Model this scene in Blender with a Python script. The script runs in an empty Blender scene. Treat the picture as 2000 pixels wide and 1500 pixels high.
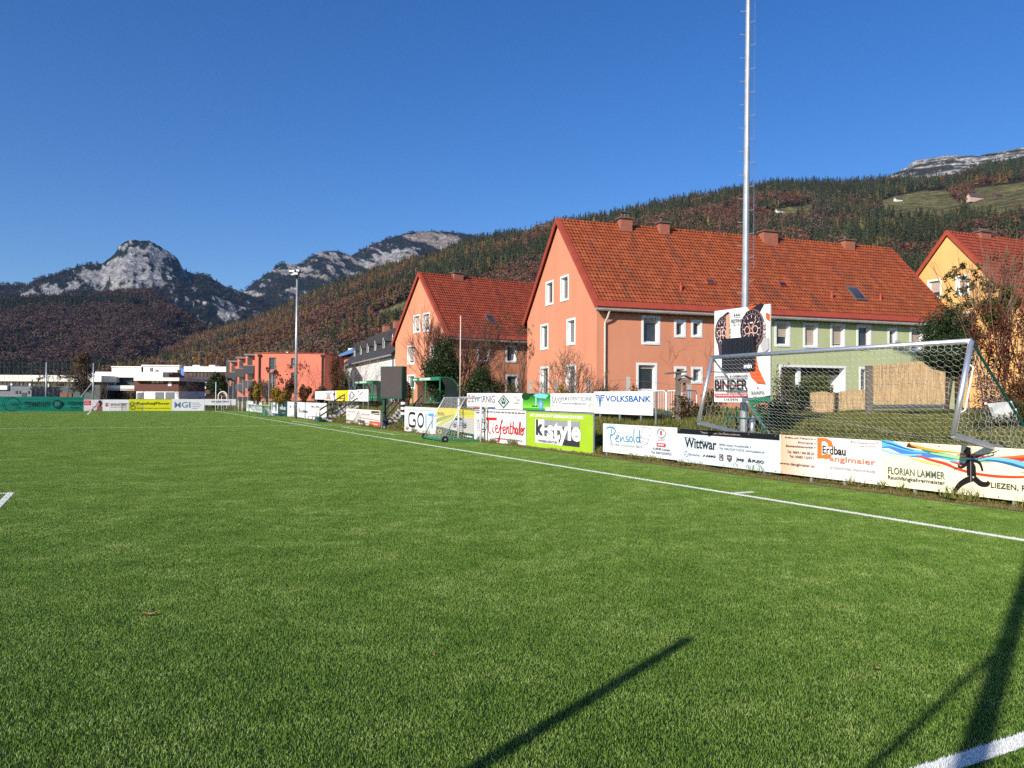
import bpy, math, random
import numpy as np
from mathutils import Vector, Matrix
sc = bpy.context.scene
R = math.radians
# ---------------------------------------------------------------- camera
FPX, PITCH, ROLL, CH, YAW, U0, V0, FL = 1530.65, .0163040, .0070574, 2.08125, -.476171, -2.78865, 12.15013, 102.39
_c, _s, _cr, _sr = math.cos(PITCH), math.sin(PITCH), math.cos(ROLL), math.sin(ROLL)
_F = np.array([0, _c, _s]); _up = np.array([0, -_s, _c]); _r0 = np.array([1., 0, 0])
_R = _r0*_cr + _up*_sr; _U = _up*_cr - _r0*_sr
cam = bpy.data.objects.new("camera", bpy.data.cameras.new("camera"))
sc.collection.objects.link(cam); sc.camera = cam
cam.data.sensor_width = 36; cam.data.lens = FPX/2000*36
cam.data.clip_start = .05; cam.data.clip_end = 30000
cam.matrix_world = Matrix(((_R[0], _U[0], -_F[0], 0), (_R[1], _U[1], -_F[1], 0), (_R[2], _U[2], -_F[2], CH), (0, 0, 0, 1)))
# ---------------------------------------------------------------- light
SUN_EL, SUN_HEAD = R(25), R(36)       # shadows fall towards heading 36 deg (from +Y to +X)
sun = bpy.data.objects.new("sun", bpy.data.lights.new("sun", 'SUN'))
sc.collection.objects.link(sun)
sun.data.energy = 5.0; sun.data.angle = R(.53); sun.data.color = (1, .93, .82)
_sd = Vector((math.sin(SUN_HEAD)*math.cos(SUN_EL), math.cos(SUN_HEAD)*math.cos(SUN_EL), -math.sin(SUN_EL)))
sun.rotation_euler = _sd.to_track_quat('-Z', 'Y').to_euler()
w = bpy.data.worlds.new("World"); sc.world = w; w.use_nodes = True
nt = w.node_tree; bg = nt.nodes['Background']
sky = nt.nodes.new('ShaderNodeTexSky'); sky.sky_type = 'NISHITA'; sky.sun_disc = False
sky.sun_elevation = SUN_EL; sky.sun_rotation = SUN_HEAD + math.pi
sky.altitude = 650; sky.air_density = 1.0; sky.dust_density = .8; sky.ozone_density = 4.0
hs = nt.nodes.new('ShaderNodeHueSaturation'); hs.inputs['Saturation'].default_value = 1.27; hs.inputs['Hue'].default_value = .512
nt.links.new(sky.outputs[0], hs.inputs['Color']); nt.links.new(hs.outputs[0], bg.inputs[0]); bg.inputs[1].default_value = .113
sc.view_settings.view_transform = 'Standard'; sc.view_settings.look = 'None'
sc.view_settings.exposure = .36; sc.view_settings.gamma = 1; sc.view_settings.use_curve_mapping = False
sc.cycles.max_bounces = 6; sc.cycles.diffuse_bounces = 3; sc.cycles.glossy_bounces = 2
sc.cycles.transparent_max_bounces = 8; sc.cycles.volume_bounces = 0
sc.cycles.use_denoising = False
# ---------------------------------------------------------------- pixel / field geometry
DU = np.array([math.sin(YAW), math.cos(YAW)]); DV = np.array([-math.cos(YAW), math.sin(YAW)])
def ray(px, py): return _F + _R*(px-1000)/FPX - _U*(py-750)/FPX
def at(px, py, Y):
    d = ray(px, py); return d*(Y/d[1]) + np.array([0, 0, CH])
def gnd(px, py, z=0.):
    d = ray(px, py); t = (z-CH)/d[2]; return d*t + np.array([0, 0, CH])
def fuv(u, v, z=0.):
    q = (u-U0)*DU + (v-V0)*DV; return np.array([q[0], q[1], z])
def uv_of(p): return (p[0]*DU[0]+p[1]*DU[1]+U0, p[0]*DV[0]+p[1]*DV[1]+V0)
def onv(px, py, v):
    d = ray(px, py); k = (v-V0)/(d[0]*DV[0]+d[1]*DV[1]); return d*k + np.array([0, 0, CH])
def onu(px, py, u):
    d = ray(px, py); k = (u-U0)/(d[0]*DU[0]+d[1]*DU[1]); return d*k + np.array([0, 0, CH])
def prj(P):
    q = np.asarray(P, float) - np.array([0, 0, CH]); y = q@_F
    return 1000+FPX*(q@_R)/y, 750-FPX*(q@_U)/y
def bank(v):                      # height of the ground behind the right-hand boards
    return np.interp(-np.asarray(v, float), [3.4, 5.6, 7.0, 8.2, 10, 22, 60, 140], [0, .6, 1.0, 1.2, 1.25, 1.35, 1.8, 3])
# ---------------------------------------------------------------- value noise
def _hash(ix, iy, s):
    n = (ix*374761393 + iy*668265263 + s*144665) & 0xFFFFFFFF
    n = ((n ^ (n >> 13))*1274126177) & 0xFFFFFFFF
    return ((n ^ (n >> 16)) & 0xFFFF)/65535.
def vn(x, y, s=0):
    x = np.asarray(x, float); y = np.asarray(y, float)
    ix = np.floor(x).astype(np.int64); iy = np.floor(y).astype(np.int64); fx = x-ix; fy = y-iy
    fx = fx*fx*(3-2*fx); fy = fy*fy*(3-2*fy)
    a = _hash(ix, iy, s); b = _hash(ix+1, iy, s); c = _hash(ix, iy+1, s); d = _hash(ix+1, iy+1, s)
    return (a*(1-fx)+b*fx)*(1-fy) + (c*(1-fx)+d*fx)*fy
def fbm(x, y, o=5, s=0, ridged=False):
    t = 0; a = .5; n = 0
    for i in range(o):
        q = vn(x*2**i+i*17.3, y*2**i-i*9.1, s+i)
        if ridged: q = 1-np.abs(2*q-1)
        t = t+a*q; n += a; a *= .5
    return t/n
# ---------------------------------------------------------------- objects
def setp(o, label=None, cat=None, group=None, kind=None):
    if label: o['label'] = label
    if cat: o['category'] = cat
    if group: o['group'] = group
    if kind: o['kind'] = kind
    return o
def thing(name, label, cat, loc=(0, 0, 0), rz=0., group=None):
    o = bpy.data.objects.new(name, None); sc.collection.objects.link(o)
    o.location = [float(t) for t in loc[:3]]; o.rotation_euler = (0, 0, rz); o.empty_display_size = .3
    return setp(o, label, cat, group)
def link(name, me, parent=None):
    o = bpy.data.objects.new(name, me); sc.collection.objects.link(o)
    if parent is not None: o.parent = parent
    return o
def np_mesh(name, V, Fc, mats, smooth=False, col=None):
    """V (n,3); Fc (m,k) array; col (n,3) per vertex colour"""
    V = np.asarray(V, np.float32); Fc = np.asarray(Fc, np.int32)
    me = bpy.data.meshes.new(name)
    m, k = Fc.shape
    me.vertices.add(len(V)); me.vertices.foreach_set('co', V.ravel())
    me.loops.add(m*k); me.loops.foreach_set('vertex_index', Fc.ravel())
    me.polygons.add(m); me.polygons.foreach_set('loop_start', np.arange(0, m*k, k, dtype=np.int32))
    me.polygons.foreach_set('loop_total', np.full(m, k, np.int32))
    if smooth: me.polygons.foreach_set('use_smooth', np.ones(m, bool))
    me.update(calc_edges=True)
    if col is not None:
        a = me.color_attributes.new('Col', 'FLOAT_COLOR', 'POINT')
        c = np.ones((len(V), 4), np.float32); c[:, :3] = col; a.data.foreach_set('color', c.ravel())
    me.materials.append(mats)
    return me
class MB:
    def __init__(s): s.v = []; s.f = []
    def add(s, vs, fs):
        b = len(s.v); s.v += [tuple(float(c) for c in q) for q in vs]; s.f += [tuple(i+b for i in f) for f in fs]; return s
    def box(s, a, b):
        x0, y0, z0 = [min(a[i], b[i]) for i in range(3)]; x1, y1, z1 = [max(a[i], b[i]) for i in range(3)]
        return s.add([(x0, y0, z0), (x1, y0, z0), (x1, y1, z0), (x0, y1, z0), (x0, y0, z1), (x1, y0, z1), (x1, y1, z1), (x0, y1, z1)],
                     [(0, 3, 2, 1), (4, 5, 6, 7), (0, 1, 5, 4), (1, 2, 6, 5), (2, 3, 7, 6), (3, 0, 4, 7)])
    def bar(s, p, q, w_, h_, up=(0, 0, 1)):        # rectangular bar from p to q
        p = Vector(p); q = Vector(q); d = (q-p).normalized(); u = Vector(up)
        if abs(d.dot(u)) > .97: u = Vector((1, 0, 0))
        a = d.cross(u).normalized()*w_/2; b = a.cross(d).normalized()*h_/2
        vs = [p-a-b, p+a-b, p+a+b, p-a+b, q-a-b, q+a-b, q+a+b, q-a+b]
        return s.add(vs, [(3, 2, 1, 0), (4, 5, 6, 7), (0, 1, 5, 4), (1, 2, 6, 5), (2, 3, 7, 6), (3, 0, 4, 7)])
    def tube(s, pts, r, n=8, caps=True):
        pts = [Vector(p) for p in pts]; rs = r if isinstance(r, (list, tuple)) else [r]*len(pts)
        b = len(s.v); prev = None
        for i, p in enumerate(pts):
            d = (pts[min(i+1, len(pts)-1)]-pts[max(i-1, 0)]).normalized()
            if prev is None:
                u = Vector((0, 0, 1)) if abs(d.z) < .9 else Vector((1, 0, 0)); a = d.cross(u).normalized()
            else:
                a = (prev-d*prev.dot(d)).normalized()
            prev = a; c = d.cross(a)
            for k in range(n):
                t = 2*math.pi*k/n; q = p+(a*math.cos(t)+c*math.sin(t))*rs[i]; s.v.append(tuple(q))
        for i in range(len(pts)-1):
            for k in range(n):
                s.f.append((b+i*n+k, b+i*n+(k+1) % n, b+(i+1)*n+(k+1) % n, b+(i+1)*n+k))
        if caps:
            s.f.append(tuple(b+k for k in reversed(range(n)))); s.f.append(tuple(b+(len(pts)-1)*n+k for k in range(n)))
        return s
    def poly(s, pts, off=(0, 0, 0)):               # extruded polygon
        n = len(pts); o = off
        vs = [tuple(p) for p in pts]
        if o == (0, 0, 0): return s.add(vs, [tuple(range(n))])
        vs += [(p[0]+o[0], p[1]+o[1], p[2]+o[2]) for p in pts]
        return s.add(vs, [tuple(range(n)), tuple(reversed(range(n, 2*n)))]+[(i, i+n, (i+1) % n+n, (i+1) % n) for i in range(n)])
    def build(s, name, mat, parent=None, smooth=False):
        me = bpy.data.meshes.new(name); me.from_pydata(s.v, [], s.f); me.materials.append(mat)
        if smooth:
            me.polygons.foreach_set('use_smooth', [True]*len(me.polygons))
        me.validate(); me.update()
        if len(s.f) and not smooth: pass
        import bmesh as _b
        bm = _b.new(); bm.from_mesh(me); _b.ops.recalc_face_normals(bm, faces=bm.faces); bm.to_mesh(me); bm.free()
        return link(name, me, parent)
# ---------------------------------------------------------------- materials
class NM:
    def __init__(s, name):
        s.m = bpy.data.materials.new(name); s.m.use_nodes = True; s.t = s.m.node_tree
        s.b = s.t.nodes['Principled BSDF']; s.out = s.t.nodes['Material Output']
    def n(s, typ, **kw):
        q = s.t.nodes.new('ShaderNode'+typ)
        for k, v in kw.items(): setattr(q, k, v)
        return q
    def l(s, a, b): s.t.links.new(a, b)
    def coord(s, kind='Object', scale=(1, 1, 1)):
        if kind == 'World': o = s.n('NewGeometry').outputs['Position']
        else: o = s.n('TexCoord').outputs[kind]
        mp = s.n('Mapping'); mp.inputs['Scale'].default_value = scale; s.l(o, mp.inputs[0]); return mp.outputs[0]
    def noise(s, co, scale, detail=4, rough=.55):
        q = s.n('TexNoise'); q.inputs['Scale'].default_value = scale; q.inputs['Detail'].default_value = detail
        q.inputs['Roughness'].default_value = rough; s.l(co, q.inputs['Vector']); return q.outputs['Fac']
    def ramp(s, fac, stops):
        q = s.n('ValToRGB'); e = q.color_ramp.elements
        while len(e) < len(stops): e.new(.5)
        for i, (p, c) in enumerate(stops):
            e[i].position = p; e[i].color = (*c, 1) if not np.isscalar(c) else (c, c, c, 1)
        s.l(fac, q.inputs[0]); return q.outputs[0]
    def mix(s, fac, a, b, mode='MIX'):
        q = s.n('MixRGB', blend_type=mode)
        for i, x in enumerate((fac, a, b)):
            if hasattr(x, 'is_linked'): s.l(x, q.inputs[i])
            elif i == 0: q.inputs[0].default_value = x
            else: q.inputs[i].default_value = (*x, 1)
        return q.outputs[0]
    def math(s, op, a, b=None, c=None):
        q = s.n('Math', operation=op)
        for i, x in enumerate((a, b, c)):
            if x is None: continue
            if hasattr(x, 'is_linked'): s.l(x, q.inputs[i])
            else: q.inputs[i].default_value = x
        return q.outputs[0]
    def bump(s, h, strength=.3, dist=.02):
        q = s.n('Bump'); q.inputs['Strength'].default_value = strength; q.inputs['Distance'].default_value = dist
        s.l(h, q.inputs['Height']); s.l(q.outputs[0], s.b.inputs['Normal']); return q
    def base(s, x):
        if hasattr(x, 'is_linked'): s.l(x, s.b.inputs['Base Color'])
        else: s.b.inputs['Base Color'].default_value = (*x, 1)
    def set(s, rough=.6, metal=0., spec=.5):
        s.b.inputs['Roughness'].default_value = rough; s.b.inputs['Metallic'].default_value = metal
        s.b.inputs['Specular IOR Level'].default_value = spec
def sc3(c, k): return tuple(min(1, x*k) for x in c)
def plain(name, col, rough=.6, metal=0., var=.12, vs=2., bump=0., bs=60., spec=.4, fine=True):
    m = NM(name); m.set(rough, metal, spec)
    co = m.coord('Object')
    if var > 0:
        f = m.noise(co, vs, 5, .6)
        c = m.ramp(f, [(.3, sc3(col, 1-var)), (.7, sc3(col, 1+var))]); m.base(c)
    else: m.base(col)
    if bump > 0: m.bump(m.noise(co, bs, 3), bump, .01)
    return m.m
def srgb(r, g, b):
    f = lambda x: x/12.92 if x <= .04045 else ((x+.055)/1.055)**2.4
    return (f(r/255), f(g/255), f(b/255))
_pm = {}
def paint(rgb):                        # printed vinyl / paint of one colour
    k = tuple(rgb)
    if k not in _pm: _pm[k] = plain('print_%d_%d_%d' % k, sc3(srgb(*rgb), .92), .45, var=.05, vs=1.3)
    return _pm[k]
galv = plain('galvanised_steel', (.42, .44, .45), .45, .55, .16, 3., .15, 30)
alu = plain('aluminium_tube', (.72, .73, .74), .36, .75, .06, 3.)
dgreen = plain('green_paint', (.010, .075, .05), .4, 0, .15, 2)
dugreen = plain('dugout_green_paint', (.02, .20, .09), .4, 0, .12, 2)
black = plain('black_rubber', (.012, .012, .013), .6, 0, .1)
wood_grey = plain('weathered_wood', (.16, .135, .11), .85, 0, .3, 6, .4, 40)
concrete = plain('concrete', (.36, .34, .30), .9, 0, .2, 2.5, .3, 30)
white_paint = plain('white_paint', (.78, .78, .76), .5, 0, .06, 2)
white_trim = plain('white_window_trim', (.80, .80, .78), .55, 0, .05, 2)
off_white = plain('off_white_panel', (.70, .68, .60), .7, 0, .1, .6)
dark_grey = plain('anthracite_panel', (.035, .037, .042), .5, 0, .15, 2)
grey_mid = plain('grey_panel', (.16, .17, .19), .6, 0, .12, 1)
def brick_mat(name, a, b, mortar, sc_=1.):
    m = NM(name); m.set(.85); co = m.coord('Object')
    sx = m.n('SeparateXYZ'); m.l(co, sx.inputs[0])
    ad = m.math('ADD', sx.outputs[0], sx.outputs[1]); cb = m.n('CombineXYZ'); m.l(ad, cb.inputs[0]); m.l(sx.outputs[2], cb.inputs[1])
    q = m.n('TexBrick'); q.inputs['Scale'].default_value = 1.; m.l(cb.outputs[0], q.inputs['Vector'])
    q.inputs['Brick Width'].default_value = .25*sc_; q.inputs['Row Height'].default_value = .08*sc_; q.inputs['Mortar Size'].default_value = .012*sc_
    q.inputs['Color1'].default_value = (*a, 1); q.inputs['Color2'].default_value = (*b, 1); q.inputs['Mortar'].default_value = (*mortar, 1)
    m.base(m.mix(.35, q.outputs[0], m.ramp(m.noise(co, 8, 4), [(.3, .25), (.7, 1.)]), 'MULTIPLY')); return m.m
brick = brick_mat('chimney_brick', (.46, .115, .05), (.34, .08, .036), (.33, .20, .15))
brick_dark = brick_mat('brown_brick', (.17, .05, .035), (.13, .04, .03), (.14, .08, .065))
def glass_mat():
    m = NM('window_glass'); m.set(.06, 0, .8); co = m.coord('Object')
    m.base(m.ramp(m.noise(co, .8, 2), [(.35, (.012, .014, .018)), (.7, (.06, .065, .07))])); return m.m
glass = glass_mat()
def plaster(name, col):
    m = NM(name); m.set(.92, 0, .2); co = m.coord('Object')
    big = m.noise(co, .35, 4, .6); st = m.noise(m.coord('Object', (1.6, 1.6, .16)), 1.1, 5, .65)
    c = m.ramp(big, [(.3, sc3(col, .93)), (.7, sc3(col, 1.05))])
    c = m.mix(.22, c, m.ramp(st, [(.35, .72), (.6, 1.)]), 'MULTIPLY'); m.base(c)
    m.bump(m.noise(co, 55, 3), .25, .006); return m.m
def tiles(name, a, b, stain):
    """clay tiles: a tint per tile, weather streaks running down the slope"""
    m = NM(name); m.set(.75, 0, .3); co = m.coord('Object')
    sx = m.n('SeparateXYZ'); m.l(co, sx.inputs[0])
    ix = m.math('FLOOR', m.math('MULTIPLY', sx.outputs[0], 4.4)); iz = m.math('FLOOR', m.math('MULTIPLY', sx.outputs[2], 3.9))
    cb = m.n('CombineXYZ'); m.l(ix, cb.inputs[0]); m.l(iz, cb.inputs[1])
    wn = m.n('TexWhiteNoise'); m.l(cb.outputs[0], wn.inputs['Vector'])
    c = m.ramp(wn.outputs['Value'], [(0, sc3(a, .90)), (.45, a), (.85, b), (1, sc3(b, 1.12))])
    st = m.noise(m.coord('Object', (1.7, .35, .28)), .9, 6, .7)
    c = m.mix(m.ramp(st, [(.5, 0.), (.74, .75)]), c, stain)
    c = m.mix(m.ramp(m.noise(co, 9, 4, .7), [(.60, 0.), (.76, .45)]), c, (.36, .24, .16)); m.base(c)
    wv = m.math('SINE', m.math('MULTIPLY', sx.outputs[0], 4.4*2*math.pi)); m.bump(wv, .55, .025); return m.m
def leaf_mat(name, stops, trans=.25, rough=.6):
    m = NM(name); m.set(rough, 0, .3)
    g = m.n('NewGeometry'); c = m.ramp(g.outputs['Random Per Island'], stops)
    m.base(c)
    tr = m.n('BsdfTranslucent'); m.l(c, tr.inputs['Color']); mx = m.n('MixShader'); mx.inputs[0].default_value = trans
    m.l(m.b.outputs[0], mx.inputs[1]); m.l(tr.outputs[0], mx.inputs[2]); m.l(mx.outputs[0], m.out.inputs['Surface']); return m.m
bark = plain('grey_brown_bark', (.085, .062, .048), .9, 0, .3, 6, .5, 30)
bark_red = plain('reddish_twig_bark', (.13, .055, .045), .9, 0, .3, 6)
bark_tan = plain('tan_twig_bark', (.20, .13, .085), .9, 0, .3, 6)
vcol_cache = {}
def vcol_mat(name, rough=.95, trans=0.):
    m = NM(name); m.set(rough, 0, .15); a = m.n('VertexColor', layer_name='Col'); m.base(a.outputs[0])
    if trans:
        tr = m.n('BsdfTranslucent'); m.l(a.outputs[0], tr.inputs['Color']); mx = m.n('MixShader'); mx.inputs[0].default_value = trans
        m.l(m.b.outputs[0], mx.inputs[1]); m.l(tr.outputs[0], mx.inputs[2]); m.l(mx.outputs[0], m.out.inputs['Surface'])
    return m.m
rng = np.random.default_rng(7)
# ================================================================ SETTING: ground, pitch, lines
def grid_mesh(us, vs, zf, mat, name, smooth=True):
    UU, VV = np.meshgrid(us, vs, indexing='ij'); Z = zf(UU, VV)
    q0 = (UU-U0)*DU[0]+(VV-V0)*DV[0]; q1 = (UU-U0)*DU[1]+(VV-V0)*DV[1]
    V = np.stack([q0, q1, Z], -1).reshape(-1, 3); a, b = UU.shape
    i = np.arange(a*b).reshape(a, b)
    Fc = np.stack([i[:-1, :-1], i[:-1, 1:], i[1:, 1:], i[1:, :-1]], -1).reshape(-1, 4)[:, ::-1]
    return np_mesh(name, V, Fc, mat, smooth)
def ground_mat():
    m = NM('meadow_ground'); m.set(.95, 0, .1); co = m.coord('World')
    f = m.noise(co, .35, 8, .65); g = m.noise(co, .05, 4)
    c = m.ramp(f, [(.3, (.055, .070, .020)), (.5, (.10, .115, .030)), (.65, (.17, .145, .055)), (.8, (.22, .17, .08))])
    c = m.mix(m.ramp(g, [(.4, 0.), (.65, .5)]), c, (.05, .075, .02)); m.base(c)
    m.bump(m.noise(co, 9, 6, .7), .9, .06); return m.m
M_ground = ground_mat()
us = np.unique(np.r_[-9000, -3000, -800, -200, -60, np.linspace(-20, 130, 151), 160, 220, 400, 1000, 3000, 9000])
vs = np.unique(np.r_[-9000, -3000, -900, -300, -140, -100, -60, -40, -22, -16, np.linspace(-12, -2, 51), 0, 20, 60, 100, 300, 1000, 3000, 9000])
def gz(U, V):
    z = bank(V)-.03
    near = (V < -3.6) & (V > -12) & (U > -20) & (U < 130)
    return z + np.where(near, (fbm(U*.8, V*.8, 3, 5)-.5)*.16*np.clip((-V-3.6)/1.5, 0, 1), 0)
o = link('ground', grid_mesh(us, vs, gz, M_ground, 'ground')); setp(o, kind='structure')

LINES = [  # u0,u1,v0,v1 of every white line
    (0, FL, 0, .12), (0, .12, 0, 68), (16.38, 16.5, 13.85, 54.15), (0, 16.5, 13.85, 13.97), (10.15, 10.27, -.62, 0),
    (FL/2-.06, FL/2+.06, 0, 68), (FL-.12, FL, 0, 68), (FL-16.5, FL-16.38, 13.85, 54.15), (FL-16.5, FL, 13.85, 13.97), (FL-10.27, FL-10.15, -.6, 0),
    (51.4, 60.9, -1.0, -.9), (51.4, 51.5, -2.7, -1.0), (60.8, 60.9, -2.4, -1.0), (37.6, 48.4, -1.62, -1.52), (48.3, 48.4, -2.9, -1.62), (37.6, 37.7, -2.8, -1.62)]
NEARL = LINES
def uv_nodes(m):
    g = m.n('NewGeometry'); s = m.n('SeparateXYZ'); m.l(g.outputs['Position'], s.inputs[0])
    x, y = s.outputs[0], s.outputs[1]
    u = m.math('ADD', m.math('MULTIPLY_ADD', x, float(DU[0]), U0), m.math('MULTIPLY', y, float(DU[1])))
    v = m.math('ADD', m.math('MULTIPLY_ADD', x, float(DV[0]), V0), m.math('MULTIPLY', y, float(DV[1])))
    return u, v
def rect_mask(m, u, v, rects):
    tot = None
    for (a, b, c, d) in rects:
        k = m.math('MULTIPLY', m.math('COMPARE', u, (a+b)/2, (b-a)/2), m.math('COMPARE', v, (c+d)/2, (d-c)/2))
        tot = k if tot is None else m.math('MAXIMUM', tot, k)
    return tot
TURF_DARK, TURF_MID, TURF_LITE = (.036, .105, .007), (.150, .275, .028), (.52, .60, .20)
def turf_patchiness(m, co):
    return m.math('ADD', m.math('MULTIPLY', m.noise(co, .8, 5, .65), .5), m.math('MULTIPLY', m.noise(co, 3.5, 4, .65), .5))
def turf_mat():
    m = NM('turf_base'); m.set(.85, 0, .25); co = m.coord('World')
    f = m.math('ADD', m.math('MULTIPLY', m.noise(co, 38, 6, .8), .7), m.math('MULTIPLY', turf_patchiness(m, co), .3))
    m.base(m.ramp(f, [(.32, (.012, .026, .004)), (.5, (.026, .048, .008)), (.68, (.060, .085, .02))]))
    m.bump(m.noise(co, 60, 5, .8), .8, .03); return m.m
def blade_mat():
    m = NM('turf_blade'); m.set(.50, 0, .35); g = m.n('NewGeometry'); co = m.coord('World')
    r = g.outputs['Random Per Island']
    f = m.math('ADD', m.math('MULTIPLY', r, .52), m.math('MULTIPLY_ADD', turf_patchiness(m, co), 1.35, -.40))
    c = m.ramp(f, [(.12, TURF_DARK), (.5, TURF_MID), (.75, (.245, .36, .07)), (.92, TURF_LITE)])
    u, v = uv_nodes(m); c = m.mix(rect_mask(m, u, v, NEARL), c, (.80, .80, .78)); m.base(c)
    tr = m.n('BsdfTranslucent'); m.l(c, tr.inputs['Color']); mx = m.n('MixShader'); mx.inputs[0].default_value = .12
    m.l(m.b.outputs[0], mx.inputs[1]); m.l(tr.outputs[0], mx.inputs[2]); m.l(mx.outputs[0], m.out.inputs['Surface']); return m.m
o = link('pitch', grid_mesh(np.linspace(-9, 108, 40), np.linspace(-2.95, 75, 30), lambda a, b: a*0, turf_mat(), 'pitch')); setp(o, kind='structure')
def line_mat():
    m = NM('line_white'); m.set(.8, 0, .2); co = m.coord('World')
    m.base(m.ramp(m.noise(co, 40, 4, .8), [(.3, (.62, .64, .58)), (.6, (.82, .82, .80))])); return m.m
b = MB()
for (a0, a1, c0, c1) in LINES:
    b.add([fuv(a0, c0, .006), fuv(a0, c1, .006), fuv(a1, c1, .006), fuv(a1, c0, .006)], [(0, 3, 2, 1)])
o = b.build('pitch_markings', line_mat()); setp(o, kind='structure')
kerb = plain('rubber_edging', (.045, .047, .05), .9, 0, .25, 3, .3, 40)
b = MB(); nu = 60
for i in range(nu):
    u0 = -8+i*116/nu; u1 = u0+116/nu-.012
    P = [fuv(u0, -2.95), fuv(u1, -2.95), fuv(u1, -3.03), fuv(u0, -3.03)]
    b.poly([(p[0], p[1], -.02) for p in P], (0, 0, .035))
o = b.build('pitch_kerb', kerb); setp(o, kind='structure')

def scatter(name, patch_me, pts, rot, scl, kind='stuff'):
    """one object that lays copies of a small patch of plants over the given points"""
    po = bpy.data.objects.new(name+'_patch', patch_me)          # stays out of the scene; only its mesh is used
    me = bpy.data.meshes.new(name); me.vertices.add(len(pts)); me.vertices.foreach_set('co', np.asarray(pts, np.float32).ravel())
    for an, dat in (('rz', rot), ('sc', scl)):
        a = me.attributes.new(an, 'FLOAT', 'POINT'); a.data.foreach_set('value', np.asarray(dat, np.float32))
    me.materials.append(patch_me.materials[0])
    ob = link(name, me); ng = bpy.data.node_groups.new(name, 'GeometryNodeTree')
    ng.interface.new_socket('Geometry', in_out='INPUT', socket_type='NodeSocketGeometry')
    ng.interface.new_socket('Geometry', in_out='OUTPUT', socket_type='NodeSocketGeometry')
    N = ng.nodes.new; gi = N('NodeGroupInput'); go = N('NodeGroupOutput'); ip = N('GeometryNodeInstanceOnPoints'); oi = N('GeometryNodeObjectInfo')
    oi.inputs[0].default_value = po
    at_ = []
    for an in ('rz', 'sc'):
        q = N('GeometryNodeInputNamedAttribute'); q.data_type = 'FLOAT'; q.inputs[0].default_value = an; at_.append(q)
    cx = N('ShaderNodeCombineXYZ'); L = ng.links.new
    L(at_[0].outputs[0], cx.inputs[2]); L(gi.outputs[0], ip.inputs['Points']); L(oi.outputs['Geometry'], ip.inputs['Instance'])
    L(cx.outputs[0], ip.inputs['Rotation']); L(at_[1].outputs[0], ip.inputs['Scale']); L(ip.outputs[0], go.inputs[0])
    md = ob.modifiers.new('scatter', 'NODES'); md.node_group = ng
    setp(ob, kind=kind); return ob
def blade_patch(name, n, size, hmin, hmax, wid, lean, mat, bend=True, seed=1):
    g = np.random.default_rng(seed); p = (g.random((n, 2))-.5)*size; h = hmin+(hmax-hmin)*g.random(n)**1.3
    a = g.random(n)*2*np.pi; d = np.stack([np.cos(a), np.sin(a)], 1); le = lean*h*g.random(n)**.7
    t = g.random(n)*2*np.pi; wv = np.stack([np.cos(t), np.sin(t)], 1)*wid/2*(.7+.6*g.random(n))[:, None]
    z = np.zeros(n)
    B0 = np.c_[p-wv, z]; B1 = np.c_[p+wv, z]
    m_ = p+d*(le*.3)[:, None]; M0 = np.c_[m_-wv*.8, h*.6]; M1 = np.c_[m_+wv*.8, h*.6]
    T = np.c_[p+d*le[:, None], h*np.sqrt(np.clip(1-(le/h)**2*.5, .2, 1))]
    V = np.stack([B0, B1, M1, M0, T], 1).reshape(-1, 3); k = np.arange(n)*5
    Fc = np.stack([np.stack([k, k+1, k+2], 1), np.stack([k, k+2, k+3], 1), np.stack([k+3, k+2, k+4], 1)], 1).reshape(-1, 3)
    return np_mesh(name, V, Fc, mat)
M_blade = blade_mat()
patch = blade_patch('turf_patch', 11500, 1.0, .011, .027, .0032, .75, M_blade, seed=3)
pts = []
for i in range(-4, 46):
    for j in range(-50, 40):
        x, y = j+.5, i+.5
        if y < 2 or abs(x) > y*.72+3.0: continue
        u, v = uv_of((x, y))
        if v < -2.4 or u < -7: continue
        pts.append((x, y, 0))
pts = np.array(pts, float); rr = rng.integers(0, 4, len(pts))*math.pi/2
scatter('turf_blades', patch, pts, rr, np.ones(len(pts)))
pf = blade_patch('far_turf_patch', 20000, 2.0, .014, .032, .007, .75, M_blade, seed=5)
pts = []
for i in range(23, 75):
    for j in range(-65, 12):
        x, y = 2*j+1., 2*i+1.
        if abs(x) > y*.74+6: continue
        u, v = uv_of((x, y))
        if v < -1.6 or u > 106.5 or v > 73: continue
        pts.append((x, y, 0))
pts = np.array(pts, float); scatter('far_turf_blades', pf, pts, rng.integers(0, 4, len(pts))*math.pi/2, np.ones(len(pts)))
pts = [fuv(u+.5, -2.) for u in np.arange(45, 106, 1.)]
pe = blade_patch('far_edge_patch', 5000, 1.0, .014, .032, .007, .75, M_blade, seed=6)
pts = np.array([fuv(u+.5, v) for u in np.arange(42, 106, 1.) for v in (-2.4, -1.4)]); scatter('far_edge_blades', pe, pts, np.full(len(pts), -YAW), np.ones(len(pts)))
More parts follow.
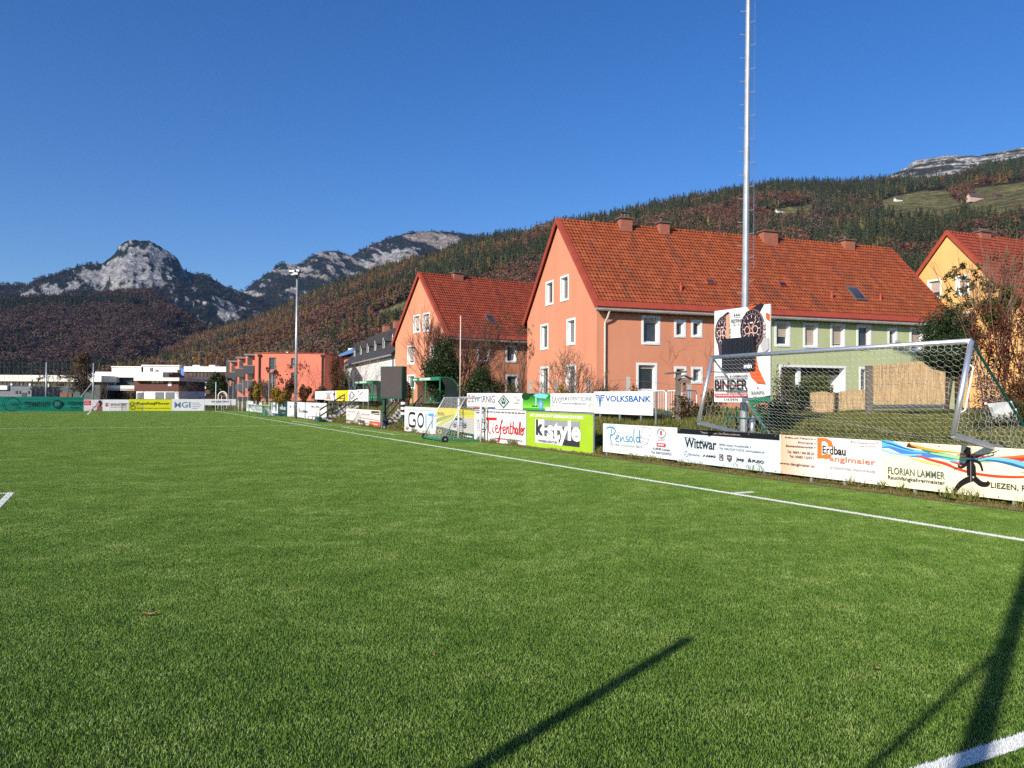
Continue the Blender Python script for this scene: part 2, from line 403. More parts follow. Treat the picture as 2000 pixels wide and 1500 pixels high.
# strip of turf up to the kerb (pieces 0.5 m)
patch2 = blade_patch('turf_edge_patch', 2900, .5, .011, .027, .0032, .75, M_blade, seed=4)
pts = [fuv(u+.25, -2.7) for u in np.arange(-2, 45, .5)] + [fuv(u+.25, -2.25) for u in np.arange(-2, 45, .5)]
scatter('turf_edge_blades', patch2, pts, np.full(len(pts), -YAW), np.ones(len(pts)))
M_line_blade = plain('line_blade_white', (.78, .79, .76), .6, 0, .08, 20)
g0 = np.random.default_rng(12); pl_ = blade_patch('line_patch', 900, .5, .016, .036, .0034, .8, M_line_blade, seed=12)
co_ = np.zeros(len(pl_.vertices)*3, np.float32); pl_.vertices.foreach_get('co', co_); co_ = co_.reshape(-1, 3); root_ = np.repeat(co_.reshape(-1, 5, 3)[:, :2, 1].mean(1), 5); co_[:, 1] += root_*(.115/.5-1); pl_.vertices.foreach_set('co', co_.ravel()); pl_.update()
pts = [fuv(.06, v) for v in np.arange(.25, 16, .5)]+[fuv(u, .06) for u in np.arange(.25, 34, .5)]+[fuv(16.44, v) for v in np.arange(14.1, 20, .5)]+[fuv(u, 13.91) for u in np.arange(8.25, 16.4, .5)]+[fuv(10.21, -.31)]
ru = math.atan2(DU[1], DU[0]); rv = math.atan2(DV[1], DV[0]); rot = [rv]*len(np.arange(.25, 16, .5))+[ru]*len(np.arange(.25, 34, .5))+[rv]*len(np.arange(14.1, 20, .5))+[ru]*len(np.arange(8.25, 16.4, .5))+[rv]
scatter('line_blades', pl_, np.array(pts), rot, np.ones(len(pts)))
# rough grass on the bank and weeds along the boards
M_rough = leaf_mat('rough_grass', [(0, (.06, .10, .016)), (.4, (.15, .18, .03)), (.7, (.25, .23, .055)), (1, (.42, .33, .14))], .25)
M_weed = leaf_mat('dry_weed', [(0, (.10, .13, .03)), (.35, (.22, .20, .05)), (.7, (.36, .27, .10)), (1, (.42, .27, .15))], .3)
pr = blade_patch('rough_patch', 420, .8, .08, .34, .015, 1.1, M_rough, seed=8)
pw = blade_patch('weed_patch', 260, .34, .02, .12, .010, 1.3, M_weed, seed=9)
pts = []
for u in np.arange(-2, 62, .6):
    for v in np.arange(-3.9, -13.5 if u > 34 else -23, -.6):
        uu, vv = u+rng.normal()*.15, v+rng.normal()*.15; p = fuv(uu, vv, float(gz(np.array(uu), np.array(vv))))
        pts.append(p)
pts = np.array(pts); scatter('bank_grass', pr, pts, rng.random(len(pts))*6.28, .55+.8*fbm(pts[:, 0]*.5, pts[:, 1]*.5, 3, 2))
pts = []
for u in np.arange(-2, 75, .22):
    for v in (-3.2, -3.42, -3.66):
        uu, vv = u+rng.normal()*.06, v+rng.normal()*.05; pts.append(fuv(uu, vv, float(gz(np.array(uu), np.array(vv)))))
pts = np.array(pts); scatter('verge_weeds', pw, pts, rng.random(len(pts))*6.28, .35+1.0*fbm(pts[:, 0]*1.5, pts[:, 1]*1.5, 3, 3))

# ================================================================ SETTING: hills and mountains
def sil_interp(S, px):
    S = np.array(S, float); return np.interp(px, S[:, 0], S[:, 1])
def col_dirs(px):
    """horizontal unit heading of an image column and the elevation tangent function"""
    return None
def terrain(name, S, Rf, R0f, p, mat, pxs, nt, colf, z0=0., amp=30., nsc=150., seed=0, back=.5, ridgeamp=0., ridged=False, tw=1.):
    px = np.asarray(pxs, float); kq = np.exp(-.5*(np.arange(-9, 10)/3.5)**2); kq /= kq.sum(); py = sum(w_*sil_interp(S, px+o_) for w_, o_ in zip(kq, np.arange(-9, 10)))
    d = np.array([ray(a, b_) for a, b_ in zip(px, py)]); hh = np.hypot(d[:, 0], d[:, 1]); dx, dy, el = d[:, 0]/hh, d[:, 1]/hh, d[:, 2]/hh
    Rr = Rf(px); R0 = R0f(px); H = CH+el*Rr
    nb = max(4, int(nt*.25)); t = np.r_[np.linspace(0, 1, nt)**tw, 1+np.linspace(0, back, nb+1)[1:]]
    T, PX = np.meshgrid(t, px, indexing='ij')
    r = R0+(Rr-R0)*T
    X = r*dx; Y = r*dy
    prof = np.where(T <= 1, np.clip(T, 0, 1)**p, 1-(T-1)*.9)
    env = np.clip(T*4, 0, 1)*np.where(T < 1, np.clip((1-T)*2.2, 0, 1)**1.3, np.clip((T-1)*3, 0, 1))
    no = fbm(X/nsc, Y/nsc, 6, seed, ridged)-.5
    Z = z0+(H-z0)*prof + no*amp*env + ((fbm(X/70., Y/70., 5, seed+9)-.5)*ridgeamp + (vn(X/9., Y/9., seed+5)-.5)*ridgeamp*.55)*np.clip(T*1.5, 0, 1)
    Z = np.where(T <= 0, z0-5, Z)
    if colf is not None:
        # screen row of every vertex, only used to say where on the slope rock, meadow or wood lies
        y_ = Y*_c+(Z-CH)*_s; PY = 750-FPX*((X*_U[0]+Y*_U[1]+(Z-CH)*_U[2])/(X*_F[0]+Y*_F[1]+(Z-CH)*_F[2]))
        col = colf(X, Y, Z, PX, PY, T).reshape(-1, 3)
    else: col = None; PY = None
    a, b_ = X.shape; i = np.arange(a*b_).reshape(a, b_)
    Fc = np.stack([i[:-1, :-1], i[:-1, 1:], i[1:, 1:], i[1:, :-1]], -1).reshape(-1, 4)
    me = np_mesh(name, np.stack([X, Y, Z], -1).reshape(-1, 3), Fc, mat, True, col)
    ob = link(name, me); setp(ob, kind='structure')
    return dict(X=X, Y=Y, Z=Z, PX=PX, PY=PY, T=T, r=r, ob=ob, C=(col.reshape(*X.shape, 3).mean(-1) if col is not None else X*0))
def lerp3(f, a, b): f = np.clip(f, 0, 1)[..., None]; return np.asarray(a)*(1-f)+np.asarray(b)*f
def blob(PX, PY, x, y, rx, ry, ang=0.):
    a = R(ang); dx, dy = PX-x, PY-y; q = dx*math.cos(a)+dy*math.sin(a); w_ = -dx*math.sin(a)+dy*math.cos(a)
    return np.clip(1.35-np.sqrt((q/rx)**2+(w_/ry)**2), 0, 1)
def far_mat():
    m = NM('mountain_rock_and_wood'); m.set(.95, 0, .1); a = m.n('VertexColor', layer_name='Col'); co = m.coord('World')
    f = m.noise(co, .045, 9, .72); g_ = m.noise(m.coord('World', (1, 1, 2.2)), .012, 6, .6)
    c = m.mix(1., a.outputs[0], m.ramp(f, [(.36, .42), (.52, 1.), (.66, 1.6)]), 'MULTIPLY'); c = m.mix(.6, c, m.ramp(g_, [(.35, .5), (.65, 1.35)]), 'MULTIPLY'); m.base(c)
    q = m.bump(f, 1., 22.); return m.m
M_far = far_mat()
SPR, BEE, LAR, ROCK, SCREE, GRS = (.012, .022, .014), (.060, .034, .026), (.16, .10, .025), (.40, .39, .38), (.31, .25, .205), (.21, .19, .075)
S1 = [(-250, 590), (0, 556), (44, 557), (67, 548), (117, 534), (161, 518), (203, 514), (208, 508), (226, 495), (231, 482), (246, 471), (260, 468), (273, 471), (294, 469), (299, 474), (325, 487), (348, 505), (355, 521), (359, 528), (380, 535), (405, 538), (437, 558), (468, 569), (520, 590), (620, 640)]
S2 = [(380, 640), (440, 600), (476, 569), (500, 549), (549, 514), (582, 516), (600, 505), (625, 493), (651, 489), (688, 499), (705, 489), (730, 476), (760, 465), (787, 457), (815, 452), (836, 451), (886, 454), (919, 458), (942, 465), (1050, 480), (1200, 500)]
SB = [(-260, 610), (-100, 604), (0, 594), (90, 587), (156, 585), (234, 578), (270, 573), (290, 574), (310, 586), (340, 608), (364, 622), (405, 645), (450, 664), (540, 700), (640, 725)]
SH = [(180, 742), (260, 712), (300, 696), (330, 680), (390, 660), (442, 645), (481, 637), (520, 622), (559, 604), (598, 584), (638, 568), (688, 551), (727, 535), (770, 522), (846, 506), (896, 485), (945, 471), (1018, 462), (1067, 447), (1087, 442), (1180, 430), (1262, 410), (1344, 392), (1410, 382), (1467, 370), (1508, 363), (1570, 361), (1615, 362), (1664, 361), (1721, 355), (1775, 356), (1836, 354), (1877, 346), (1918, 331), (2000, 320), (2150, 300), (2300, 290)]
SC = [(1560, 400), (1680, 372), (1731, 346), (1770, 328), (1783, 315), (1820, 308), (1856, 303), (1910, 304), (1959, 295), (2000, 287), (2150, 270), (2350, 280)]
def col1(X, Y, Z, PX, PY, T):
    n = fbm(X/60+Y/90, Z/70, 5, 21); n2 = fbm(X/24+Y/40, Z/30, 3, 31); st = fbm(X/20, Z/120, 4, 77)
    c = lerp3((n-.42)*4, SPR, (.040, .044, .034))
    c = lerp3((n2-.5)*4*(n > .45), c, BEE)
    rk = blob(PX, PY, 280, 512, 78, 52) + blob(PX, PY, 215, 538, 60, 24, -25)*.9 + blob(PX, PY, 130, 556, 70, 14, -20)*.8 + blob(PX, PY, 60, 575, 80, 14, -12)*.45 + blob(PX, PY, 428, 582, 32, 12, 30)*.5 + blob(PX, PY, 432, 618, 16, 7, 20)*.75
    rk = rk*.62 + (n-.5)*1.7 + (n2-.5)*1.5 + (st-.5)*.35 - .22
    rk = np.where(PY > 690, -1, rk)
    n3 = fbm(X/11+Y/20, Z/15, 3, 37); c = lerp3((rk+(n3-.5)*1.1)*5, c, np.asarray(ROCK)*(.45+.75*n2+.4*(n3-.5))[..., None]); return c
def col2(X, Y, Z, PX, PY, T):
    n = fbm(X/70+Y/110, Z/85, 5, 41); n2 = fbm(X/28+Y/45, Z/34, 3, 51); st = fbm(X/26+Z/60, Z/140, 4, 87)
    c = lerp3((n-.42)*4, SPR, (.034, .038, .028)); c = lerp3((n2-.52)*4, c, BEE)
    rk = blob(PX, PY, 525, 545, 60, 16, -40)*.8 + blob(PX, PY, 660, 540, 110, 34, -15)*.45 + blob(PX, PY, 760, 505, 70, 26, -20)*.75 + blob(PX, PY, 655, 498, 40, 8, 8)*.7 + blob(PX, PY, 590, 520, 40, 18)*.45
    sg = blob(PX, PY, 850, 470, 66, 16, 4)*1.1
    rk = rk*.62+(n-.5)*1.7+(n2-.5)*1.6+(st-.5)*.35-.37
    n3 = fbm(X/13+Y/24, Z/18, 3, 57); c = lerp3((rk+(n3-.5)*1.1)*5, c, np.asarray(ROCK)*(.42+.75*n2+.4*(n3-.5))[..., None])
    c = lerp3((sg*.6+(n-.5)*1.6+(n2-.5)-.24)*6, c, np.asarray(SCREE)*(.7+.7*st)[..., None]); return c
def colC(X, Y, Z, PX, PY, T):
    n = fbm(X/50, Z/9, 5, 61); n2 = fbm(X/16, Z/6, 3, 71); b_ = fbm(X/120, Z/7, 4, 99)
    c = np.asarray((.50, .48, .46))*(.45+1.0*n2)[..., None]
    return lerp3((b_*.6+n*.5-.53)*10, c, (.050, .048, .038))
cst = lambda k: (lambda px: np.full(len(px), float(k)))
def lin(*pr):
    a = np.array(pr, float); return lambda px: np.interp(px, a[:, 0], a[:, 1])
m1 = terrain('rock_mountain', S1, cst(4300), cst(2600), 1.25, M_far, np.arange(-250, 622, 1.1), 260, col1, amp=230, nsc=330, seed=3, ridgeamp=9, ridged=True)
m2 = terrain('distant_mountain', S2, cst(5600), cst(3300), 1.15, M_far, np.arange(380, 1202, 1.5), 220, col2, amp=280, nsc=460, seed=13, ridgeamp=9, ridged=True)
mC = terrain('rock_plateau', SC, cst(3600), cst(2300), 1.2, M_far, np.arange(1560, 2352, 1.8), 220, colC, amp=90, nsc=220, seed=23, ridgeamp=10, ridged=True)
def meadow(PX, PY):
    k = np.zeros(PX.shape, bool)
    for P in ([(738, 612), (770, 597), (806, 582), (830, 580), (832, 622), (775, 634), (735, 626)],
              [(1505, 418), (1530, 407), (1570, 401), (1590, 399), (1585, 418), (1540, 430), (1505, 428)],
              [(1722, 392), (1745, 384), (1800, 373), (1850, 372), (1862, 388), (1880, 398), (1870, 428), (1800, 426), (1760, 424), (1722, 420)],
              [(1880, 402), (1900, 385), (1895, 368), (1950, 362), (2010, 354), (2120, 345), (2120, 395), (2010, 412), (1985, 428), (1940, 430), (1895, 426)]):
        P = np.array(P, float); ins = np.zeros(PX.shape, bool); j = len(P)-1
        for i in range(len(P)):
            xi, yi, xj, yj = P[i, 0], P[i, 1], P[j, 0], P[j, 1]
            ins ^= ((yi > PY) != (yj > PY)) & (PX < (xj-xi)*(PY-yi)/(yj-yi+1e-9)+xi); j = i
        k |= ins
    return k
def colH(X, Y, Z, PX, PY, T):
    n = fbm(X/30, Y/30, 4, 15)
    c = lerp3((n-.35)*3, (.035, .030, .018), (.07, .05, .03))
    return np.where(meadow(PX, PY)[..., None], np.asarray(GRS)*(.75+.5*n)[..., None], c)
RH = lin((180, 1750), (330, 1900), (560, 1950), (800, 1750), (1090, 1550), (1400, 1800), (1700, 2100), (2300, 2200))
R0H = lin((180, 900), (330, 800), (560, 560), (800, 420), (1090, 340), (2300, 330))
mH = terrain('forest_hill', SH, RH, R0H, 1.22, M_far, np.arange(180, 2302, 4.), 150, colH, z0=1.5, amp=75, nsc=260, seed=33, back=.35)
mB = terrain('wooded_foothill', SB, cst(2350), cst(1250), 1.12, M_far, np.arange(-260, 642, 3.), 130, colH, z0=0., amp=150, nsc=330, seed=43, back=.4, ridged=True)

# ================================================================ FOREST (far wood, reads as one mass)
def leaf_tris(c, size, g):
    n = len(c); a = g.normal(size=(n, 3)); a /= np.linalg.norm(a, axis=1)[:, None]; b_ = g.normal(size=(n, 3)); b_ -= a*(a*b_).sum(1)[:, None]; b_ /= np.linalg.norm(b_, axis=1)[:, None]
    s = (size*(.7+.6*g.random(n)))[:, None] if np.ndim(size) else size*(.7+.6*g.random(n))[:, None]
    return np.stack([c+a*s*.62, c-a*s*.31+b_*s*.54, c-a*s*.31-b_*s*.54], 1)
def tmpl_conifer(seed, n=60, w=.17):
    g = np.random.default_rng(seed); z = np.r_[g.random(n-8)**1.15, np.linspace(.84, .97, 8)]; rad = w*(1-z)*(.82+.36*np.sin(z*34+seed)*.5)+.004
    a = g.random(n)*6.283; q = rad*(.55+.45*g.random(n)); c = np.stack([np.cos(a)*q, np.sin(a)*q, .06+z*.90], 1)
    out = np.stack([np.cos(a), np.sin(a), 0*a], 1); tan = np.stack([-np.sin(a), np.cos(a), 0*a], 1); s = (.028+.082*(1-z))[:, None]
    tri = np.stack([c+out*s*.55-np.array([0, 0, 1])*s*.75, c+tan*s*.62+np.array([0, 0, .35])*s, c-tan*s*.62+np.array([0, 0, .35])*s], 1)
    core = np.array([[[.0, .045, .0], [-.04, -.02, 0], [0, 0, 1.]], [[.04, -.02, 0], [0, .045, 0], [0, 0, 1.]], [[-.04, -.02, 0], [.04, -.02, 0], [0, 0, 1.]]])
    return np.concatenate([tri, core])
def tmpl_broad(seed, n=92):
    g = np.random.default_rng(seed); k = 7; cc = g.normal(size=(k, 3))*np.array([.17, .17, .14])+np.array([0, 0, .62]); r = .13+.11*g.random(k)
    i = g.integers(0, k, n); d = g.normal(size=(n, 3)); d /= np.linalg.norm(d, axis=1)[:, None]; c = cc[i]+d*(r[i]*(.6+.4*g.random(n)))[:, None]
    t = leaf_tris(c, .105, g); tr = np.array([[[.02, 0, 0], [-.02, 0, 0], [0, 0, .6]], [[0, .02, 0], [0, -.02, 0], [0, 0, .6]]])
    return np.concatenate([t, tr])
TC = [tmpl_conifer(i, w=.19+.02*i) for i in range(4)]; TL = [tmpl_conifer(20+i, 44, w=.26) for i in range(3)]; TB = [tmpl_broad(40+i) for i in range(5)]
def forest(name, P, H, kind, W, colr, seed):
    g = np.random.default_rng(seed); VS = []; CS = []
    for kd, tm in ((0, TC), (1, TL), (2, TB)):
        for ti, t in enumerate(tm):
            sel = np.where((kind == kd) & ((np.arange(len(P)) % len(tm)) == ti))[0]
            if not len(sel): continue
            a = g.random(len(sel))*6.283; ca, sa = np.cos(a), np.sin(a); tv = t.reshape(-1, 3)
            x = tv[None, :, 0]*ca[:, None]-tv[None, :, 1]*sa[:, None]; y = tv[None, :, 0]*sa[:, None]+tv[None, :, 1]*ca[:, None]
            h = H[sel][:, None]; w_ = W[sel][:, None]*h
            V = np.stack([x*w_+P[sel, 0:1], y*w_+P[sel, 1:2], tv[None, :, 2]*h+P[sel, 2:3]], -1)
            VS.append(V.reshape(-1, 3)); CS.append(np.repeat(colr[sel], len(tv), 0))
    V = np.concatenate(VS); C = np.concatenate(CS)
    me = np_mesh(name, V, np.arange(len(V)).reshape(-1, 3), vcol_mat(name+'_leaf', .95, .15), False, C)
    ob = link(name, me); setp(ob, kind='stuff'); return ob
def sample(tr, n, g, tmax=1.0, rpow=1.):
    a, b_ = tr['X'].shape; nt_ = int(np.searchsorted(tr['T'][:, 0], tmax))
    i = g.random(n)*(nt_-1); j = g.random(n)*(b_-1); i0 = i.astype(int); j0 = j.astype(int); fi = i-i0; fj = j-j0
    out = {}
    for k in ('X', 'Y', 'Z', 'PX', 'PY', 'r', 'C'):
        A = tr[k]; out[k] = (A[i0, j0]*(1-fi)+A[i0+1, j0]*fi)*(1-fj)+(A[i0, j0+1]*(1-fi)+A[i0+1, j0+1]*fi)*fj
    keep = g.random(n) < (out['r']/out['r'].max())**rpow
    return {k: v[keep] for k, v in out.items()}
g = np.random.default_rng(5)
s = sample(mH, 62000, g, 1.03, .8)
k = ~meadow(s['PX'], s['PY']-3) & ~meadow(s['PX'], s['PY']+2) & (s['PX'] < 2150) & (s['PX'] > 190)
s = {a: v[k] for a, v in s.items()}; px, py = s['PX'], s['PY']; n = len(px)
reg = fbm(s['X']/130, s['Y']/130, 3, 60); reg2 = fbm(s['X']/55, s['Y']/55, 3, 66)
pc = np.interp(px, [200, 420, 560, 760, 860, 1000, 1300, 1700, 2100], [.10, .10, .14, .30, .54, .46, .43, .44, .50]) + (reg-.5)*2.2 + (reg2-.5)*1.1
ridge_d = py - sil_interp(SH, px)
pc += np.where((px > 1090) & (ridge_d < 26), .38, 0) - np.where((px > 1000) & (px < 1800) & (ridge_d > 60), .16, 0) + np.where((px > 1650) & (py > 425), .3, 0)
pc -= np.where((px < 640) & (py > 640), .2, 0)
pl = np.interp(px, [250, 480, 560, 760, 900, 1050, 1300, 2100], [.16, .14, .26, .26, .22, .10, .04, .03]) * np.interp(ridge_d, [0, 60, 160], [1.25, .8, .5]) + (fbm(s['X']/70, s['Y']/70, 3, 81)-.55)*1.0
u1 = g.random(n); kind = np.where(u1 < np.clip(pc, .05, .95), 0, 2); kind = np.where(g.random(n) < np.clip(pl, 0, .8), 1, kind)
Hh = np.where(kind == 0, 17+10*g.random(n), np.where(kind == 1, 15+9*g.random(n), 11+8*g.random(n)))
Ww = np.where(kind == 2, .95+.35*g.random(n), .95+.5*g.random(n))
v_ = (.72+.56*g.random(n))[:, None]*(.55+.9*reg2)[:, None]
cB = lerp3(g.random(n), (.15, .064, .042), (.21, .118, .075)); cB = lerp3((reg-.5)*4, cB, (.16, .125, .10))
cL = lerp3(g.random(n), (.27, .16, .035), (.19, .135, .05)); cS = lerp3(g.random(n), (.030, .041, .021), (.080, .084, .036))
col = np.where((kind == 0)[:, None], cS, np.where((kind == 1)[:, None], cL, cB))*v_
forest('forest_trees', np.stack([s['X'], s['Y'], s['Z']-1], 1), Hh, kind, Ww, col, 3)
s = sample(mB, 15500, g, 1.02, .5); px, py = s['PX'], s['PY']; n = len(px)
reg = fbm(s['X']/190, s['Y']/190, 3, 90)
kind = np.where(g.random(n) < np.clip(.30+(reg-.5)*2.6+np.where(py < 605, .35, 0), .04, .95), 0, 2); kind = np.where((kind == 2) & (g.random(n) < .05), 1, kind)
nb = ~((blob(px, py, 282, 604, 26, 9, 15) > .35))
Hh = np.where(kind == 2, 15+9*g.random(n), 20+10*g.random(n)); Ww = np.where(kind == 2, 1.15+.4*g.random(n), 1.1+.4*g.random(n)); v_ = (.65+.7*g.random(n))[:, None]
col = np.where((kind == 0)[:, None], lerp3(g.random(n), (.018, .028, .018), (.042, .050, .026)), np.where((kind == 1)[:, None], np.array([[.13, .085, .025]]), lerp3(g.random(n), (.088, .050, .042), (.125, .080, .064))))*v_
forest('foothill_trees', np.stack([s['X'], s['Y'], s['Z']-1], 1)[nb], Hh[nb], kind[nb], Ww[nb], col[nb], 4)
for nm, tr, n_, hs in (('mountain_trees', m1, 24000, 20), ('distant_mountain_trees', m2, 20000, 22)):
    s = sample(tr, n_, g, 1.01, .3); k = (s['C'] < .06) & (s['PX'] > -60) & ~((blob(s['PX'], s['PY'], 280, 508, 84, 52) > .30)); s = {a: v[k] for a, v in s.items()}; n = len(s['PX'])
    kind = np.where(g.random(n) < .72, 0, 2); Hh = hs*(.6+.6*g.random(n)); Ww = 1.1+.4*g.random(n); v_ = (.6+.8*g.random(n))[:, None]
    col = np.where((kind == 0)[:, None], lerp3(g.random(n), (.014, .022, .014), (.030, .036, .020)), lerp3(g.random(n), (.060, .036, .028), (.095, .062, .045)))*v_
    forest(nm, np.stack([s['X'], s['Y'], s['Z']-2], 1), Hh, kind, Ww, col, 6)
# ================================================================ BUILDINGS
def clip_poly(P, a, b_, c):          # keep a*x+b*z+c>=0
    o = []
    for i in range(len(P)):
        p, q = P[i], P[(i+1) % len(P)]; dp = a*p[0]+b_*p[1]+c; dq = a*q[0]+b_*q[1]+c
        if dp >= 0: o.append(p)
        if (dp >= 0) != (dq >= 0):
            t = dp/(dp-dq); o.append((p[0]+(q[0]-p[0])*t, p[1]+(q[1]-p[1])*t))
    return o
def wall_with_holes(mb, to3, x0, x1, z0, z1, holes, clips=()):
    xs = sorted({x0, x1, *[h[0] for h in holes], *[h[2] for h in holes]}); zs = sorted({z0, z1, *[h[1] for h in holes], *[h[3] for h in holes]})
    xs = [x for x in xs if x0 <= x <= x1]; zs = [z for z in zs if z0 <= z <= z1]
    for i in range(len(xs)-1):
        for j in range(len(zs)-1):
            cx, cz = (xs[i]+xs[i+1])/2, (zs[j]+zs[j+1])/2
            if any(h[0] < cx < h[2] and h[1] < cz < h[3] for h in holes): continue
            P = [(xs[i], zs[j]), (xs[i+1], zs[j]), (xs[i+1], zs[j+1]), (xs[i], zs[j+1])]
            for c in clips: P = clip_poly(P, *c) if P else P
            if len(P) > 2: mb.add([to3(p[0], p[1], 0) for p in P], [tuple(range(len(P)))])
def add_window(parent, to3, h, blind=None, trim=.13, deep=.20, split=1, mat_trim=None, lower=False, lab=None, loggia=0):
    if loggia: deep = 1.5
    """to3(x,z,d): point on the wall at depth d behind its face (negative = proud)"""
    x0, z0, x1, z1 = h; mt = mat_trim or white_trim; m = MB()
    def bx(a, b_, c, d, e, f):
        P = [to3(x, z, y) for y in (e, f) for (x, z) in ((a, b_), (c, b_), (c, d), (a, d))]
        m.add(P, [(0, 1, 2, 3), (7, 6, 5, 4), (0, 4, 5, 1), (1, 5, 6, 2), (2, 6, 7, 3), (3, 7, 4, 0)])
    t = trim
    if t > 0:
        bx(x0-t, z0-t, x0, z1+t, -.03, .02); bx(x1, z0-t, x1+t, z1+t, -.03, .02); bx(x0, z1, x1, z1+t, -.03, .02); bx(x0, z0-t, x1, z0, -.05, .02)
    # reveal
    for (a, b_, c, d) in ((x0, z0, x0, z1), (x1, z0, x1, z1), (x0, z0, x1, z0), (x0, z1, x1, z1)):
        m.add([to3(a, b_, .0), to3(c, d, .0), to3(c, d, deep), to3(a, b_, deep)], [(0, 1, 2, 3)])
    wf = m.build('loggia' if loggia else 'window', mt, parent)
    if loggia:
        m = MB(); m.add([to3(x0, z0, deep), to3(x1, z0, deep), to3(x1, z1, deep), to3(x0, z1, deep)], [(0, 1, 2, 3)]); m.build('back_wall', green_w, wf)
        xa = x0+(x1-x0)*.62; add_window(wf, lambda x, z, d: to3(x, z, deep+d-.22), (xa, z0, xa+.95, z1-.35), trim=.08)
        m = MB(); xb = x0+(x1-x0)*.30; P = [to3(xb+a, z, b_) for z in (z0, z1) for a, b_ in ((0, .25), (.22, .25), (.22, .47), (0, .47))]; m.add(P, [(3, 2, 1, 0), (4, 5, 6, 7), (0, 1, 5, 4), (1, 2, 6, 5), (2, 3, 7, 6), (3, 0, 4, 7)]); m.build('column', white_trim, wf)
        return wf
    if lab: wf['label'] = lab
    m = MB(); f = .065
    def bx2(a, b_, c, d, e, g_):
        P = [to3(x, z, y) for y in (e, g_) for (x, z) in ((a, b_), (c, b_), (c, d), (a, d))]
        m.add(P, [(0, 1, 2, 3), (7, 6, 5, 4), (0, 4, 5, 1), (1, 5, 6, 2), (2, 6, 7, 3), (3, 7, 4, 0)])
    bx2(x0, z0, x0+f, z1, deep-.05, deep+.02); bx2(x1-f, z0, x1, z1, deep-.05, deep+.02); bx2(x0+f, z1-f, x1-f, z1, deep-.05, deep+.02); bx2(x0+f, z0, x1-f, z0+f, deep-.05, deep+.02)
    for k in range(1, split):
        xm = x0+(x1-x0)*k/split; bx2(xm-f/2, z0+f, xm+f/2, z1-f, deep-.04, deep+.02)
    m.build('frame', white_paint, wf)
    m = MB(); m.add([to3(x0, z0, deep+.005), to3(x1, z0, deep+.005), to3(x1, z1, deep+.005), to3(x0, z1, deep+.005)], [(0, 1, 2, 3)]); m.build('pane', glass, wf)
    if not blind and not loggia and trim > 0:
        cw = (x1-x0)*(.20+.14*((int(abs(x0)*37+abs(z0)*11)) % 3)); m = MB()
        for (ca, cb_) in (((x1-f-cw, x1-f),) if int(abs(x0*5+z0*3)) % 2 else ((x0+f, x0+f+cw), (x1-f-cw*.6, x1-f))):
            nf = 6
            for k in range(nf):
                xa = ca+(cb_-ca)*k/nf; xb = ca+(cb_-ca)*(k+1)/nf; d0, d1 = (deep-.004, deep-.022) if k % 2 else (deep-.022, deep-.004)
                m.add([to3(xa, z0+f, d0), to3(xb, z0+f, d1), to3(xb, z1-f, d1), to3(xa, z1-f, d0)], [(0, 1, 2, 3)])
        m.build('curtain', curtain_mat, wf)
    if blind:
        zb = z0+(z1-z0)*(1-blind); m = MB(); nsl = max(3, int((z1-zb)/.09))
        for k in range(nsl):
            za = zb+(z1-zb)*k/nsl; zc = zb+(z1-zb)*(k+.9)/nsl
            m.add([to3(x0+f, za, deep-.052), to3(x1-f, za, deep-.052), to3(x1-f, zc, deep-.062), to3(x0+f, zc, deep-.062)], [(0, 1, 2, 3)])
        m.build('roller_blind', blind_mat, wf)
    return wf
curtain_mat = plain('net_curtain', (.20, .20, .195), .9, 0, .2, 6)
blind_mat = plain('beige_blind', (.52, .42, .34), .7, 0, .06, 3)
gutter_mat = plain('zinc_gutter', (.42, .40, .38), .5, .3, .15, 3)
pipe_cream = plain('cream_downpipe', (.66, .58, .48), .5, 0, .08, 3)
verge_red = plain('red_verge_board', (.36, .062, .030), .6, 0, .15, 2)
soffit = plain('dark_soffit', (.035, .022, .018), .8, 0, .2, 3)
def roof_rows(mb, x0, x1, P_eave, P_ridge, rows, lift=.06, th=.04):
    """stepped tile courses from eave (y,z) to ridge (y,z) along x"""
    ey, ez = P_eave; ry, rz = P_ridge
    L = math.hypot(ry-ey, rz-ez); ny, nz = -(rz-ez)/L, (ry-ey)/L
    if nz < 0: ny, nz = -ny, -nz
    for i in range(rows):
        a, b_ = i/rows, (i+1.12)/rows
        b_ = min(b_, 1.)
        y0, z0 = ey+(ry-ey)*a, ez+(rz-ez)*a; y1, z1 = ey+(ry-ey)*b_, ez+(rz-ez)*b_
        A = (y0+ny*(lift+th), z0+nz*(lift+th)); B = (y1+ny*th, z1+nz*th); C = (y0+ny*.012, z0+nz*.012)
        mb.add([(x0, *A), (x1, *A), (x1, *B), (x0, *B), (x0, *C), (x1, *C)], [(0, 1, 2, 3), (4, 5, 1, 0)])
def frame_of(O, head):
    """local frame of a house: x along heading, y backwards, z up (world)"""
    ex = np.array([math.sin(head), math.cos(head), 0]); ey = np.array([-math.cos(head), math.sin(head), 0]); return np.array(O, float), ex, ey
def to_local(fr, P):
    O, ex, ey = fr; q = np.asarray(P)-O; return np.array([q@ex, q@ey, q[2]])
def hit(fr, px, py, face, off=0.):
    """where an image ray meets the front (y=off) or gable (x=off) plane, in house coordinates"""
    O, ex, ey = fr; d = ray(px, py); o = np.array([0, 0, CH])-O; ax = ey if face == 'front' else ex
    t = (off-o@ax)/(d@ax); q = o+d*t; return np.array([q@ex, q@ey, q[2]])
def rect_on(fr, r, face, off=0.):
    x0, y0, x1, y1 = r; a = hit(fr, x0, (y0+y1)/2, face, off); b_ = hit(fr, x1, (y0+y1)/2, face, off)
    c = hit(fr, (x0+x1)/2, y0, face, off)[2]; d = hit(fr, (x0+x1)/2, y1, face, off)[2]
    k = 0 if face == 'front' else 1
    return (min(a[k], b_[k]), d, max(a[k], b_[k]), c)
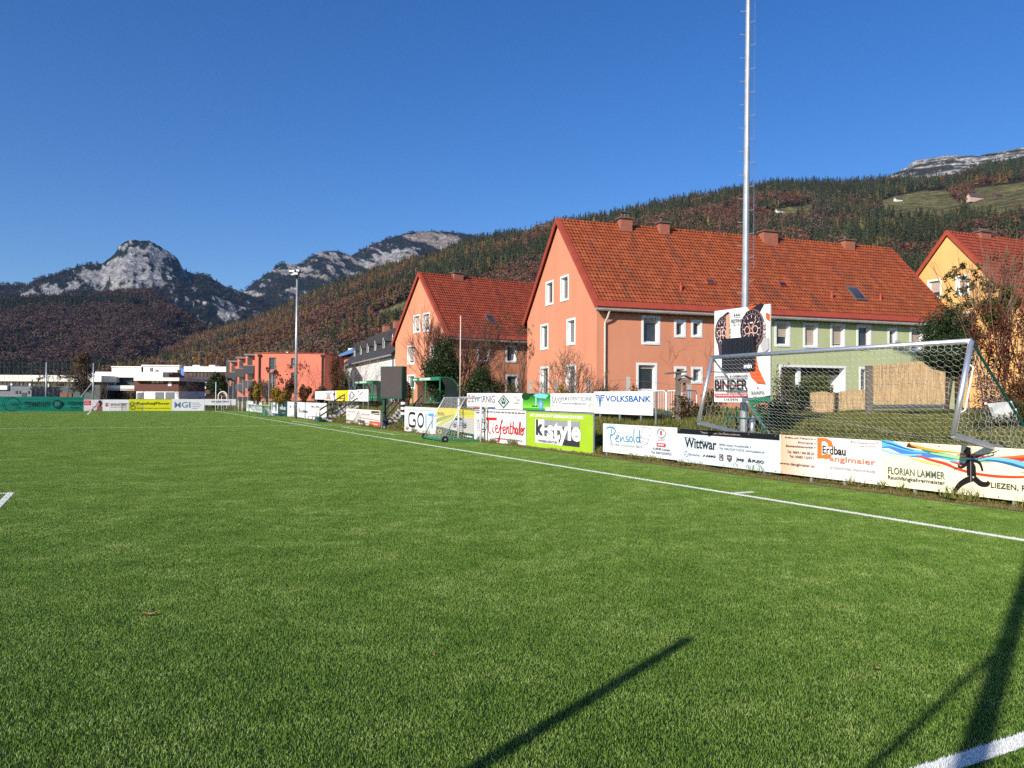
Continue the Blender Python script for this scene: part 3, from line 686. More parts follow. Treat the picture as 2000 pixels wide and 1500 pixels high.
def inset(h, t): return (h[0]+t, h[1]+t, h[2]-t, h[3]-t)
def gable_house(label, cat, O, head, L, W, ze, zr, zb, wall_cols, tile_m, fwin, gwin, rows=26, chim=(), oh=.42, verge=.22, group=None, front_split=None, kick=.0):
    fr = frame_of(O, head); root = thing('house', label, cat, O, math.pi/2-head, group)
    z0 = O[2]
    fh = [inset(rect_on(fr, r, 'front'), .12) for r, *_ in fwin]; gh = [inset(rect_on(fr, r, 'gable'), .12) for r, *_ in gwin]
    F3 = lambda x, z, d: (x, d, z); G3 = lambda y, z, d: (d, y, z)
    ze -= z0; zr -= z0; zb -= z0
    xs = [0]+([front_split] if front_split else [])+[L]
    for i in range(len(xs)-1):
        m = MB(); hs = [h for h in fh if xs[i] <= (h[0]+h[2])/2 <= xs[i+1]]
        wall_with_holes(m, F3, xs[i], xs[i+1], zb, ze, hs)
        if i == 0:
            s_ = (zr-ze)/(W/2)
            wall_with_holes(m, G3, 0, W, zb, zr, gh, ((s_, -1, ze), (-s_, -1, ze+s_*W)))
        if i == len(xs)-2:
            s_ = (zr-ze)/(W/2); wall_with_holes(m, lambda y, z, d: (L, y, z), 0, W, zb, zr, [], ((s_, -1, ze), (-s_, -1, ze+s_*W)))
        m.add([(xs[i], W, zb), (xs[i+1], W, zb), (xs[i+1], W, ze), (xs[i], W, ze)], [(0, 1, 2, 3)])
        m.build('wall', wall_cols[i], root)
    # shallow inner box keeps daylight out behind the panes
    m = MB(); m.box((.45, 1.9, zb), (L-.45, W-.45, ze-.05)); m.box((.45, .45, 2.6), (L-.45, 1.88, ze-.05)); m.build('interior', soffit, root)
    for (r, *op), h in zip(fwin, fh): add_window(root, F3, h, **(op[0] if op else {}))
    for (r, *op), h in zip(gwin, gh): add_window(root, G3, h, **(op[0] if op else {}))
    # roof
    s_ = (zr-ze)/(W/2); m = MB(); e = oh
    roof_rows(m, -verge+.06, L+verge-.06, (-e, ze-s_*e+.10), (W/2, zr+.10), rows); roof_rows(m, -verge+.06, L+verge-.06, (W+e, ze-s_*e+.10), (W/2, zr+.10), rows)
    rf = m.build('roof', tile_m, root)
    for sx in (-verge, L+verge-.06):
        m = MB(); za = ze-s_*e; m.poly([(sx, -e, za-.06), (sx, W/2, zr-.06), (sx, W+e, za-.06), (sx, W+e, za+.26), (sx, W/2, zr+.26), (sx, -e, za+.26)], (.06, 0, 0)); m.build('verge_board', verge_red, rf)
        for (ya, yb) in ():
            m.poly([(sx, ya, za-.06), (sx, yb, zr-.06), (sx, yb, zr+.26), (sx, ya, za+.26)], (.06, 0, 0))
    m = MB(); m.poly([(-.02, -e, ze-s_*e-.02), (-.02, W/2, zr+.0), (-.02, W+e, ze-s_*e-.02), (-.02, W+e, ze-s_*e+.05), (-.02, W/2, zr+.08), (-.02, -e, ze-s_*e+.05)], (L+.04, 0, 0)); m.build('soffit', soffit, rf)
    m = MB(); nk = int(L/.34)
    for i in range(nk):
        xa = -verge+(L+2*verge)*i/nk; xb = -verge+(L+2*verge)*(i+1.06)/nk
        m.tube([(xa, W/2, zr+.17), (min(xb, L+verge), W/2, zr+.15)], [.115, .085], 6)
    m.build('ridge_tiles', tile_m, rf)
    k0 = .06; yb = -e+(W/2+e)*k0; za = ze-s_*e+.10; zb2 = za+s_*(yb+e); nz = 1/math.hypot(1, s_); m = MB(); o_ = (0, -s_*nz*.07, nz*.07)
    m.poly([(-verge+.07, -e+o_[1]*1.6, za+o_[2]*1.6), (L+verge-.07, -e+o_[1]*1.6, za+o_[2]*1.6), (L+verge-.07, yb+o_[1]*1.6, zb2+o_[2]*1.6), (-verge+.07, yb+o_[1]*1.6, zb2+o_[2]*1.6)], o_); m.build('eave_sheet', verge_red, rf)
    m = MB(); o2 = (0, -s_*nz*.05, nz*.05)
    for sg in (1, -1):
        y0_, y1_ = (-e, W/2) if sg > 0 else (W+e, W/2); za_ = ze-s_*e+.10; ox = (0, -sg*s_*nz*.13, nz*.13)
        m.poly([(-verge, y0_+ox[1], za_+ox[2]), (.06, y0_+ox[1], za_+ox[2]), (.06, y1_+ox[1]*.2, zr+.10+ox[2]*1.6), (-verge, y1_+ox[1]*.2, zr+.10+ox[2]*1.6)], (0, o2[1]*sg, o2[2]))
    m.build('verge_sheet', verge_red, rf)
    for (cx, cy, cw, cd, ch, pots) in chim:
        m = MB(); zc = zr-s_*abs(cy-W/2)
        m.box((cx-cw/2, cy-cd/2, zc-1.1), (cx+cw/2, cy+cd/2, zr+ch)); c = m.build('chimney', brick, root)
        m = MB(); m.box((cx-cw/2-.10, cy-cd/2-.10, zr+ch), (cx+cw/2+.10, cy+cd/2+.10, zr+ch+.09)); m.build('chimney_cap', plain_cap, c)
        for k in range(pots):
            m = MB(); px_ = cx-cw/2+.18+(cw-.36)*k/max(1, pots-1); m.tube([(px_, cy, zr+ch+.09), (px_, cy, zr+ch+.34)], .075, 8); m.box((px_-.13, cy-.13, zr+ch+.42), (px_+.13, cy+.13, zr+ch+.45)); m.tube([(px_-.1, cy, zr+ch+.34), (px_-.1, cy, zr+ch+.43)], .012, 4); m.tube([(px_+.1, cy, zr+ch+.34), (px_+.1, cy, zr+ch+.43)], .012, 4)
            m.build('chimney_pot', plain_cap, c)
    # gutter and downpipe
    m = MB(); m.tube([(-verge-.05, -e-.05, ze-s_*e+.06), (L+verge, -e-.05, ze-s_*e+.06)], .085, 8); gt = m.build('gutter', gutter_mat, root)
    return root, fr, (ze, zr, zb, s_)
plain_cap = plain('chimney_cap_concrete', (.13, .10, .085), .9, 0, .25, 5)
orange_w = plaster('orange_render', (.69, .285, .165)); green_w = plaster('sage_render', (.49, .525, .285)); yellow_w = plaster('yellow_render', (.84, .47, .17))
orange2_w = plaster('orange_render_two', (.69, .285, .16))
tileA = tiles('red_tiles_weathered', (.335, .076, .026), (.39, .100, .036), (.075, .05, .04)); tileB = tiles('dark_red_tiles', (.31, .056, .027), (.36, .074, .033), (.10, .035, .026)); tileC = tiles('fresh_red_tiles', (.34, .064, .030), (.40, .088, .038), (.15, .06, .045))
SIL = dict(blind=.62); HALF = dict(blind=.66)
# --- long house with an orange and a green half
OA = at(1165, 760, 43.0); OA[2] = 1.0
houseA, frA, dA = gable_house('long two storey house, orange plaster half beside green plaster half, red tiled roof', 'house', OA, R(70.8), 25.9, 11.0, 7.25, 12.85, .6, (orange_w, green_w), tileA,
    [((1253, 617, 1289, 673), dict(blind=.2)), ((1317, 625, 1339, 659),), ((1350, 625, 1371, 659),), ((1243, 709, 1283, 766), dict(blind=.14)), ((1317, 716, 1340, 738),), ((1350, 717, 1372, 749),),
     ((1513, 628, 1543, 677), dict(blind=.62, lab='window with its blind two thirds down')), ((1569, 631, 1597, 679), dict(blind=.93)), ((1622, 632, 1650, 680), dict(blind=.90)), ((1673, 634, 1701, 684),), ((1734, 641, 1752, 676),), ((1777, 639, 1803, 686), dict(blind=.9)),
     ((1522, 714, 1652, 790), dict(loggia=1)), ((1678, 717, 1697, 768),)],
    [((1066, 549, 1081, 596),), ((1095, 538, 1111, 588),), ((1056, 633, 1071, 683),), ((1107, 622, 1124, 674),), ((1055, 716, 1072, 775), dict(blind=.0)), ((1106, 712, 1125, 775),)], rows=25,
    chim=[(4.4, 5.25, .80, .50, .50, 3), (7.15, 5.25, .68, .50, .44, 1), (15.25, 5.25, 1.12, .58, .48, 0), (21.95, 5.25, .84, .50, .40, 1)], front_split=float(hit(frame_of(OA, R(70.8)), 1504, 640, 'front')[0]))
# roof details of the long house
def on_roof(fr, d, W, x, t):     # point on the front slope, t from eave to ridge
    ze, zr, zb, s_ = d; return np.array([x, t*W/2, ze+(zr-ze)*t+.12])
def roof_hit(fr, d, px, py):
    O, ex, ey = fr; ze, zr, zb, s_ = d; dr = ray(px, py); o = np.array([0, 0, CH])-O
    # plane z = ze + s*y
    den = dr[2]-s_*(dr@ey); t = (ze+.12+s_*(o@ey)-o[2])/den; q = o+dr*t; return np.array([q@ex, q@ey, q[2]])
zinc = plain('lead_flashing', (.13, .135, .14), .5, .3, .1)
for (px, py, w_, h_, dark) in ((1386, 553, .62, .42, 0), (1527, 558, .60, .45, 0), (1671, 576, .85, 1.35, 1)):
    c = roof_hit(frA, dA, px, py); s_ = dA[3]; u_ = np.array([0, 1, s_])/math.hypot(1, s_); nn = np.array([0, -s_, 1])/math.hypot(1, s_)
    m = MB(); X = np.array([1, 0, 0.])
    P = [c+X*a*w_/2+u_*b_*h_/2+nn*.06 for a, b_ in ((-1, -1), (1, -1), (1, 1), (-1, 1))]; m.poly(P, tuple(nn*.09)); k = m.build('roof_window' if dark else 'roof_hatch', zinc if dark else verge_red, houseA)
    m = MB(); P = [c+X*a*w_*.38+u_*b_*h_*.38+nn*.153 for a, b_ in ((-1, -1), (1, -1), (1, 1), (-1, 1))]; m.poly(P); m.build('pane', glass, k)
for (px, py) in ((1330, 570), (1625, 585), (1720, 588)):
    c = roof_hit(frA, dA, px, py); m = MB(); m.tube([c+np.array([0, 0, -.05]), c+np.array([0, 0, .42])], .085, 10); m.tube([c+np.array([0, 0, .42]), c+np.array([0, 0, .50])], .12, 10); m.build('roof_vent', verge_red, houseA)
m = MB(); ze, zr, zb, s_ = dA; e = .42
m.tube([(.55, -e-.05, ze-s_*e+.02), (.52, -.30, ze-.75), (.45, -.10, ze-1.05), (.45, -.10, zb)], .055, 8); m.build('downpipe', pipe_cream, houseA)
m = MB()
x_ = hit(frA, 1500, 640, 'front')[0]; m.tube([(x_+.2, -e-.05, ze-s_*e+.02), (x_, -.12, ze-.7), (x_, -.10, zb)], .055, 8); m.build('downpipe', gutter_mat, houseA)
# --- second orange house
OB = at(873, 760, 62.); OB[2] = 1.2
houseB, frB, dB = gable_house('smaller orange house with steep red roof, standing behind the dark evergreen', 'house', OB, R(58), 20., 10.2, 7.0, 12.35, .8, (orange2_w,), tileB,
    [((932, 671, 957, 707), dict(blind=.22)), ((988, 674, 1009, 708), dict(blind=.0)), ((988, 732, 1012, 767),)],
    [((808, 615, 821, 650), dict(blind=.8)), ((826, 611, 840, 648), dict(blind=.8)), ((796, 675, 810, 712), dict(blind=.85)), ((841, 673, 855, 702),), ((796, 732, 811, 760),)], rows=24,
    chim=[(3.5, 5., .9, .55, .42, 2), (12.5, 5., .9, .65, .5, 2)])
c = roof_hit(frB, dB, 957, 625); s_ = dB[3]; u_ = np.array([0, 1, s_])/math.hypot(1, s_); nn = np.array([0, -s_, 1])/math.hypot(1, s_); X = np.array([1, 0, 0.])
m = MB(); m.poly([c+X*a*.35+u_*b_*.5+nn*.06 for a, b_ in ((-1, -1), (1, -1), (1, 1), (-1, 1))], tuple(nn*.1)); k = m.build('roof_window', zinc, houseB)
m = MB(); m.poly([c+X*a*.27+u_*b_*.4+nn*.163 for a, b_ in ((-1, -1), (1, -1), (1, 1), (-1, 1))]); m.build('pane', glass, k)
# --- yellow house at the right
OC = at(1853, 700, 56.); hC = R(67); wC = 10.4
OC = OC - np.array([-math.cos(hC), math.sin(hC), 0])*wC/2; OC[2] = 1.3
houseC, frC, dC = gable_house('yellow plaster house with red tiled roof half hidden by autumn shrubs', 'house', OC, hC, 16., wC, 8.3, 13.95, .8, (yellow_w,), tileC, [],
    [((1812, 546, 1839, 583), dict(blind=.7)), ((1867, 537, 1893, 577), dict(blind=.6)), ((1884, 609, 1900, 640),)], rows=22, chim=[(3.6, 5.2, 1.05, .55, .42, 4)])
# --- long white house with grey roof and dormers
OD = at(771, 760, 104.); OD[2] = 1.5
hD = R(-22.4)+math.pi
OD2 = np.array([OD[0], OD[1], OD[2]])
def white_house():
    # local x runs from the far end to the near end so that the long wall faces the pitch side
    far = at(673, 760, 146.); L = math.hypot(far[0]-OD[0], far[1]-OD[1]); hd = math.atan2(OD[0]-far[0], OD[1]-far[1])
    O = np.array([far[0], far[1], 1.5]); fr = frame_of(O, hd); root = thing('house', 'long white house with grey roof and a row of pointed dormers', 'house', O, math.pi/2-hd)
    W = 10.; ze = 6.55; zr = 11.6; s_ = (zr-ze)/(W/2); hs = []
    F3 = lambda x, z, d: (x, d, z)
    for k in range(11):
        x = 1.8+k*(L-3.2)/10
        for zc in (1.6, 4.4): hs.append((x-.42, zc-.75, x+.42, zc+.75))
    m = MB(); wall_with_holes(m, F3, 0, L, -1, ze, hs)
    for xx in (0, L): m.add([(xx, 0, -1), (xx, W, -1), (xx, W, ze), (xx, W/2, zr), (xx, 0, ze)], [(0, 1, 2, 3, 4)])
    m.add([(0, W, -1), (L, W, -1), (L, W, ze), (0, W, ze)], [(0, 1, 2, 3)]); m.build('wall', plaster('white_render', (.74, .73, .70)), root)
    for h in hs: add_window(root, F3, h, trim=0, deep=.16)
    slate = plain('grey_slate', (.060, .056, .054), .8, 0, .3, 1.2, .4, 12)
    m = MB(); roof_rows(m, -.3, L+.3, (-.6, ze-s_*.6+.1), (W/2, zr+.1), 16); roof_rows(m, -.3, L+.3, (W+.6, ze-s_*.6+.1), (W/2, zr+.1), 16); m.build('roof', slate, root)
    m = MB(); m.tube([(-.3, -.66, ze-s_*.6+.05), (L+.3, -.66, ze-s_*.6+.05)], .12, 6); m.build('gutter', gutter_mat, root)
    m = MB(); m.tube([(L-.6, -.6, ze-s_*.6), (L-.8, -.12, ze-1.), (L-.8, -.12, -1)], .07, 6); m.build('downpipe', dark_grey, root)
    for k in range(6):
        x = L*(.12+.15*k); yb = .9; z0 = ze+s_*yb; m = MB(); hw = .62; zt = z0+1.5; zp = zt+1.0; ybk = lambda z: (z-ze)/s_
        m.poly([(x-hw, yb, z0), (x+hw, yb, z0), (x+hw, yb, zt), (x, yb, zp), (x-hw, yb, zt)], (0, .08, 0))
        d = m.build('dormer', white_trim, root)
        m = MB()
        for sg in (-1, 1):
            m.add([(x+sg*hw, yb+.02, z0), (x+sg*hw, ybk(zt), zt), (x+sg*hw, yb+.02, zt)], [(0, 1, 2)])
            m.poly([(x+sg*(hw+.18), yb-.15, zt-.28), (x, yb-.15, zp+.08), (x, ybk(zp+.08), zp+.08), (x+sg*(hw+.18), ybk(zt-.28), zt-.28)], (0, 0, .06))
        m.build('dormer_roof', slate, d)
        m = MB(); m.poly([(x-.32, yb-.01, z0+.25), (x+.32, yb-.01, z0+.25), (x+.32, yb-.01, zt-.1), (x-.32, yb-.01, zt-.1)]); m.build('pane', glass, d)
    for x in (L*.30, L*.5, L*.70, L*.93):
        m = MB(); m.box((x-.9, W/2-.5, zr-1), (x+.9, W/2+.5, zr+1.1)); c = m.build('chimney', brick, root)
        m = MB(); m.box((x-1.0, W/2-.6, zr+1.1), (x+1.0, W/2+.6, zr+1.2)); m.build('chimney_cap', plain_cap, c)
white_house()
# --- pink apartment block
def rbox(m, pxl, pyt, pxr, pyb, Y, depth):
    a = at(pxl, pyb, Y); b_ = at(pxr, pyt, Y); m.box((a[0], Y, a[2]), (b_[0], Y+depth, b_[2])); return m
pink = plaster('salmon_render', (.74, .22, .14))
def pink_block():
    Y = 121.; a = at(498, 757, Y); root = thing('apartment_block', 'salmon pink flat roofed apartment block with dark balconies', 'apartment block', (0, 0, 0))
    wins = [(526, 699, 538, 723), (569, 700, 577, 715), (526, 728, 538, 752), (569, 728, 577, 742)]
    hs = []
    for r in wins:
        p = at(r[0], r[3], Y); q = at(r[2], r[1], Y); hs.append((p[0], p[2], q[0], q[2]))
    p = at(498, 690, Y); q = at(634, 692, Y); m = MB(); F3 = lambda x, z, d: (x, Y+d, z)
    wall_with_holes(m, F3, p[0], q[0], .5, p[2], hs)
    m.box((p[0], Y+.3, .5), (q[0], Y+14, p[2])); m.build('wall', pink, root)
    m = MB(); m.box((p[0]-.1, Y-.12, p[2]), (q[0]+.1, Y+14, p[2]+.12)); m.build('roof_edge', verge_red, root)
    for h in hs: add_window(root, F3, h, trim=.06, deep=.2, mat_trim=dark_grey)
    for px in (507, 630):
        c = at(px, 700, Y); m = MB(); m.tube([(c[0], Y-.12, p[2]-.2), (c[0], Y-.12, .6)], .13, 8); m.box((c[0]-.25, Y-.3, p[2]-.5), (c[0]+.25, Y-.01, p[2]-.15)); m.build('downpipe', soffit, root)
    for i, (xl, xr, yt, yy) in enumerate(((479, 498, 694, 123.), (463, 480, 700, 127.), (448, 464, 707, 131.))):
        m = MB(); rbox(m, xl, yt, xr, 775, yy, 9); m.build('bay', pink, root)
        m = MB(); rbox(m, xl-3, yt-3, xr+.5, yt, yy-1.2, 10); m.build('bay_roof', grey_mid, root)
        for (a_, b_) in ((20, 36), (50, 64)):
            m = MB(); rbox(m, xl-4, yt+a_, xr-2, yt+b_, yy-1.6, 1.5); bl = m.build('balcony', dark_grey, root)
            m = MB(); rbox(m, xl+4, yt+a_-15, xr-5, yt+a_-1, yy-.03, .02); m.build('window', glass, bl)
    m = MB(); rbox(m, 559, 687, 562, 691, Y+3, .6); m.build('roof_vent', white_paint, root)
    m = MB(); rbox(m, 441, 702, 449, 750, 133, 6); m.build('stair_tower', dark_grey, root)
pink_block()
def blue_roof_house():
    root = thing('house', 'small pink house with a blue roof beyond the pink apartment block', 'house', (0, 0, 0))
    m = MB(); rbox(m, 655, 697, 690, 775, 152, 8); m.build('wall', pink, root)
    m = MB(); a = at(652, 700, 151); b_ = at(692, 688, 151)
    m.poly([(a[0], 151, a[2]), (b_[0], 151, b_[2]), (b_[0], 151, b_[2]+.9), (a[0], 151, a[2]+.3)], (0, 9, 0)); m.build('roof', plain('blue_sheet_roof', (.10, .20, .42), .4, .2, .1), root)
    m = MB(); rbox(m, 661, 703, 668, 716, 151.9, .05); m.build('window', glass, root)
    m = MB(); rbox(m, 680, 680, 690, 689, 155, 3); m.build('roof_cabin', white_paint, root)
blue_roof_house()
# --- school buildings beyond the far goal line
cream = plain('cream_fascia', (.78, .74, .64), .7, 0, .06, .3); rust = plain('rust_panel', (.22, .075, .05), .8, 0, .2, .5); tealp = plain('dark_teal_panel', (.06, .085, .08), .6, 0, .15, .4)
def part(root, name, mat, rects, Y, dep):
    for r in rects:
        m = MB(); rbox(m, *r, Y, dep); m.build(name, mat, root)
def strip(x0, x1, n, y0, y1, gap=.12):
    w_ = (x1-x0)/n; return [(x0+i*w_+w_*gap, y0, x0+(i+1)*w_-w_*gap, y1) for i in range(n)]
rt = thing('school_wing', 'low school wing with long cream roof edge above a window strip', 'school building', (0, 0, 0))
part(rt, 'wall', tealp, [(-60, 742, 196, 778)], 152, 14); part(rt, 'fascia', cream, [(-62, 733.5, 198, 744)], 151, 15)
part(rt, 'window', glass, strip(-60, 185, 30, 746, 752, .1), 151.9, .05); part(rt, 'mullion', off_white, strip(-60, 185, 30, 744.5, 753, .46)[::3], 151.8, .15)
part(rt, 'pillar', off_white, [(20, 744, 24, 770), (56, 744, 60, 770), (93, 744, 96, 772)], 151.7, .3)
part(rt, 'plinth', rust, [(75, 767, 140, 776)], 151.8, .1)
rt = thing('school_hall', 'tall cream topped school hall with set back dark entrance', 'school building', (0, 0, 0))
part(rt, 'wall', dark_grey, [(196, 736, 318, 778)], 158, 16); part(rt, 'fascia', cream, [(146, 727, 318, 736.5)], 157, 18); part(rt, 'column', cream, [(221, 737, 225, 752), (196, 736, 199, 768)], 157.1, .5)
part(rt, 'canopy', cream, [(198, 753, 264, 759)], 154, 4); part(rt, 'window', glass, [(243, 738, 262, 746), (202, 738, 219, 750)], 157.9, .05); part(rt, 'railing', white_paint, [(198, 761, 262, 762)], 154, .1)
part(rt, 'base_wall', rust, [(240, 759, 262, 767)], 155, 3)
rt = thing('garage_building', 'brown brick building with cream roof edge over white garage doors', 'garage building', (0, 0, 0))
part(rt, 'wall', brick_dark, [(262, 743, 349, 764)], 140, 12); part(rt, 'fascia', cream, [(261, 737.5, 350, 743.5)], 139, 13.5); part(rt, 'base_wall', white_paint, [(266, 764, 349, 779)], 140.05, 11.9)
part(rt, 'garage_door', grey_mid, [(268, 767, 280, 779), (303, 766, 319, 779), (323, 766, 340, 779)], 139.95, .08); part(rt, 'window', glass, strip(295, 320, 3, 744.5, 748.5, .1), 139.9, .08); part(rt, 'sign_panel', off_white, [(328, 745, 335, 754)], 139.9, .08)
rt = thing('school_block', 'cream flat roofed school block with a blue stair tower', 'school building', (0, 0, 0))
part(rt, 'upper_wall', cream, [(218, 717, 280, 728), (276, 714.5, 350, 734)], 172, 14); part(rt, 'roof_edge', off_white, [(217, 715.5, 276, 717.5), (276, 713, 351, 715)], 171.7, 14.4)
part(rt, 'stair_tower', plain('blue_panel', (.09, .21, .50), .5, 0, .08), [(352, 720, 360, 740)], 165, 4); part(rt, 'window', glass, [(346, 722, 352, 738), (321, 727, 345, 733)], 164.9, .1); part(rt, 'rooftop_unit', grey_mid, [(292, 718, 297, 726), (303, 722, 308, 726)], 170, .5)
part(rt, 'roof_screen', brick_dark, [(316, 727, 336, 735)], 160, 4)
rt = thing('school_annex', 'brown brick school annex with cream roof edge and window bands', 'school building', (0, 0, 0))
part(rt, 'wall', brick_dark, [(360, 722, 442, 776)], 160, 12); part(rt, 'fascia', cream, [(359, 716, 442, 726), (360, 742, 405, 747.5), (355, 755, 402, 759)], 159.6, 12.5)
part(rt, 'window', glass, strip(370, 412, 6, 728, 736, .1)+strip(362, 405, 6, 748.5, 754, .1)+strip(356, 400, 7, 760, 768, .1), 159.9, .06)
part(rt, 'roof_light', off_white, [(376, 713, 390, 716), (408, 713, 420, 716)], 163, 2); part(rt, 'base_wall', concrete, [(355, 769, 402, 777)], 158, 2)
rt = thing('grey_shed', 'low grey shed with white roof edge behind the green banner', 'shed', (0, 0, 0))
part(rt, 'wall', grey_mid, [(-40, 755, 62, 776)], 128, 8); part(rt, 'roof_edge', white_paint, [(-40, 753, 14, 761)], 127.6, 8.5); part(rt, 'window', glass, [(30, 763, 34, 769), (37, 763, 40, 769), (54, 763, 57, 769)], 127.9, .1); part(rt, 'door', dark_grey, [(42, 767, 51, 776)], 127.9, .1)
# --- farm buildings up on the meadows
def farm(label, px, py, Y, w_, h_, wallc, roofc, grp='farm buildings on the hill meadows'):
    a = at(px, py, Y); root = thing('farmhouse', label, 'farmhouse', a, 0.3, grp)
    m = MB(); m.box((-w_/2, 0, -4), (w_/2, 8, h_*.55)); m.poly([(-w_/2, 0, h_*.55), (-w_/2, 8, h_*.55), (-w_/2, 4, h_)], (w_, 0, 0)); m.build('wall', wallc, root)
    m = MB(); m.poly([(-w_/2-.8, -1, h_*.45), (-w_/2-.8, 4, h_+.3), (-w_/2-.8, 9, h_*.45), (-w_/2-.8, 9, h_*.45+.5), (-w_/2-.8, 4, h_+.8), (-w_/2-.8, -1, h_*.45+.5)], (w_+1.6, 0, 0)); m.build('roof', roofc, root)
broof = plain('brown_barn_roof', (.10, .065, .05), .9, 0, .2)
def hill_Y(px, py):
    d = np.hypot(mH['PX']-px, (mH['PY']-py)*2); d = np.where(mH['T'] < 1, d, 1e9); i = np.unravel_index(np.argmin(d), d.shape); return float(mH['Y'][i])
farm('white farmhouse with brown roof on the broad meadow below the cliff', 1757, 393, hill_Y(1757, 393), 16, 8, off_white, broof)
farm('long pink farmhouse with brown roof on the right hand meadow', 1912, 391, hill_Y(1912, 391), 40, 11, plain('pale_pink_render', (.55, .38, .32), .9), broof)
farm('small white farmhouse on the narrow meadow above the long roof', 1524, 415, hill_Y(1524, 415), 13, 7, off_white, broof)
farm('small dark barn at the right edge of the upper meadow', 1952, 386, hill_Y(1952, 386), 14, 9, broof, broof)
# ================================================================ LETTERING
_tc = {}
def glyphs(s, bold=0., shear=0., space=1.):
    k = (s, bold, shear, space)
    if k not in _tc:
        cu = bpy.data.curves.new('lettering', 'FONT'); cu.body = s; cu.offset = bold; cu.shear = shear; cu.space_character = space; cu.resolution_u = 3
        ob = bpy.data.objects.new('lettering', cu); me = bpy.data.meshes.new_from_object(ob)
        V = np.array([v.co[:2] for v in me.vertices]) if len(me.vertices) else np.zeros((0, 2)); Fs = [tuple(p.vertices) for p in me.polygons]
        bpy.data.objects.remove(ob); bpy.data.curves.remove(cu); bpy.data.meshes.remove(me); _tc[k] = (V, Fs)
    return _tc[k]
class Prints:
    """flat printing on a sheet: items are laid in thin layers, later ones on top"""
    def __init__(s, W, H, dep=-.0): s.W, s.H = W, H; s.items = {}; s.k = 0; s.d0 = dep; s.order = []; s.tag = 0
    def _mb(s, name, col):
        key = (name, col, s.tag)
        if key not in s.items: s.items[key] = MB(); s.order.append(key)
        s.k += 1; return s.items[key], s.d0-.0016*min(s.k, 14)-.0002*max(0, s.k-14)
    def P(s, x, y, d): return (x*s.W, d, y*s.H)
    def text(s, t, x0, y0, x1, y1, col, bold=.0, shear=0., space=1., rot=0., keep=False):
        V, Fs = glyphs(t, bold+.009, shear, space); m, d = s._mb('lettering', col)
        if not len(V): return
        a = V.min(0); b_ = V.max(0); q = (V-a)/np.maximum(b_-a, 1e-6)
        X = (x0+q[:, 0]*(x1-x0)); Y = y0+q[:, 1]*(y1-y0)+rot*q[:, 0]
        m.add([s.P(x, y, d) for x, y in zip(X, Y)], Fs)
    def rect(s, x0, y0, x1, y1, col, name='print'): m, d = s._mb(name, col); m.add([s.P(x0, y0, d), s.P(x1, y0, d), s.P(x1, y1, d), s.P(x0, y1, d)], [(0, 1, 2, 3)])
    def poly(s, pts, col, name='print'): m, d = s._mb(name, col); m.add([s.P(x, y, d) for x, y in pts], [tuple(range(len(pts)))])
    def line(s, pts, w_, col, name='print'):            # w_ in metres, mitred ribbon
        m, d = s._mb(name, col); p = np.array([(x*s.W, y*s.H) for x, y in pts], float); n = len(p)
        ws = w_ if isinstance(w_, (list, tuple)) else [w_]*n; L = []; Rr = []
        for i in range(n):
            t = p[min(i+1, n-1)]-p[max(i-1, 0)]; t = t/(np.hypot(*t)+1e-9); nn = np.array([-t[1], t[0]])*ws[i]/2; L.append(p[i]+nn); Rr.append(p[i]-nn)
        vs = [(q[0], d, q[1]) for q in L]+[(q[0], d, q[1]) for q in Rr]
        m.add(vs, [(i, n+i, n+i+1, i+1) for i in range(n-1)])
    def curve(s, pts, w_, col, name='print', n=8):      # smooth stroke through points
        p = np.array(pts, float); out = []; ws = []
        wl = w_ if isinstance(w_, (list, tuple)) else [w_]*len(p)
        for i in range(len(p)-1):
            p0, p1, p2, p3 = p[max(i-1, 0)], p[i], p[i+1], p[min(i+2, len(p)-1)]
            for k in range(n):
                t = k/n; out.append(.5*((2*p1)+(p2-p0)*t+(2*p0-5*p1+4*p2-p3)*t*t+(3*p1-p0-3*p2+p3)*t**3)); ws.append(wl[i]*(1-t)+wl[i+1]*t)
        out.append(p[-1]); ws.append(wl[-1]); s.line(out, ws, col, name)
    def disc(s, cx, cy, rx, ry, col, name='emblem', n=28, a0=0, a1=360):
        m, d = s._mb(name, col); pts = [(cx+rx*math.cos(R(a0+(a1-a0)*i/n)), cy+ry*math.sin(R(a0+(a1-a0)*i/n))) for i in range(n)]; m.add([s.P(x, y, d) for x, y in pts], [tuple(range(n))])
    def ring(s, cx, cy, rx, ry, w_, col, name='emblem', n=28, a0=0, a1=360):
        s.line([(cx+rx*math.cos(R(a0+(a1-a0)*i/n)), cy+ry*math.sin(R(a0+(a1-a0)*i/n))) for i in range(n+1)], w_, col, name)
    def small(s, x0, y0, x1, y1, col, n=14, seed=1):      # lettering too small to be read: short marks of word length
        g_ = random.Random(seed); x = x0; m, d = s._mb('small_print', col)
        while x < x1:
            w_ = min((x1-x0)/n*(.3+.9*g_.random()), x1-x); yb = y0+(y1-y0)*.1*g_.random()
            m.add([s.P(x, yb, d), s.P(x+w_, yb, d), s.P(x+w_, y1-(y1-y0)*.25*g_.random(), d), s.P(x, y1, d)], [(0, 1, 2, 3)]); x += w_+(x1-x0)/n*.18
    def build(s, parent):
        for key in s.order: s.items[key].build(key[0], paint(key[1]), parent)
GR_FRONT, GR_BACK, GR_FAR = 'advertising boards along the touchline', 'advertising boards on the bank behind', 'advertising boards behind the far goal line'
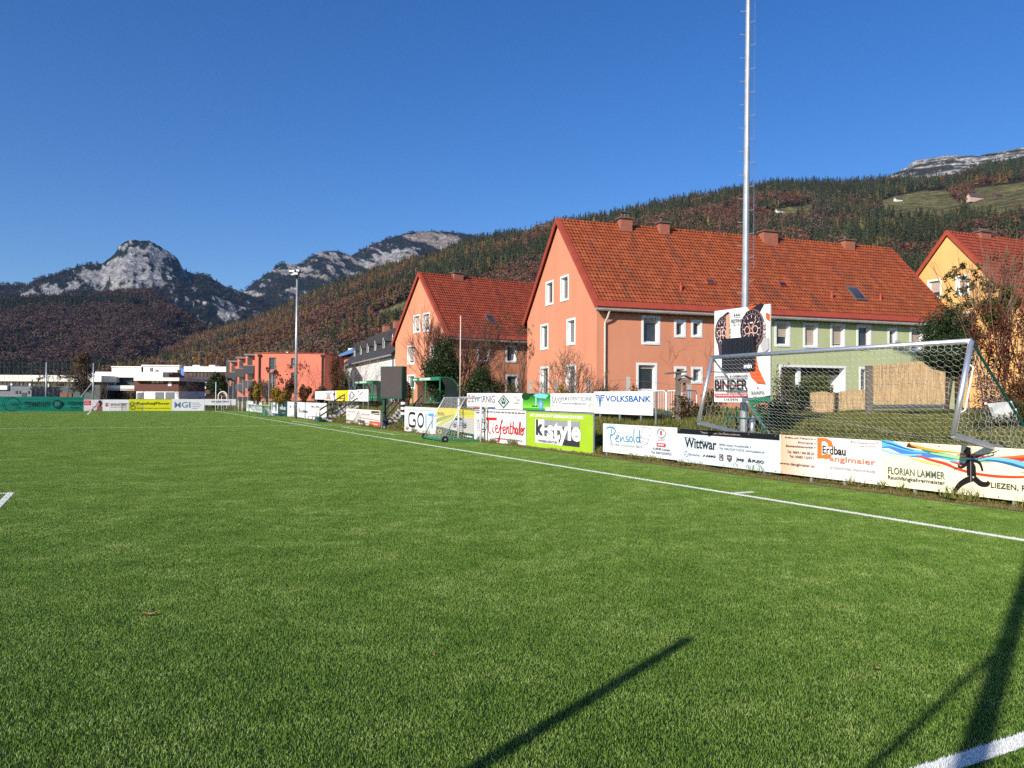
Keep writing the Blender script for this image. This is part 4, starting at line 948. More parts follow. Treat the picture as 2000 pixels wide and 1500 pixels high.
def board(label, A, B, z0, z1, col, draw=None, group=None, posts=(), thick=.03, post_z=None, cat='advertising board', frame=None, back=None, name='advertising_board', screws=0):
    A = np.array(A, float); B = np.array(B, float); W = math.hypot(B[0]-A[0], B[1]-A[1]); rz = math.atan2(B[1]-A[1], B[0]-A[0])
    root = thing(name, label, cat, (A[0], A[1], z0), rz, group); H = z1-z0
    m = MB(); m.box((0, 0, 0), (W, thick, H)); m.build('panel', paint(col), root)
    if draw: p = Prints(W, H, -.0015); draw(p); p.build(root)
    if screws:
        for k in range(screws):
            for zz in (.045, H-.045): m = MB(); x = W*(k+.12)/(screws-.76); m.tube([(x, -.002, zz), (x, -.034, zz)], .013, 6); m.build('screw', galv, root)
    for x in posts:
        m = MB(); zz = (post_z if post_z is not None else -.15)-z0; m.box((x*W-.03, thick+.002, zz), (x*W+.03, thick+.06, H-.02)); m.build('post', galv if x >= 0 else galv, root)
    if frame:
        m = MB(); f = .035
        for a, b_ in (((-.005, -.012, -.005), (W+.005, thick+.012, f)), ((-.005, -.012, H-f), (W+.005, thick+.012, H+.005)), ((-.005, -.012, f), (f, thick+.012, H-f)), ((W-f, -.012, f), (W+.005, thick+.012, H-f))): m.box(a, b_)
        m.build('edge_trim', frame, root)
    return root
WH, BK, GY, LG = (244, 243, 238), (28, 28, 30), (110, 112, 115), (175, 178, 180)
def VB(pl, pr, v, ztop=None, **kw):
    a = onv(pl, 830, v); b_ = onv(pr, 830, v); return a, b_
# ------------------------------------------------ near touchline boards
def d_go(p):
    p.small(.10, .855, .86, .905, LG, 9, 3)
    p.curve([(.36, .735), (.27, .755), (.19, .735), (.155, .64), (.15, .45), (.165, .30), (.22, .245), (.31, .245), (.36, .275), (.36, .47), (.29, .47)], .15, BK, 'lettering', 4)
    p.ring(.535, .50, .09, .245, .15, BK, 'lettering', 20)
    p.line([(.70, .755), (.70, .24)], .16, (90, 170, 220), 'lettering'); p.line([(.77, .735), (.985, .735)], .16, (90, 170, 220), 'lettering'); p.line([(.885, .735), (.885, .24)], .17, (90, 170, 220), 'lettering')
    p.small(.42, .09, .60, .125, LG, 3, 5)
def d_car(p):
    p.rect(0, .66, .82, 1, (240, 214, 30)); p.poly([(0, .35), (.25, .70), (.55, .9), (.82, .93), (.82, .80), (.55, .78), (.3, .55), (.1, .36)], (205, 205, 60)); p.poly([(0, .45), (.0, .60), (.2, .72), (.42, .80), (.3, .70)], (150, 165, 50))
    p.poly([(0, 0), (.82, 0), (.82, .20), (.55, .23), (.25, .30), (0, .34)], (20, 75, 52)); p.poly([(.0, .34), (.3, .31), (.6, .24), (.82, .22), (.82, .72), (.6, .72), (.35, .55), (.12, .36)], (205, 200, 190))
    p.poly([(.33, .46), (.36, .60), (.42, .70), (.55, .74), (.62, .66), (.68, .58), (.69, .42), (.62, .36), (.5, .36), (.40, .40)], (190, 194, 198), 'car_picture'); p.poly([(.40, .60), (.44, .68), (.53, .71), (.59, .64), (.52, .60)], (40, 44, 50), 'car_picture')
    p.disc(.425, .42, .035, .075, (30, 30, 32), 'car_picture', 16); p.disc(.635, .43, .035, .075, (30, 30, 32), 'car_picture', 16); p.disc(.425, .42, .018, .04, (150, 150, 152), 'car_picture', 12); p.disc(.635, .43, .018, .04, (150, 150, 152), 'car_picture', 12)
    p.line([(.45, .52), (.67, .53)], .03, (60, 64, 70), 'car_picture'); p.line([(.52, .44), (.68, .47)], .035, (60, 64, 70), 'car_picture')
    p.rect(.04, .80, .17, .835, (60, 70, 20)); p.small(.04, .74, .2, .77, (60, 70, 20), 4, 2)
    p.disc(.09, .16, .05, .075, (215, 190, 30)); p.disc(.09, .16, .028, .045, (20, 75, 52)); p.text('v', .50, .09, .53, .13, (240, 240, 230), .02); p.small(.58, .08, .80, .13, (235, 235, 225), 4, 6)
    p.ring(.97, .50, .055, .13, .035, (40, 42, 45)); p.ring(.97, .50, .09, .20, .025, (60, 62, 65)); p.line([(.90, .62), (.86, .70)], .02, (60, 62, 65))
    p.small(.855, .88, 1.0, .92, (150, 60, 60), 4, 8)
def d_tief(p):
    RD = (206, 32, 36)
    p.small(.03, .895, .97, .945, (120, 90, 92), 13, 4)
    p.line([(.02, .70), (.30, .715)], .13, RD, 'lettering'); p.curve([(.10, .72), (.085, .5), (.10, .30), (.16, .26)], [.10, .09, .075, .04], RD, 'lettering')
    p.curve([(.21, .48), (.20, .34), (.235, .30)], 0.083, RD, 'lettering'); p.disc(.215, .555, .012, .022, RD, 'lettering', 10)
    p.curve([(.27, .40), (.33, .46), (.31, .53), (.275, .48), (.28, .34), (.33, .31), (.37, .36)], 0.068, RD, 'lettering')
    p.curve([(.36, .34), (.42, .60), (.45, .68), (.415, .62), (.40, .35), (.375, .10), (.355, .02), (.35, .1), (.41, .32)], 0.075, RD, 'lettering'); p.line([(.37, .45), (.45, .46)], 0.053, RD, 'lettering')
    x = .45
    p.curve([(.46, .38), (.52, .43), (.50, .50), (.465, .45), (.47, .33), (.51, .30), (.545, .36)], 0.068, RD, 'lettering')
    p.curve([(.555, .52), (.55, .31)], 0.075, RD, 'lettering'); p.curve([(.553, .40), (.58, .49), (.605, .47), (.60, .33), (.63, .32)], 0.068, RD, 'lettering')
    p.curve([(.655, .64), (.64, .40), (.655, .31), (.68, .33)], 0.075, RD, 'lettering'); p.line([(.625, .52), (.69, .53)], 0.053, RD, 'lettering')
    p.curve([(.715, .68), (.70, .31)], 0.075, RD, 'lettering'); p.curve([(.703, .42), (.73, .50), (.75, .46), (.745, .32)], 0.068, RD, 'lettering')
    p.curve([(.815, .46), (.785, .50), (.77, .40), (.785, .32), (.81, .38), (.82, .48), (.815, .33), (.835, .32)], 0.068, RD, 'lettering')
    p.curve([(.845, .34), (.88, .62), (.865, .66), (.853, .5), (.858, .33), (.875, .33)], 0.068, RD, 'lettering')
    p.curve([(.89, .40), (.925, .44), (.915, .50), (.89, .46), (.89, .34), (.915, .31), (.935, .34)], 0.063, RD, 'lettering')
    p.curve([(.945, .50), (.94, .31)], 0.068, RD, 'lettering'); p.curve([(.942, .42), (.96, .50), (.98, .50)], 0.068, RD, 'lettering')
    p.text('www.tiefenthaler-haustechnik.at', .26, .115, .93, .175, (140, 80, 82), .008)
def d_k(p):
    W_ = (250, 250, 248)
    p.text('MIT LEIDENSCHAFT GEMEINSAM ZUM SIEG!', .065, .845, .86, .925, W_, .022, .15)
    p.rect(.155, .145, .815, .78, (112, 112, 114)); p.rect(.155, .44, .815, .62, (92, 92, 95)); p.rect(.155, .62, .815, .78, (160, 160, 162)); p.rect(.155, .145, .815, .30, (58, 56, 60))
    p.poly([(.155, .30), (.52, .30), (.52, .145), (.155, .145)], (235, 235, 233)); p.rect(.155, .30, .42, .335, W_)
    K = W_
    p.rect(.155, .335, .30, .78, K, 'lettering'); p.text('k', .165, .345, .285, .775, (66, 66, 70), .05); p.rect(.285, .50, .345, .565, K, 'lettering')
    p.text('style', .345, .13, .835, .79, K, .03)
    p.text('WERBEAGENTUR', .205, .165, .50, .235, (70, 70, 74), .012)
def d_pens(p):
    B_ = (48, 140, 178)
    p.curve([(.045, .81), (.08, .87), (.13, .88), (.175, .83), (.185, .74), (.165, .66), (.13, .60), (.105, .58)], [.04, .05, .06, .06, .06, .05, .045, .03], B_, 'lettering'); p.curve([(.135, .84), (.125, .70), (.118, .55), (.122, .42), (.14, .35)], [.04, .05, .06, .05, .03], B_, 'lettering')
    p.curve([(.185, .48), (.225, .53), (.24, .60), (.215, .60), (.195, .50), (.205, .41), (.245, .40)], .042, B_, 'lettering'); p.curve([(.262, .58), (.265, .42), (.285, .53), (.305, .56), (.315, .43), (.33, .42)], .042, B_, 'lettering')
    p.curve([(.37, .60), (.345, .585), (.345, .53), (.375, .50), (.375, .44), (.34, .43)], .042, B_, 'lettering'); p.ring(.413, .52, .022, .085, .042, B_, 'lettering', 16)
    p.curve([(.455, .88), (.452, .60), (.455, .45), (.47, .45)], .042, B_, 'lettering'); p.ring(.505, .53, .022, .085, .042, B_, 'lettering', 16); p.curve([(.528, .86), (.53, .6), (.532, .47), (.545, .45)], .042, B_, 'lettering')
    p.text('für den schönsten Blick!', .115, .255, .58, .355, (165, 170, 172), -.004)
    G_ = (105, 112, 118)
    p.line([(.535, .51), (.57, .965), (.68, .93), (.645, .45), (.535, .51)], .014, G_, 'window_drawing'); p.line([(.562, .58), (.59, .94)], .010, G_, 'window_drawing'); p.line([(.55, .62), (.655, .56)], .010, G_, 'window_drawing'); p.line([(.53, .44), (.61, .385), (.645, .45)], .012, G_, 'window_drawing'); p.line([(.615, .38), (.65, .20)], .01, (190, 190, 190), 'window_drawing')
    p.ring(.815, .80, .05, .14, .028, (150, 150, 155), 'emblem', 18, 60, 300); p.ring(.815, .80, .05, .14, .028, (150, 150, 155), 'emblem', 18, -60, 60); p.text('1', .80, .735, .82, .875, (200, 60, 70), .02); p.disc(.835, .88, .007, .02, (200, 60, 70), 'emblem', 8)
    p.text('window', .77, .605, .86, .645, (150, 120, 125)); p.text('partner', .77, .545, .86, .59, (150, 120, 125))
    p.rect(.757, .37, .868, .485, (205, 70, 75)); p.small(.775, .405, .85, .45, (245, 235, 235), 4, 2)
    p.text('A-8940 Liezen', .705, .25, .92, .335, (95, 115, 130), .006); p.text('Tel. 03612/24752', .685, .13, .94, .215, (95, 115, 130), .006)
def d_witt(p):
    p.rect(0, .845, 1, 1, (26, 25, 28)); p.text('Pappas Gruppe. Das Beste erfahren.', .27, .885, .655, .945, (190, 165, 155), .004)
    N_ = (38, 42, 50)
    V, Fs = glyphs('Wittwar', .0); p.text('Wittwar', .085, .44, .425, .745, N_, .014)
    for x0, x1, y in ((.078, .118, .735), (.145, .178, .735), (.195, .225, .447), (.262, .292, .70), (.262, .345, .655), (.385, .405, .447)): p.rect(x0, y, x1, y+.012, N_, 'lettering')
    p.text('8940 Liezen, Knaufstraße 3', .455, .575, .755, .645, (120, 128, 138), .0); p.text('Tel. 03612/24 4 65-0, www.pappas.at', .455, .46, .875, .54, (120, 128, 138), .0)
    G_ = (130, 136, 145)
    p.ring(.107, .255, .022, .088, .010, G_); p.line([(.107, .34), (.107, .255), (.088, .21)], .010, G_, 'emblem'); p.line([(.107, .255), (.126, .21)], .010, G_, 'emblem'); p.text('Mercedes-Benz', .14, .22, .255, .285, G_)
    p.poly([(.285, .225), (.30, .285), (.312, .285), (.297, .225)], (60, 64, 70)); p.text('AMG', .312, .225, .42, .29, (60, 64, 70), .03, .2)
    p.rect(.458, .17, .495, .345, (40, 42, 46), 'emblem'); p.ring(.4765, .275, .011, .045, .014, (225, 228, 230)); p.rect(.465, .185, .488, .215, (225, 228, 230), 'emblem')
    p.poly([(.53, .33), (.555, .35), (.58, .33), (.577, .22), (.555, .15), (.533, .22)], (95, 90, 88), 'emblem'); p.line([(.537, .28), (.573, .28)], .02, (210, 205, 200), 'emblem'); p.line([(.545, .22), (.555, .26), (.565, .22)], .012, (210, 205, 200), 'emblem')
    p.text('Jeep', .62, .185, .695, .305, (50, 53, 58), .012)
    for cx, cy in ((.745, .285), (.736, .235), (.754, .235)): p.poly([(cx, cy+.04), (cx+.009, cy), (cx, cy-.04), (cx-.009, cy)], (50, 53, 58), 'emblem')
    p.text('FUSO', .77, .205, .872, .285, (50, 53, 58), .024)
def d_erd(p):
    for i in range(12): p.rect(.0+.48*i/12 if i else .01, 0.0, .48*(i+1)/12, 1., tuple(int(a+(b_-a)*((i+.5)/12)**.8) for a, b_ in zip((255, 186, 148), (247, 236, 228))), 'gradient_print')
    T_ = (70, 62, 62)
    for t, x0, y0, y1 in (('Erdbau und Transporte', .065, .905, .965), ('Entsorgung', .205, .80, .86), ('Baumaschinenverleih', .075, .70, .76)):
        p.text(t, x0, y0, .365, y1, T_, .004, .2); p.disc(.385, (y0+y1)/2, .006, .02, T_, 'lettering', 8)
    p.text('Tel.: 0664 / 366 88 26', .09, .545, .375, .61, T_, .004, .2); p.text('Tel.: 03682 / 2259 1', .115, .435, .375, .50, T_, .004, .2); p.text('www.danglmaier.at', .006, .215, .385, .305, T_, .006)
    O_ = (236, 125, 52)
    p.poly([(.41, .985), (.50, .985), (.55, .92), (.565, .80), (.565, .66), (.54, .55), (.53, .50), (.41, .47)], O_, 'emblem'); p.poly([(.455, .90), (.49, .90), (.515, .85), (.52, .72), (.50, .60), (.455, .56)], (250, 240, 232), 'emblem'); p.rect(.455, .60, .60, .78, (250, 240, 232), 'emblem')
    p.text('Erdbau', .462, .60, .685, .80, BK, .012); p.text('anglmaier', .53, .40, .955, .57, (222, 128, 88), .0)
    p.text('Florian Danglmaier GmbH', .735, .905, .955, .945, (150, 130, 125)); p.text('Aigen im Ennstal', .81, .835, .955, .875, (150, 130, 125))
    p.text('Der Spezialist für Erdbau, Transporte und Recycling!', .535, .235, .955, .33, (170, 160, 155), -.004, .3)
def d_flor(p):
    # the sheet runs on past the edge of the picture; x in units where 1 = whole width (3 panels)
    p.W *= .94
    def rib(pts, w_, c): p.curve(pts, w_, c, 'ribbon_print')
    rib([(0.0, .93), (.05, .93), (.11, .84), (.17, .80), (.24, .76), (.32, .70), (.40, .62)], [.16, .15, .12, .10, .08, .05, .02], (110, 195, 232)); rib([(0, .84), (.04, .86), (.09, .80), (.15, .74), (.22, .74), (.30, .75), (.38, .72)], [.02, .05, .09, .11, .10, .05, .02], (80, 135, 215))
    rib([(0, .80), (.05, .74), (.12, .72), (.2, .75)], [.05, .05, .04, .02], (150, 215, 240)); rib([(0, .99), (.04, .95), (.1, .88), (.16, .82)], [.02, .03, .03, .01], (40, 90, 160))
    rib([(.13, .96), (.19, .90), (.26, .86), (.34, .85), (.42, .82)], [.05, .07, .05, .03, .01], (250, 170, 60)); p.poly([(.125, .90), (.14, 1.0), (.15, .93), (.19, .88), (.16, .88)], (90, 40, 25), 'ribbon_print')
    rib([(.20, .86), (.26, .80), (.33, .76), (.42, .70)], [.03, .07, .09, .04], (60, 150, 110)); rib([(.24, .80), (.32, .77), (.41, .73), (.5, .72)], [.02, .06, .08, .04], (170, 220, 160))
    rib([(.18, .73), (.24, .66), (.31, .60), (.36, .52), (.43, .46), (.52, .44), (.62, .47), (.70, .54)], [.02, .05, .06, .05, .05, .05, .04, .01], (232, 72, 40)); rib([(.14, .68), (.22, .60), (.30, .55)], [.02, .05, .01], (250, 215, 120)); rib([(.36, .80), (.42, .83), (.5, .80), (.58, .82), (.66, .86), (.78, .84), (.95, .86)], [.01, .04, .03, .07, .10, .09, .06], (240, 120, 60))
    rib([(.38, .76), (.46, .79), (.56, .78), (.68, .83), (.80, .82), (.97, .80)], [.01, .03, .05, .08, .09, .05], (226, 60, 45)); rib([(.42, .74), (.50, .78), (.58, .76), (.66, .68), (.76, .60), (.9, .5), (1, .48)], [.02, .05, .07, .10, .12, .10, .05], (120, 200, 232)); rib([(.44, .70), (.52, .74), (.62, .66), (.74, .54), (.86, .46)], [.01, .03, .04, .05, .02], (40, 110, 175))
    rib([(.33, .66), (.38, .62), (.44, .6)], [.01, .04, .01], (225, 70, 45)); rib([(.62, .56), (.7, .58), (.8, .66), (.95, .7)], [.01, .04, .06, .04], (250, 190, 110))
    S_ = (34, 24, 22); oP = p.P
    p.P = lambda x, y, d: oP(.418+(x-.42)*.70, y, d); W0 = p.W
    def _ln(pts, w_, col, name='print', _l=p.line): _l([(.418+(x-.42)*.70, y) for x, y in pts], w_, col, name)
    p.line = _ln
    p.poly([(.378, .87), (.40, .985), (.424, .965), (.422, .80), (.395, .81)], S_, 'figure_print')
    p.line([(.392, .80), (.437, .775)], .045, S_, 'figure_print')
    p.curve([(.405, .68), (.385, .60), (.36, .555), (.345, .60)], [.05, .05, .045, .035], S_, 'figure_print'); p.curve([(.415, .69), (.45, .71), (.478, .66), (.492, .52)], [.05, .06, .055, .04], S_, 'figure_print')
    p.poly([(.398, .72), (.43, .73), (.452, .60), (.455, .40), (.40, .40), (.397, .55)], S_, 'figure_print')
    p.curve([(.435, .36), (.395, .30), (.355, .20), (.325, .06)], [.12, .115, .10, .075], S_, 'figure_print'); p.curve([(.44, .37), (.48, .27), (.515, .265), (.53, .32)], [.12, .11, .09, .06], S_, 'figure_print')
    p.line([(.445, .79), (.575, .93)], .012, S_, 'figure_print'); p.line([(.46, .74), (.56, .86)], .012, S_, 'figure_print')
    for k in range(4): x = .465+.03*k; p.line([(x, .805+.033*k), (x-.003, .745+.03*k)], .012, S_, 'figure_print')
    p.curve([(.32, .50), (.345, .55), (.36, .58)], .010, S_, 'figure_print')
    p.P = oP; del p.line
    p.text('FLORIAN LAMMER', .036, .275, .308, .43, (98, 112, 98), .006); p.text('Rauchfangkehrermeister', .036, .135, .308, .245, (62, 62, 58), .004)
    p.text('LIEZEN, R', .502, .19, .640, .315, (66, 66, 60), .006)
    p.line([(.4205, 0), (.4205, 1)], .008, (190, 188, 180), 'seam'); p.line([(.75, 0), (.75, 1)], .008, (190, 188, 180), 'seam')
def near(label, pl, pr, z0, z1, col, draw, posts, **kw):
    a = onv(pl, 830, -3.5); b_ = onv(pr, 830, -3.5); return board(label, a, b_, z0, z1, col, draw, GR_FRONT, posts, post_z=-.06, screws=5 if pl > 1000 else 0, **kw)
near('white board with black rounded capitals and two pale blue letters', 790, 852, -.02, 1.46, WH, d_go, (.05, .95))
near('board with a silver car on yellow and green ground, behind the small goal', 852.3, 945, -.02, 1.47, WH, d_car, (.05, .5, .95))
near('white board with red brush script lettering beside the lime green board', 948, 1027.6, 0, 1.50, WH, d_tief, (.05, .95))
near('lime green board with big white letters on a grey block', 1028, 1160, 0, 1.50, (172, 206, 44), d_k, (.04, .5, .97), frame=galv)
near('white board with blue handwriting and a drawn window', 1178, 1322.6, .16, 1.16, (240, 240, 236), d_pens, (.04, .62))
near('pale grey blue board with black top stripe and a row of small vehicle emblems', 1323, 1522.6, .13, 1.145, (216, 226, 230), d_witt, (.27, .86))
near('peach to white board with a large orange letter D', 1523, 1721.6, .135, 1.14, (248, 240, 234), d_erd, (.33, .66))
near('cream board with rainbow ribbons and a running black chimney sweep', 1722, 2262, .135, 1.145, (250, 240, 205), d_flor, (.15, .35, .55, .75))
# ------------------------------------------------ far touchline boards
def d_clip(p):
    p.small(.06, .58, .12, .78, (150, 152, 158), 2, 1); p.ring(.165, .66, .018, .14, .05, (150, 165, 190)); p.small(.19, .62, .28, .78, (150, 152, 158), 2, 2); p.small(.04, .12, .25, .17, LG, 8, 3)
    p.rect(.335, .36, .355, .66, (40, 42, 45)); p.text('CLIPPER', .37, .38, .58, .52, (50, 52, 55), .03); p.small(.66, .72, .95, .80, LG, 5, 6); p.line([(.685, .8), (.685, .55)], .05, LG); p.line([(.80, .8), (.80, .55)], .05, LG); p.line([(.66, .79), (.72, .79)], .07, (60, 62, 65)); p.line([(.77, .79), (.84, .79)], .07, (60, 62, 65))
near('wide white board with small grey marks behind a bench', 561, 637, -.05, 1.45, WH, d_clip, (.05, .5, .95))
def d_nik(p): p.text('nks', .22, .42, .85, .66, (205, 215, 212), .03); p.rect(.42, .62, .50, .78, (205, 215, 212), 'lettering'); p.small(.5, .2, .8, .25, (150, 170, 165), 3, 2)
near('dark green board with pale lettering at the far touchline', 542.5, 560.5, -.05, 1.55, (28, 66, 64), d_nik, (.1, .9))
def d_s1(p): p.small(.25, .6, .6, .85, (120, 125, 150), 3, 4); p.small(.3, .35, .8, .42, LG, 4, 5); p.rect(0, 0, 1, .14, (60, 105, 160))
near('narrow white board with blue foot stripe next to the dark green board', 529.5, 542, 0, 1.3, WH, d_s1, (.5,))
def d_s2(p): p.rect(.05, .62, .9, .95, (196, 190, 80)); p.small(.12, .7, .8, .86, (120, 120, 50), 4, 1); p.rect(.1, .1, .9, .4, (30, 110, 80))
near('small green board with yellow top next to the far small goal', 512, 529, .0, 1.4, (30, 100, 75), d_s2, (.5,))
def d_s3(p): p.small(.08, .55, .3, .68, (70, 70, 75), 2, 1); p.small(.36, .5, .52, .7, (70, 70, 75), 2, 3); p.small(.6, .6, .95, .72, LG, 3, 4); p.small(.6, .2, .95, .3, LG, 3, 8)
near('white board with dark marks near the far corner flag', 481, 511.5, .05, 1.35, WH, d_s3, (.1, .5, .9))
def d_stein(p):
    p.poly([(0, .16), (.26, .14), (.36, .42), (.41, .88), (.395, .90), (.30, .40), (.23, .20), (0, .22)], (110, 95, 95)); p.poly([(.26, .14), (.41, .88), (.46, .6), (.5, .18), (.4, .12)], (205, 195, 190))
    p.small(.03, .74, .30, .84, (190, 175, 170), 3, 1); p.small(.03, .52, .12, .6, (190, 175, 170), 1, 2); p.small(.48, .62, .72, .74, (185, 175, 165), 4, 5)
    p.rect(.77, .72, .985, .94, (72, 62, 66)); p.line([(.78, .74), (.98, .82)], .05, (225, 215, 210)); p.line([(.45, .45), (.985, .37)], .035, (190, 95, 80)); p.text('STEINER', .37, .10, .60, .30, (66, 66, 70), .05); p.small(.62, .1, .69, .18, LG, 2, 3); p.rect(.72, .0, 1., .29, (224, 88, 52)); p.text('meister', .75, .09, .96, .18, (245, 230, 225), .03)
near('cream board with grey roof drawing and an orange red corner, beside the screen post', 676, 742, .08, 1.14, (238, 226, 214), d_stein, (.05, .37, .68, .97))
# ------------------------------------------------ boards on the bank
def back(label, pl, pr, v, z0, z1, col, draw, posts, **kw):
    a = onv(pl, 790, v); b_ = onv(pr, 790, v); return board(label, a, b_, z0, z1, col, draw, GR_BACK, posts, post_z=float(bank(v))-.1, **kw)
def d_zw(p):
    p.disc(.075, .62, .06, .26, (190, 70, 72)); p.disc(.075, .62, .032, .16, (245, 240, 238)); p.text('ZWARNIG', .16, .38, .98, .84, (82, 86, 98), .0); p.rect(0, .0, .25, .12, (150, 165, 190)); p.rect(.25, 0, .5, .12, (190, 70, 80)); p.rect(.5, 0, .65, .12, (70, 110, 170)); p.rect(.65, 0, .75, .12, (230, 200, 60)); p.rect(.75, 0, 1, .12, (90, 120, 180))
back('white board with narrow grey capitals and a red seal, nearest the dugout', 912, 967.6, -7, 1.40, 2.28, WH, d_zw, (.05, .5, .95))
def d_wd(p):
    p.poly([(.5, .9), (.87, .47), (.5, .04), (.13, .47)], (32, 92, 72), 'emblem'); p.poly([(.5, .80), (.77, .47), (.5, .14), (.23, .47)], (240, 242, 240), 'emblem'); p.poly([(.5, .74), (.72, .47), (.5, .20), (.28, .47)], (32, 92, 72), 'emblem')
    p.line([(.30, .56), (.37, .40), (.44, .60), (.50, .46), (.56, .60), (.63, .40), (.70, .56)], .05, (240, 242, 240), 'emblem'); p.disc(.5, .28, .05, .05, (240, 242, 240), 'emblem', 12); p.ring(.5, .5, .478, .48, .012, (120, 125, 125), 'edge_line', 4)
back('white board with a dark green diamond emblem', 968, 999.6, -7, 1.41, 2.27, WH, d_wd, (.1, .9))
def d_un(p): p.text('the', .2, .68, .45, .84, GY, .005); p.text('edge', .38, .52, .75, .66, GY, .005); p.text('under', .2, .34, .72, .48, GY, .005); p.small(.2, .17, .85, .20, LG, 4, 2); p.small(.2, .06, .5, .10, LG, 2, 3)
back('small white board with three stacked grey words', 1000, 1020.8, -7, 1.41, 2.265, WH, d_un, (.5,))
def d_gr(p):
    for i in range(7): p.rect(0, .78-.11*i, 1, .9-.11*i, (30+18*i, 120+17*i, 30+6*i), 'meadow_print')
    p.rect(0, .86, .45, 1, (18, 60, 26)); p.disc(.12, .82, .16, .22, (20, 70, 28), 'tree_print', 14); p.poly([(.40, .88), (.52, .98), (.75, .98), (.95, .9), (.86, .7), (.60, .72)], (130, 210, 225), 'meadow_print'); p.rect(.48, .2, .53, .9, (150, 215, 230), 'meadow_print'); p.disc(.68, .32, .085, .30, (95, 155, 225), 'meadow_print', 20); p.disc(.68, .32, .05, .18, (150, 195, 240), 'meadow_print', 16); p.small(.36, .2, .56, .28, (20, 60, 30), 4, 3); p.rect(.84, 0, 1, .2, (235, 240, 235))
back('board with a bright green meadow picture and pale blue shapes', 1021, 1074.8, -7, 1.41, 2.262, (60, 170, 50), d_gr, (.05, .95))
def d_wo(p):
    p.curve([(.05, .85), (.06, .4), (.04, .2)], .03, (60, 62, 66), 'lettering'); p.curve([(.03, .85), (.09, .45), (.12, .78), (.15, .45), (.19, .82)], .035, (60, 62, 66), 'lettering'); p.ring(.235, .62, .03, .12, .035, (60, 62, 66), 'lettering')
    p.text('FILM & EVENTTECHNIK', .275, .60, .97, .82, (135, 138, 142), .0); p.text('joerg.woerner@gmail.com', .275, .35, .83, .52, (130, 133, 138), .0); p.ring(.95, .24, .05, .26, .04, (196, 192, 160), 'emblem', 14, 20, 200); p.ring(.95, .24, .03, .16, .03, (205, 200, 170), 'emblem', 14, 20, 200)
back('off white board with spaced grey capitals and an e-mail line', 1075, 1159.6, -7, 1.41, 2.262, (238, 238, 234), d_wo, (.05, .5, .95))
def d_vo(p):
    B_ = (28, 92, 165)
    p.text('VOLKSBANK', .215, .545, .975, .815, B_, .02)
    p.poly([(.085, .84), (.105, .84), (.115, .60), (.125, .84), (.145, .84), (.122, .28), (.108, .28)], B_, 'emblem')
    for k in range(3):
        y = .84-.10*k; x0 = .018+.016*k
        p.poly([(x0, y), (.080, y), (.086, y-.055), (x0+.018, y-.055)], B_, 'emblem'); p.poly([(.212-.016*k, y), (.150, y), (.144, y-.055), (.194-.016*k, y-.055)], B_, 'emblem')
back('white board with big blue capitals and a winged blue emblem', 1160, 1275, -7, 1.375, 2.34, (244, 245, 245), d_vo, (.1, .45, .8, 1.03))
def d_b1(p): p.curve([(.05, .12), (.3, .30), (.6, .18), (.95, .30)], .03, (185, 190, 196)); p.curve([(.05, .2), (.4, .36), (.8, .28)], .02, (200, 205, 208)); p.small(.3, .3, .8, .36, LG, 5, 2)
back('white board with a faint grey sketch, leftmost on the far bank', 615, 635, -6.5, 1.68, 2.50, WH, d_b1, (.1, .9))
def d_b2(p): p.rect(0, .62, 1, .85, (175, 205, 228)); p.poly([(.1, .1), (.35, .62), (.5, .75), (.7, .55), (.9, .1)], (206, 150, 130)); p.line([(.5, .1), (.5, .7)], .05, (235, 225, 220))
back('white board with a small reddish tower picture on the far bank', 635.2, 648, -6.5, 1.62, 2.52, WH, d_b2, (.5,))
def d_b3(p): p.poly([(.2, .62), (.5, .9), (.8, .62), (.7, .5), (.3, .5)], (196, 60, 56), 'emblem'); p.small(.2, .36, .85, .42, (190, 90, 90), 2, 1)
back('white board with a small red emblem on the far bank', 648.2, 657, -6.5, 1.62, 2.53, WH, d_b3, (.5,))
def d_b4(p): p.small(.06, .16, .80, .30, (60, 58, 20), 4, 5); p.rect(.25, .42, .32, .55, (90, 85, 20)); p.rect(.45, .42, .5, .55, (90, 85, 20)); p.line([(.86, .9), (.86, .5), (.9, .3)], .06, (60, 58, 20), 'emblem')
back('bright yellow board with black marks on the far bank', 657.2, 679.6, -6.5, 1.60, 2.55, (240, 222, 20), d_b4, (.1, .9))
def d_b5(p):
    p.poly([(.42, .92), (.78, .5), (.42, .10), (.06, .5)], (70, 84, 84), 'emblem'); p.poly([(.42, .80), (.66, .5), (.42, .22), (.18, .5)], (235, 238, 238), 'emblem'); p.line([(.24, .6), (.34, .36), (.42, .66), (.50, .36), (.6, .6)], .06, (70, 84, 84), 'emblem')
back('white board with a grey diamond emblem on the far bank', 680, 697, -6.5, 1.62, 2.56, WH, d_b5, (.1,))
def d_b6(p): p.disc(.15, .82, .06, .08, (70, 110, 190)); p.poly([(.12, .55), (.3, .66), (.52, .86), (.5, .72), (.34, .56)], (222, 110, 80), 'emblem'); p.small(.5, .52, .95, .6, LG, 3, 4); p.small(.2, .3, .9, .35, (220, 150, 140), 4, 5)
back('white board with an orange swoosh, rightmost on the far bank', 697.2, 719, -6.5, 1.62, 2.60, WH, d_b6, (.5, .95))
